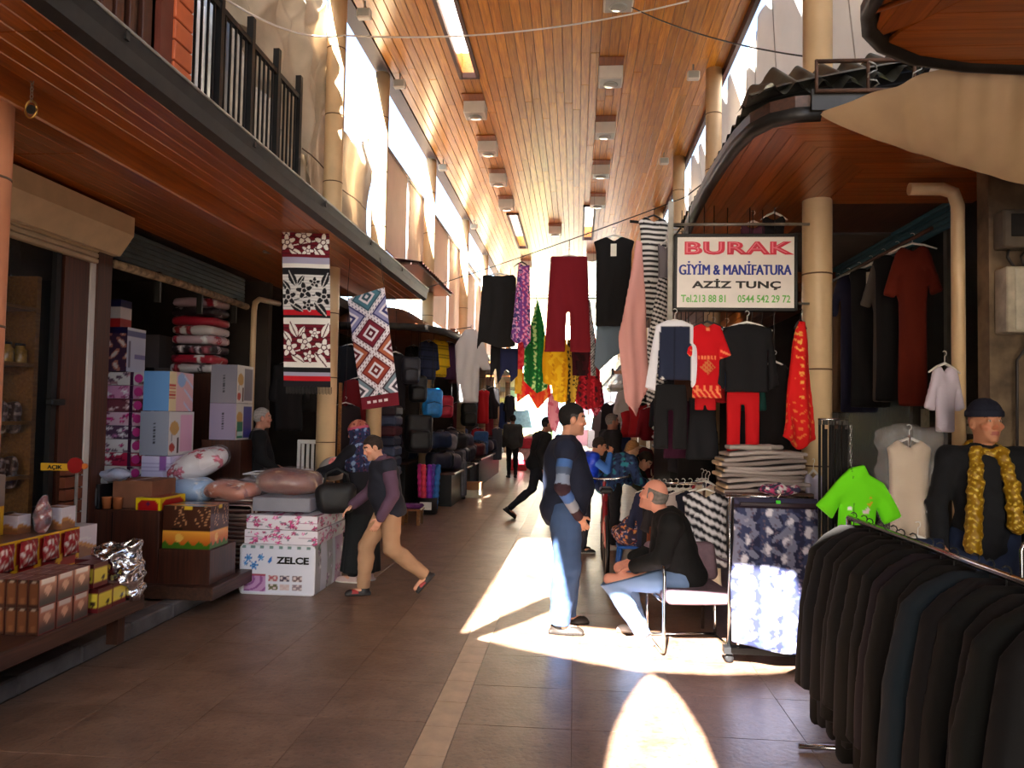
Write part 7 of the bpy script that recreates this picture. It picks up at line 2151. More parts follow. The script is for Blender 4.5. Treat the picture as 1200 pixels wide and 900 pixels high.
# 3 the boy walking
person('person', 'boy walking in a dark hooded jacket with purple sleeves and tan trousers', 'person', (-1.73, 7.12, 0), math.radians(112), 1.555,
       dict(pelvis=(0, 0, .92), chest=(0, .05, 1.22), neck=(0, .10, 1.42), head=(-.01, .19, 1.545), face=(-.15, 1, -.42), faceup=(0, .38, 1),
            shR=(.18, .08, 1.36), shL=(-.18, .05, 1.36), elR=(.24, .16, 1.09), wrR=(.19, .36, .93), elL=(-.25, .0, 1.08), wrL=(-.22, .12, .84),
            hiR=(.085, 0, .90), hiL=(-.085, 0, .90), knR=(.09, .22, .50), anR=(.08, .24, .085), knL=(-.08, -.02, .50), anL=(-.05, -.38, .21), toR=(.05, 1, .0), toL=(0, .72, -.75), palmR=(-.3, .4, -1), palmL=(1, .2, 0), curl=.35),
       dict(fat=.025, skin=(216, 158, 130), hair=((44, 34, 30), 'short'), trousers=(172, 134, 104), tt=.030, shoes=((32, 28, 30), (60, 56, 56)), shoe_band=(150, 30, 30),
            tops=[dict(name='hooded_sweatshirt', color=(88, 64, 84), t=.028, hem=-.09, sleeve=.98, neck=.02), dict(name='padded_vest', color=(32, 34, 46), t=.044, hem=-.10, sleeve=0, neck=-.02)]), .0085, .0068)
boy = bpy.data.objects['person.002']
# hood folded behind the neck
sdf_obj('hood', lambda P: smin(ell(P, (0, .015, 1.245), (.10, .075, .05)), rcap(P, (-.075, .09, 1.25), (.075, .09, 1.25), .028, .028), .05) + .006 * wob(P, 30, 1), (-.2, -.2, 1.1), (.2, .2, 1.4), .009, M_CLOTH, boy, lambda V: np.where((V[:, 2] > 1.27)[:, None], lc((98, 50, 70)), lc((56, 50, 62))))
# 4 the woman in the flowered headscarf
wb = person('person', 'woman in a black coat and blue flowered headscarf reaching over the bedding', 'person', (-2.12, 7.66, 0), math.radians(72), 1.63,
       dict(pelvis=(0, 0, .95), chest=(0, .02, 1.25), neck=(0, .05, 1.46), head=(0, .11, 1.60), face=(-.2, 1, -.2), faceup=(0, .2, 1),
            shR=(.19, .04, 1.39), shL=(-.19, .06, 1.39), elR=(.22, .14, 1.12), wrR=(.18, .26, .95), elL=(-.20, .24, 1.22), wrL=(-.15, .46, 1.16),
            anR=(.09, -.02, .085), anL=(-.10, .06, .085), palmL=(0, 0, -1), palmR=(-1, 0, 0), curl=.25),
       dict(fat=.05, skin=(210, 156, 130), trousers=(22, 22, 26), tt=.02, shoes=((196, 170, 166), (226, 220, 214)), skirt=((20, 24, 28), .11, .235),
            tops=[dict(name='coat', color=(20, 20, 28), t=.036, hem=-.42, sleeve=1.0, skirt=True)]), .009, .008)
scf = pat_floral((30, 38, 72), [(52, 70, 116), (92, 46, 76), (120, 140, 170), (18, 22, 44)], 4, 44)
J_ = wb[1]; hd_ = wb[4]; Rh_ = wb[3]
def scarf_f(P):
    q = (P - hd_) @ Rh_
    d = ell(q, (0, -.015, .015), (.092, .118, .122))
    d = smin(d, rcap(P, hd_ + np.array((0, -.04, -.08)), J_['neck'] + np.array((0, -.03, -.06)), .10, .19), .05)
    d = smin(d, ell(P, J_['neck'] + np.array((0, -.02, -.13)), (.245, .19, .19)), .06)
    face = ell(q, (0, .11, -.015), (.062, .08, .088))
    return np.maximum(d + .004 * wob(P, 36, 1), -face)
def scarf_c(V):
    q = (V - hd_) @ Rh_
    c = scf(V); k = q[:, 2] > .055; c[k] = pat_floral((150, 78, 62), [(176, 110, 90), (110, 50, 50)], 2, 40)(V)[k]; k2 = (q[:, 2] > .035) & (q[:, 2] < .06); c[k2] = lc((170, 70, 96)); return c
wb[5]('headscarf', scarf_f, scarf_c, None, .009, hd_ - np.array((.32, .32, .5)), hd_ + np.array((.32, .32, .2)))
# her black bag
bg_ = thing('handbag', 'bulging black handbag hanging from the arm of the woman in the headscarf', 'bag', (-2.30, 7.30, .72), .3)
sdf_obj('bag_body', lambda P: rbox(P, (0, 0, .15), (.19, .10, .15), .09) + .012 * wob(P, 18, 1), (-.26, -.16, -.03), (.26, .16, .36), .011, mat('black_soft_leather', (17, 17, 20), .6, var=.1, bump=.2), bg_)
MB().tube([(-.12, 0, .28), (-.1, .02, .38), (0, .05, .43), (.1, .02, .38), (.12, 0, .28)], .012, 8).build('strap', M_BLACK, bg_)
# 5 the seller
person('person', 'grey haired seller in a black jacket standing behind the bedding', 'person', (-3.66, 8.62, .1), math.radians(-62), 1.64,
       dict(head=(0, .05, 1.615), face=(.1, 1, -.05), elR=(.25, .02, 1.12), wrR=(.2, .2, 1.0), elL=(-.25, .02, 1.12), wrL=(-.2, .2, 1.0)),
       dict(fat=.04, skin=(188, 132, 112), stubble=.15, hair=((150, 146, 144), 'receding'), brow=(110, 104, 100), trousers=(26, 26, 30), shoes=((24, 22, 22), (20, 20, 20)),
            tops=[dict(name='shirt', color=(120, 112, 110), t=.012, hem=-.1, sleeve=.9), dict(name='jacket', color=(18, 18, 22), t=.032, hem=-.18, sleeve=1.0, neck=-.03)]), .011, .009)
# 6 the striding man further off
person('person', 'man in black striding away down the middle of the street', 'person', (-.66, 12.9, 0), math.radians(-70), 1.76,
       dict(pelvis=(0, 0, .90), chest=(0, .07, 1.20), neck=(0, .12, 1.40), head=(0, .20, 1.545), face=(.0, 1, -.15),
            shR=(.19, .12, 1.34), shL=(-.19, .08, 1.34), elR=(.25, -.02, 1.09), wrR=(.22, .06, .86), elL=(-.25, .2, 1.08), wrL=(-.2, .34, .92),
            hiR=(.085, 0, .87), hiL=(-.085, 0, .87), knR=(.08, -.08, .48), anR=(.07, -.46, .17), knL=(-.09, .30, .50), anL=(-.09, .32, .085), toR=(0, .8, -.6), toL=(0, 1, 0)),
       dict(fat=.015, skin=(176, 116, 92), hair=((30, 24, 22), 'short'), trousers=(18, 20, 30), tt=.014, shoes=((18, 18, 20), (14, 14, 16)),
            tops=[dict(name='jacket', color=(14, 14, 17), t=.030, hem=-.12, sleeve=1.0)]), .013, .010)
# 7-10 the shoppers at the stalls beyond the standing man
person('person', 'shopper in a bright blue padded vest with a raised hand, beyond the standing man', 'person', (.10, 9.75, 0), math.radians(-75), 1.52,
       dict(neck=(0, .14, 1.42), chest=(0, .06, 1.22), head=(0, .24, 1.53), face=(.2, 1, -.4), shR=(.18, .10, 1.36), shL=(-.18, .10, 1.36), elR=(.26, .28, 1.20), wrR=(.14, .36, 1.42), elL=(-.24, .2, 1.12), wrL=(-.2, .4, 1.05), curl=.7),
       dict(skin=(214, 152, 118), hair=((44, 34, 30), 'short'), trousers=(30, 30, 40), shoes=((30, 30, 34), (200, 200, 200)),
            tops=[dict(name='jumper', color=(60, 110, 190), t=.016, hem=-.1, sleeve=.95), dict(name='padded_vest', color=(24, 60, 190), t=.036, hem=-.12, sleeve=0, puff=.010, mat=M_SHEEN)]), .012, .010)
person('person', 'fair haired woman in a blue patterned jacket bending over the stall', 'person', (.46, 10.05, 0), math.radians(-60), 1.58,
       dict(pelvis=(0, -.06, .93), chest=(0, .12, 1.16), neck=(0, .26, 1.32), head=(0, .37, 1.42), face=(0, 1, -.5), faceup=(0, .5, 1), shR=(.18, .22, 1.27), shL=(-.18, .22, 1.27), elR=(.24, .3, 1.0), wrR=(.2, .5, .92), elL=(-.24, .3, 1.0), wrL=(-.2, .5, .92)),
       dict(fat=.03, skin=(220, 170, 140), hair=((150, 108, 66), 'long'), trousers=(20, 20, 26), shoes=((236, 232, 226), (220, 216, 210)),
            tops=[dict(name='jacket', color=lambda V, J, s, Rt: pat_floral((44, 64, 104), [(70, 100, 140), (30, 40, 70), (50, 140, 160)], 3, 40)(V), t=.034, hem=-.16, sleeve=1.0)]), .012, .010)
person('person', 'person in a dark green jacket and black trousers bent double over the stall', 'person', (.55, 10.75, 0), math.radians(-105), 1.72,
       dict(pelvis=(0, -.12, .95), chest=(0, .10, 1.12), neck=(0, .30, 1.16), head=(0, .42, 1.13), face=(0, .8, -.8), faceup=(0, .8, .6), shR=(.19, .26, 1.12), shL=(-.19, .26, 1.12), elR=(.24, .34, .84), wrR=(.2, .5, .7), elL=(-.24, .34, .84), wrL=(-.2, .5, .7), knR=(.12, .0, .5), knL=(-.16, -.02, .5), anL=(-.2, -.04, .085), anR=(.16, 0, .085)),
       dict(fat=.02, skin=(200, 150, 124), hair=((40, 32, 28), 'short'), trousers=(18, 18, 20), tt=.018, shoes=((226, 222, 214), (240, 236, 230)),
            tops=[dict(name='jacket', color=(44, 48, 38), t=.040, hem=-.16, sleeve=1.0)]), .012, .010)
person('person', 'grey haired man in dark clothes standing deeper in the crowd', 'person', (.55, 12.4, 0), math.radians(-60), 1.76,
       dict(face=(.2, 1, -.1)), dict(fat=.03, skin=(156, 106, 88), hair=((110, 106, 104), 'receding'), trousers=(24, 24, 30), shoes=((20, 20, 22), (20, 20, 20)), tops=[dict(name='coat', color=(26, 24, 28), t=.034, hem=-.2, sleeve=1.0)]), .014, .011)
person('person', 'distant man in a dark grey jacket with his back turned among the bag stalls', 'person', (-1.72, 21.0, 0), math.radians(15), 1.72,
       dict(), dict(fat=.03, skin=(160, 110, 90), hair=((34, 28, 26), 'short'), trousers=(26, 26, 30), shoes=((20, 20, 22), (20, 20, 20)), tops=[dict(name='jacket', color=(56, 58, 58), t=.034, hem=-.16, sleeve=1.0)]), .018, .014)
# mannequin
mq = person('mannequin', 'shop mannequin in a navy beanie, black jumper, jeans and glittering yellow scarf', 'mannequin', (2.56, 5.08, 0), math.radians(172), 1.85,
       dict(face=(-.25, 1, .0), elR=(.25, -.02, 1.12), wrR=(.245, .04, .90), elL=(-.25, -.02, 1.12), wrL=(-.245, .04, .90), curl=.3),
       dict(skin=(196, 138, 108), brow=(120, 80, 60), trousers=(34, 46, 76), tt=.016, shoes=((30, 28, 28), (20, 20, 20)), tops=[dict(name='jumper', color=(20, 22, 28), t=.022, hem=-.14, sleeve=.98)]), .009, .008)
hd_m = mq[4]; Rm = mq[3]; Jm = mq[1]
def beanie(P):
    q = (P - hd_m) @ Rm
    d = ell(q, (0, -.012, .045), (.096, .116, .112)) + .0025 * np.sin(np.arctan2(q[:, 1], q[:, 0]) * 40)
    d = np.maximum(d, .038 - q[:, 2] - .12 * q[:, 1] * 0)
    return smin(d, np.maximum(ell(q, (0, -.012, .05), (.103, .122, .11)), np.abs(q[:, 2] - .055) - .02), .008)
mq[5]('beanie', beanie, (30, 34, 52), None, .008, hd_m - .2, hd_m + .25)
nk_ = Jm['neck']
def gsc(P):
    d = np.full(len(P), 9.0)
    ring = [nk_ + np.array((.085 * math.cos(a), .075 * math.sin(a) - .005, .0 + .03 * math.sin(a) * -1)) for a in np.linspace(.35 * PI - .2, 2.65 * PI + .2 - .0, 14)]
    for a, b in zip(ring[:-1], ring[1:]): d = np.minimum(d, rcap(P, a, b, .034, .034))
    for sx, L in ((-1, .46), (1, .60)):
        p0 = nk_ + np.array((sx * .07, .09, -.01)); p1 = nk_ + np.array((sx * .10, .165, -.22)); p2 = nk_ + np.array((sx * .12, .17, -L))
        d = smin(d, rcap(P, p0, p1, .036, .042), .02); d = smin(d, rcap(P, p1, p2, .042, .048), .02)
    return d + .008 * wob(P, 50, 2) + .006 * wob(P, 100, 1)
mq[5]('glitter_scarf', gsc, lambda V: np.where((wob(V, 140, 3) > .45)[:, None], lc((226, 196, 80)), lc((150, 112, 16))), M_SHEEN, .009, nk_ - np.array((.3, .3, .75)), nk_ + np.array((.3, .35, .2)))

# ------------------------------------------------------------------ chair under the seated man
chm = thing('armchair', 'mauve padded cantilever chair with a chrome tube frame under the seated man', 'chair', (.88, 5.90, 0), math.radians(188))
M_MAUVE = mat('mauve_upholstery', (128, 104, 116), .85, var=.08, scale=20, bump=.15)
for sx in (-1, 1):
    x = sx * .27
    MB().tube([(x, -.28, .015), (x, .18, .015), (x, .235, .03), (x, .25, .08), (x, .25, .30), (x, .24, .40), (x, .25, .56), (x, .23, .62), (x, .17, .645), (x, -.22, .62)], .0125, 10).build('frame_tube', M_CHROME, chm)
    MB().tube([(x, -.27, .02), (x, -.27, .36)], .012, 8).build('leg', M_CHROME, chm)
    MB().tube([(x, .22, .385), (x, -.28, .36)], .012, 8).build('seat_rail', M_CHROME, chm)
MB().tube([(-.27, -.28, .015), (.27, -.28, .015)], .012, 8).build('cross_tube', M_CHROME, chm)
sdf_obj('seat', lambda P: rbox(P, (0, -.01, .405), (.245, .25, .045), .04) - .012 * np.exp(-(P[:, 0] ** 2 + P[:, 1] ** 2) * 16), (-.3, -.32, .3), (.3, .3, .5), .012, M_MAUVE, chm)
from mathutils import Euler
Rb = np.array(Euler((.42, 0, 0)).to_matrix())
sdf_obj('backrest', lambda P: rbox(P, (0, -.31, .58), (.285, .055, .15), .05, Rb), (-.34, -.5, .36), (.34, -.14, .82), .012, M_MAUVE, chm)
MB().tube([(.0, -.3, .36), (.0, -.37, .55)], .014, 8).build('back_support', M_CHROME, chm)
# ================================================================== stalls further down the street
def at_px(px, py, Y):
    """world point at distance Y along the street for a spot measured in the photograph"""
    return ((px - 675) / 900 * Y, Y, 1.7 + (487 + (px - 600) * .018 - py) / 900 * Y)
LEATH = {}
def pack_mat(rgb):
    k = 'bag_nylon_%d_%d_%d' % rgb
    return mat(k, rgb, .55, var=.12, scale=12, bump=.15)
def backpack(lb, loc, rgb, rz=0, k=1.0):
    r = thing('backpack', lb, 'backpack', loc, rz)
    sdf_obj('pack_body', lambda P: smin(rbox(P, (0, 0, .23 * k), (.16 * k, .09 * k, .23 * k), .08 * k), rbox(P, (0, -.09 * k, .15 * k), (.12 * k, .05 * k, .11 * k), .04 * k), .02) + .006 * wob(P, 24, 1), (-.25, -.25, -.06), (.25, .2, .56), .02, pack_mat(rgb), r)
    MB().tube([(-.03, 0, .44 * k), (-.03, 0, .5 * k), (.03, 0, .5 * k), (.03, 0, .44 * k)], .008, 6).build('handle', M_BLACK, r)
    MB().tube([(-.11 * k, -.146 * k, .22 * k), (0, -.15 * k, .25 * k), (.11 * k, -.146 * k, .22 * k)], .006, 5).build('zip', M_DARKMETAL, r)
    MB().tube([(0, 0, .49 * k), (0, 0, max(.5 * k, 3.15 - loc[2]))], .005, 5).build('hanging_cord', M_BLACK, r)
    return r
for i, (px, py, Y, c, lb, k) in enumerate((
    (505, 490, 13.0, (26, 120, 196), 'bright blue backpack hanging in the bag stall', 1.1), (487, 472, 12.8, (20, 20, 24), 'black backpack hanging beside the bright blue one', 1.0), (489, 532, 12.9, (24, 24, 28), 'large black backpack hanging low at the bag stall post', 1.5),
    (521, 490, 15.5, (196, 30, 60), 'raspberry red backpack hanging deeper in the bag stall', 1.0), (478, 450, 12.6, (40, 42, 52), 'grey black backpack hanging highest in the bag stall', 1.0), (562, 535, 20.0, (40, 90, 150), 'steel blue backpack standing on the far bag table', 1.5), (549, 500, 19.0, (30, 34, 30), 'dark green backpack hung by the far post', 1.3), (568, 488, 21.5, (60, 58, 66), 'grey backpack hung beyond the dark green one', 1.5))):
    x, y, z = at_px(px, py, Y); backpack(lb, (x, y, z), c, .4, k)
for i, (px, py, c, nm) in enumerate(((499, 396, (40, 46, 72), 'navy quilted jacket'), (512, 394, (226, 184, 20), 'bright yellow quilted jacket'), (524, 398, (70, 34, 66), 'purple jacket'), (532, 404, (80, 30, 40), 'maroon jacket'), (481, 402, (30, 28, 32), 'black jacket'))):
    x, y, z = at_px(px, py, 14.0 + .3 * i)
    garment('jacket', '%s hanging under the tiled canopy of the bag stall' % nm, 'jacket', (x, y, z), 1.0, g_top(.42, .72, .5, 1.0, .14, .05, .12, .97), 0 if i < 2 else c, .14, .024, .008, 140 + i, cord=3.12 - z, pattern=(pat_hstripe(c, tuple(int(v * .62) for v in c), .055, .75) if i < 2 else None))
x, y, z = at_px(502, 605, 13.0)
um = thing('umbrella_stand', 'black bin with a white label holding rolled pink, purple and blue mats', 'stand', (x, y, 0))
MB().lathe([(.15, 0), (.17, .02), (.18, .28), (.165, .28), (.15, .03)], n=18).build('bin', M_BLACK, um)
MB().box((0, -.178, .15), (.2, .01, .13)).build('label', M_SIGN, um)
for i, (dx, dy, c, nm) in enumerate(((-.11, 0, (226, 40, 130), 'hot pink'), (-.05, -.1, (240, 60, 90), 'coral pink'), (.03, -.08, (150, 50, 190), 'violet'), (.06, .04, (90, 60, 160), 'purple'), (.13, 0, (40, 110, 180), 'blue'))):
    o = sdf_obj('rolled_mat', lambda P: rcap(P, (0, 0, .0), (0.02 * (i - 2), 0, .68), .05, .045) + .006 * np.sin(P[:, 2] * 60), (-.14, -.1, -.08), (.14, .1, .78), .018, pack_mat(c), None, None, (x + dx, y + dy * .7, .12))
    tag(o, '%s rolled mat standing in the black bin' % nm, 'mat')
def suitcase(lb, px, py, Y, rgb, w, hgt):
    x, y, z = at_px(px, py, Y)
    r = thing('suitcase', lb, 'suitcase', (x, y, 0), .25)
    MB().box((0, 0, hgt / 2 + .05), (w, .26, hgt), 0, .05).build('shell', pack_mat(rgb), r)
    for i in range(4): MB().box((-w * .3 + i * w * .2, -.133, hgt / 2 + .05), (.02, .012, hgt * .8), 0, .004).build('rib', pack_mat(tuple(int(v * .8) for v in rgb)), r)
    MB().tube([(-.09, 0, hgt + .05), (-.09, 0, hgt + .2), (.09, 0, hgt + .2), (.09, 0, hgt + .05)], .01, 6).build('handle', M_DARKMETAL, r)
    for sx in (-1, 1): MB().lathe([(.01, -.02), (.035, -.02), (.035, .02), (.01, .02)], (sx * w * .36, 0, .03), 10).build('wheel', M_BLACK, r)
suitcase('dark purple suitcase standing at the edge of the bag stall', 519, 585, 15.2, (52, 34, 58), .36, .64)
suitcase('grey ribbed suitcase next to the dark purple one', 537, 585, 15.3, (92, 92, 100), .36, .74)
suitcase('black suitcase behind the grey ribbed one', 548, 575, 16.6, (30, 30, 40), .40, .6)
for i, (dz, c, nm) in enumerate(((0, (206, 196, 170), 'pale lower'), (.16, (150, 104, 66), 'brown upper'))):
    x, y, z = at_px(556, 583, 15.8)
    o = thing('cardboard_box', '%s cardboard box on the floor in front of the bag stall' % nm, 'box', (x, y, dz))
    MB().box((0, 0, .078), (.36, .3, .155), 0, .004).build('carton', mat('carton_%d' % i, c, .8, var=.06), o)
x, y, z = at_px(484, 620, 11.7)
ps = thing('low_stool', 'low brown stool with a purple cushion behind the walking boy', 'stool', (x, y, 0))
for sx in (-1, 1):
    for sy in (-1, 1): MB().box((sx * .12, sy * .12, .11), (.05, .05, .22), 0, .004).build('leg', M_SHELF, ps)
MB().box((0, 0, .235), (.32, .32, .03), 0, .005).build('seat', M_SHELF, ps)
MB().box((0, 0, .28), (.31, .31, .06), 0, .025).build('cushion', mat('purple_cushion', (110, 40, 110), .8, var=.1), ps)
# tables with heaps of bags and folded clothes
def table(lb, x0, x1, y0, y1, h, m=None):
    o = thing('stall_table', lb, 'table', ((x0 + x1) / 2, (y0 + y1) / 2, 0.0))
    w, d = x1 - x0, y1 - y0
    MB().box((0, 0, h - .02), (w, d, .04), 0, .004).build('table_top', m or W_BROWN, o)
    MB().box((-.02, 0, (h - .04) / 2 + .002), (w - .08, d - .06, h - .045)).build('skirt_cloth', m or M_BLACK, o)
    return o
table('dark stall table heaped with bags beyond the bins', -2.77, -2.2, 14.0, 17.4, .62)
table('second stall table of bags past the third column', -2.77, -2.2, 18.0, 22.8, .66)
table('inner stall table of bags behind the third column', -3.75, -3.05, 13.9, 17.6, .8)
table('dark stall table behind the woman in the headscarf', -3.9, -3.0, 10.3, 13.2, .70)
dk = [(34, 36, 52), (20, 20, 24), (46, 48, 60), (60, 52, 70), (28, 34, 60), (70, 66, 72), (36, 30, 40), (90, 30, 40), (24, 40, 70), (110, 104, 110)]
nmc = ['slate navy', 'black', 'iron grey', 'dusk violet', 'ink blue', 'ash grey', 'dark plum', 'dark red', 'marine blue', 'pale grey']
whr = ['at the street edge of the first bag table', 'inside the first bag table heap', 'on the second bag table', 'at the back of the bag stall heap', 'on top of the bag heap']
rnd = random.Random(11)
proto_bags = []
for i in range(44):
    k = i % 10
    if i < 16: x, y, z = rnd.uniform(-2.62, -2.4), 14.1 + i * .2, .64 + rnd.uniform(0, .1); w = whr[0]
    elif i < 26: x, y, z = rnd.uniform(-3.5, -3.25), 14.1 + (i - 16) * .33, .81 + rnd.uniform(0, .05); w = whr[1]
    elif i < 38: x, y, z = rnd.uniform(-2.6, -2.4), 18.1 + (i - 26) * .38, .68 + rnd.uniform(0, .12); w = whr[2]
    else: x, y, z = rnd.uniform(-2.6, -2.45), 14.3 + (i - 38) * .5, .98 + rnd.uniform(0, .1); w = whr[4]
    if k >= len(proto_bags):
        o = thing('duffel_bag', '', 'bag', (x, y, z), rnd.uniform(-1, 1), 'bags heaped on the stall tables')
        sd_ = i
        sdf_obj('bag_body', lambda P: rbox(P, (0, 0, .14), (.26, .14, .15), .10) + .018 * wob(P, 16, sd_), (-.34, -.22, -.05), (.34, .22, .36), .028, pack_mat(dk[k]), o)
        MB().tube([(-.12, -.02, .26), (-.08, -.06, .33), (.08, -.06, .33), (.12, -.02, .26)], .010, 6).build('handle', M_BLACK, o)
        proto_bags.append(o)
    else:
        o = dup(proto_bags[k], (x, y, z), rnd.uniform(-1, 1), None)
    o['label'] = '%s soft bag %s, %s along' % (nmc[k], w, ('first', 'second', 'third', 'fourth', 'fifth')[(i // 10)])
for i in range(12):
    px, py = [(566, 455), (577, 452), (545, 455), (536, 470), (590, 470), (560, 500), (583, 500), (552, 462), (573, 478), (597, 462), (541, 500), (528, 500)][i]
    Y = 20 + (i % 5) * 1.3
    c = [(186, 20, 30), (26, 22, 24), (60, 40, 40), (90, 30, 40), (40, 60, 110), (150, 20, 30), (70, 70, 80), (30, 30, 50), (120, 24, 34), (36, 34, 40), (50, 70, 110), (44, 40, 46)][i]
    nm = ['red', 'black', 'brown', 'wine', 'blue', 'crimson', 'grey', 'navy', 'dark red', 'charcoal', 'denim blue', 'dark taupe'][i]
    x, y, z = at_px(px, py, Y)
    garment('jacket', '%s jacket hanging among the far stalls on the bag side' % nm, 'jacket', (x, y, z), .9, g_top(.42, .9, .5 if i % 2 else 0, 1.1, .14, .05, .12, .97), c, .12, .035, .012, 160 + i, cord=3.15 - z)
for i in range(14):
    x, y = -1.75 + .12 * (i % 3), 24.0 + (i // 3) * 1.6
    c = [(206, 40, 60), (230, 190, 190), (190, 30, 60), (226, 226, 220), (60, 80, 140)][i % 5]
    o = thing('goods_box', '%s box in the low far piles on the bag side, %s row' % (['red', 'pale pink', 'crimson', 'white', 'blue'][i % 5], ords[i // 3]), 'box', (x, y, .0 + .34 * (i % 3)))
    MB().box((0, 0, .165), (.5, .6, .33), 0, .01).build('carton', pack_mat(c), o)
# fabric bolts in the dark shop behind the woman
for i in range(7):
    c = [(52, 66, 92), (40, 50, 74), (66, 78, 104), (34, 40, 60), (74, 26, 36), (60, 70, 96), (44, 30, 40)][i]
    o = thing('fabric_bolt', '%s folded fabric, %s from the bottom of the pile behind the headscarf' % (['slate', 'navy', 'grey blue', 'ink', 'maroon', 'steel', 'plum'][i], ords[i]), 'fabric', (-3.1, 12.0, .70 + i * .16))
    MB().box((0, 0, .078), (.62, .5, .155), 0, .03).build('bolt', pack_mat(c), o)
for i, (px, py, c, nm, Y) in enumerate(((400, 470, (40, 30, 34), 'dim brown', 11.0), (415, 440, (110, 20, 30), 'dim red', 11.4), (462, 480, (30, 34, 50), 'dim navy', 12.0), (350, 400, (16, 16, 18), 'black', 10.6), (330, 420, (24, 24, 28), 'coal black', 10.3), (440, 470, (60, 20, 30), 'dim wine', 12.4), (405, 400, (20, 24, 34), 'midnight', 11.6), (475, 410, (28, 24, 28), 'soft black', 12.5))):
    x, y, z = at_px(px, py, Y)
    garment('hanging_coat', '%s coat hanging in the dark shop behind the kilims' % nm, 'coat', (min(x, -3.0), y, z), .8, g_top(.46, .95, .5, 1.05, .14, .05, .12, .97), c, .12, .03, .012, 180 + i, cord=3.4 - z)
for i, (x, y) in enumerate(((-3.45, 10.2), (-3.2, 10.22))):
    o = thing('metal_upright', 'pale upright shelf post in the dark shop, %s of two' % ('first' if i == 0 else 'second'), 'post', (x, y, .1))
    MB().box((0, 0, 1.0), (.04, .04, 2.0), 0, .004).build('post', M_SHELF, o)
pc = thing('plastic_chair', 'white slatted plastic chair back behind the bedding stall', 'chair', (-3.12, 8.95, .1))
for k in range(5): MB().box((-.12 + k * .06, 0, 1.03), (.035, .02, .38), 0, .006).build('slat', mat('white_plastic', (206, 204, 204), .4, var=.03), pc)
for s_ in (-1, 1): MB().box((s_ * .17, 0, .66), (.035, .04, 1.2), 0, .008).build('upright', mat('white_plastic', (206, 204, 204), .4), pc)
MB().box((0, 0, 1.24), (.38, .03, .05), 0, .01).build('top_rail', mat('white_plastic', (206, 204, 204), .4), pc)
MB().box((0, .2, .45), (.4, .4, .03), 0, .01).build('seat', mat('white_plastic', (206, 204, 204), .4), pc)
for s_ in (-1, 1): MB().box((s_ * .17, .38, .22), (.035, .035, .44), 0, .006).build('leg', mat('white_plastic', (206, 204, 204), .4), pc)
o = thing('film_parcel', 'clear film parcel with a red and white tag on the stall behind the woman', 'parcel', (-2.66, 8.3, .95))
pillow('filling', (0, 0, .12), (.3, .26, .26), lambda u, v: pick(u, (150, 146, 146)), o, None, .02, .02, 3)
MB().tube([(.06, -.15, .2), (.06, -.16, .2)], .06, 18).build('round_tag', mat('red_white_tag', (226, 120, 120), .5, var=.2, scale=30), o)

# ------------------------------------------------------------------ right-hand stalls
table('black draped stall table with folded clothes beyond the chrome rail', 1.12, 1.70, 9.4, 11.4, 1.32, M_BLACK)
o = thing('fabric_roll', 'white roll of fabric lying on the black draped table', 'fabric roll', (1.24, 9.7, 1.60))
MB().tube([(-.22, 0, .04), (.22, 0, .05)], .045, 14).build('roll', mat('white_fabric', (226, 220, 214), .8, var=.04), o)
for i in range(5):
    c = [(52, 48, 50), (40, 44, 52), (74, 66, 62), (34, 32, 36), (90, 84, 76)][i]
    o = thing('folded_clothes', '%s folded cloth, %s from the table under the white roll' % (['grey', 'slate', 'brown grey', 'black', 'stone'][i], ords[i]), 'cloth', (1.26 + .02 * (i % 2), 9.72, 1.322 + i * .055))
    MB().box((0, 0, .027), (.6, .36, .053), 0, .02).build('cloth', pack_mat(c), o)
for i, (px, py, c, nm, Y, L) in enumerate(((752, 470, (150, 16, 28), 'red', 11.5, .5), (765, 474, (120, 14, 30), 'crimson', 11.2, .5), (740, 478, (170, 24, 36), 'bright red', 12.5, .45), (790, 452, (60, 16, 50), 'plum', 9.8, .6), (812, 470, (20, 20, 24), 'black', 8.8, 1.1), (800, 462, (26, 28, 38), 'navy', 9.2, .9), (777, 440, (30, 32, 40), 'slate', 10.6, .7), (758, 452, (22, 22, 26), 'jet', 11.6, .6), (820, 520, (60, 36, 26), 'brown', 9.2, .6), (748, 520, (80, 20, 26), 'maroon', 12.0, .5), (715, 470, (36, 30, 34), 'sooty', 15.0, .9), (706, 480, (120, 110, 110), 'grey', 17.5, .9), (728, 500, (40, 50, 80), 'dull blue', 15.5, .7), (736, 455, (206, 200, 200), 'white', 13.8, .6))):
    x, y, z = at_px(px, py, Y)
    garment('hanging_garment', '%s garment hanging over the stalls past the chrome rail' % nm, 'garment', (x, y, z), .5 * math.sin(i), g_top(.44, L, .4 if i % 2 else 0, 1.15, .14, .05, .12, .97), c, .1, .028, .014, 200 + i, cord=3.0 - z if Y > 15 else 3.3 - z)
st = thing('plastic_stool', 'blue plastic stool under a heap of patterned cloth by the seated man', 'stool', (.63, 8.7, 0))
M_BLUEP = mat('blue_plastic', (36, 100, 190), .35, var=.05)
for sx in (-1, 1):
    for sy in (-1, 1): MB().tube([(sx * .15, sy * .15, 0), (sx * .12, sy * .12, .27)], [.02, .026], 8).build('leg', M_BLUEP, st)
MB().box((0, 0, .275), (.32, .32, .03), 0, .012).build('seat', M_BLUEP, st)
o = sdf_obj('cloth_heap', lambda P: smin(ell(P, (0, 0, .1), (.24, .2, .16)), ell(P, (.06, 0, .24), (.14, .13, .12)), .05) + .02 * wob(P, 26, 2), (-.32, -.28, -.08), (.32, .28, .44), .016, M_CLOTH, None, pat_floral((60, 50, 70), [(226, 190, 190), (150, 40, 80), (40, 60, 110), (230, 150, 90)], 6, 50), (.66, 8.7, .30))
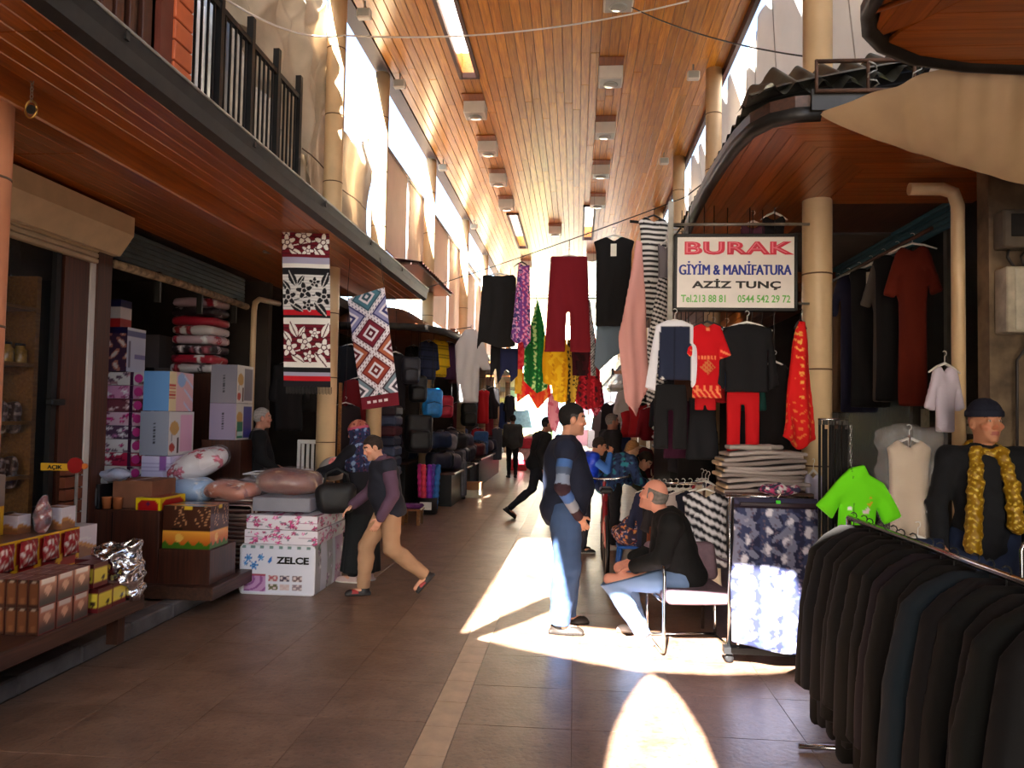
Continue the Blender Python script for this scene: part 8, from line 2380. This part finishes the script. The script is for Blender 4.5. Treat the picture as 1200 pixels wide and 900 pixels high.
tag(o, 'heap of multicoloured patterned cloth on the blue stool', 'cloth')
bi = thing('bicycle', 'red bicycle parked among the shoppers at the stalls', 'bicycle', (.34, 8.72, 0), .0)
for y in (-.5, .5):
    w = MB(); w.tube([(0, y + .31 * math.cos(t), .33 + .31 * math.sin(t)) for t in [k * PI / 14 for k in range(29)]], .022, 8, False); wh = w.build('wheel', M_BLACK, bi)
    for k in range(10):
        t = k * PI / 5; MB().tube([(0, y, .33), (0, y + .3 * math.cos(t), .33 + .3 * math.sin(t))], .003, 4).build('spoke', M_CHROME, wh)
fr_ = MB(); M_REDM = mat('red_enamel', (150, 24, 30), .35, var=.05, coat=.4)
for a, b in (((0, -.5, .33), (0, -.15, .78)), ((0, -.15, .78), (0, .3, .82)), ((0, .3, .82), (0, -.05, .32)), ((0, -.05, .32), (0, -.5, .33)), ((0, -.05, .32), (0, -.18, .86)), ((0, .5, .33), (0, .28, .95))): fr_.tube([a, b], .02, 8)
fr_.build('bike_frame', M_REDM, bi)
MB().box((0, -.2, .90), (.14, .26, .06), 0, .02).build('saddle', M_BLACK, bi)
MB().tube([(-.28, .22, 1.02), (-.1, .28, .98), (.1, .28, .98), (.28, .22, 1.02)], .013, 8).build('handlebar', M_CHROME, bi)
MB().tube([(0, .28, .95), (0, .28, .99)], .014, 8).build('stem', M_CHROME, bi)
# little awning far down on the right
aw = thing('small_awning', 'small slatted awning with a white gutter far down the street', 'awning', (1.15, 20.0, 2.35))
for k in range(9): MB().box((.05 + k * .05, 0, .18 + .05 * k), (.03, 1.6, .03), 0, .004).build('slat', W_BROWNY, aw)
MB().bb(-.35, .5, -.9, .9, .02, .16, .05).build('white_gutter', M_LAMP, aw)
for y in (-.8, .8): MB().tube([(.3, y, -2.35), (.3, y, .05)], .07, 10).build('post', M_CREAM, aw)
# sunlit awnings and sheets beyond the end of the roof
for i, (x, y, w, hgt, c, nm) in enumerate(((2.2, 44, 3.0, 2.2, (240, 236, 232), 'white'), (1.0, 47, 2.6, 1.6, (236, 190, 200), 'pale pink'), (2.8, 50, 3.4, 2.6, (230, 240, 246), 'bluish white'), (-3.4, 46, 2.4, 1.8, (226, 216, 130), 'pale yellow'), (-3.0, 50, 3.0, 2.4, (170, 200, 150), 'pale green'))):
    o = thing('market_awning', '%s market awning in the sun at the end of the street' % nm, 'awning', (x, y, 0))
    MB().grid(10, 4, lambda u, v: ((u - .5) * w, -.8 * v, hgt + .9 - .7 * v + .05 * math.sin(u * 20))).build('cloth', mat('awning_%d' % i, c, .8, var=.04, trans=.3), o)
    for s_ in (-1, 1): MB().tube([(s_ * w / 2, 0, 0), (s_ * w / 2, 0, hgt + .9)], .03, 8).build('pole', M_CREAM, o)
    MB().bb(-w / 2, w / 2, -.6, 0, 0, .9).build('counter', mat('awning_%d' % i, c, .8), o)
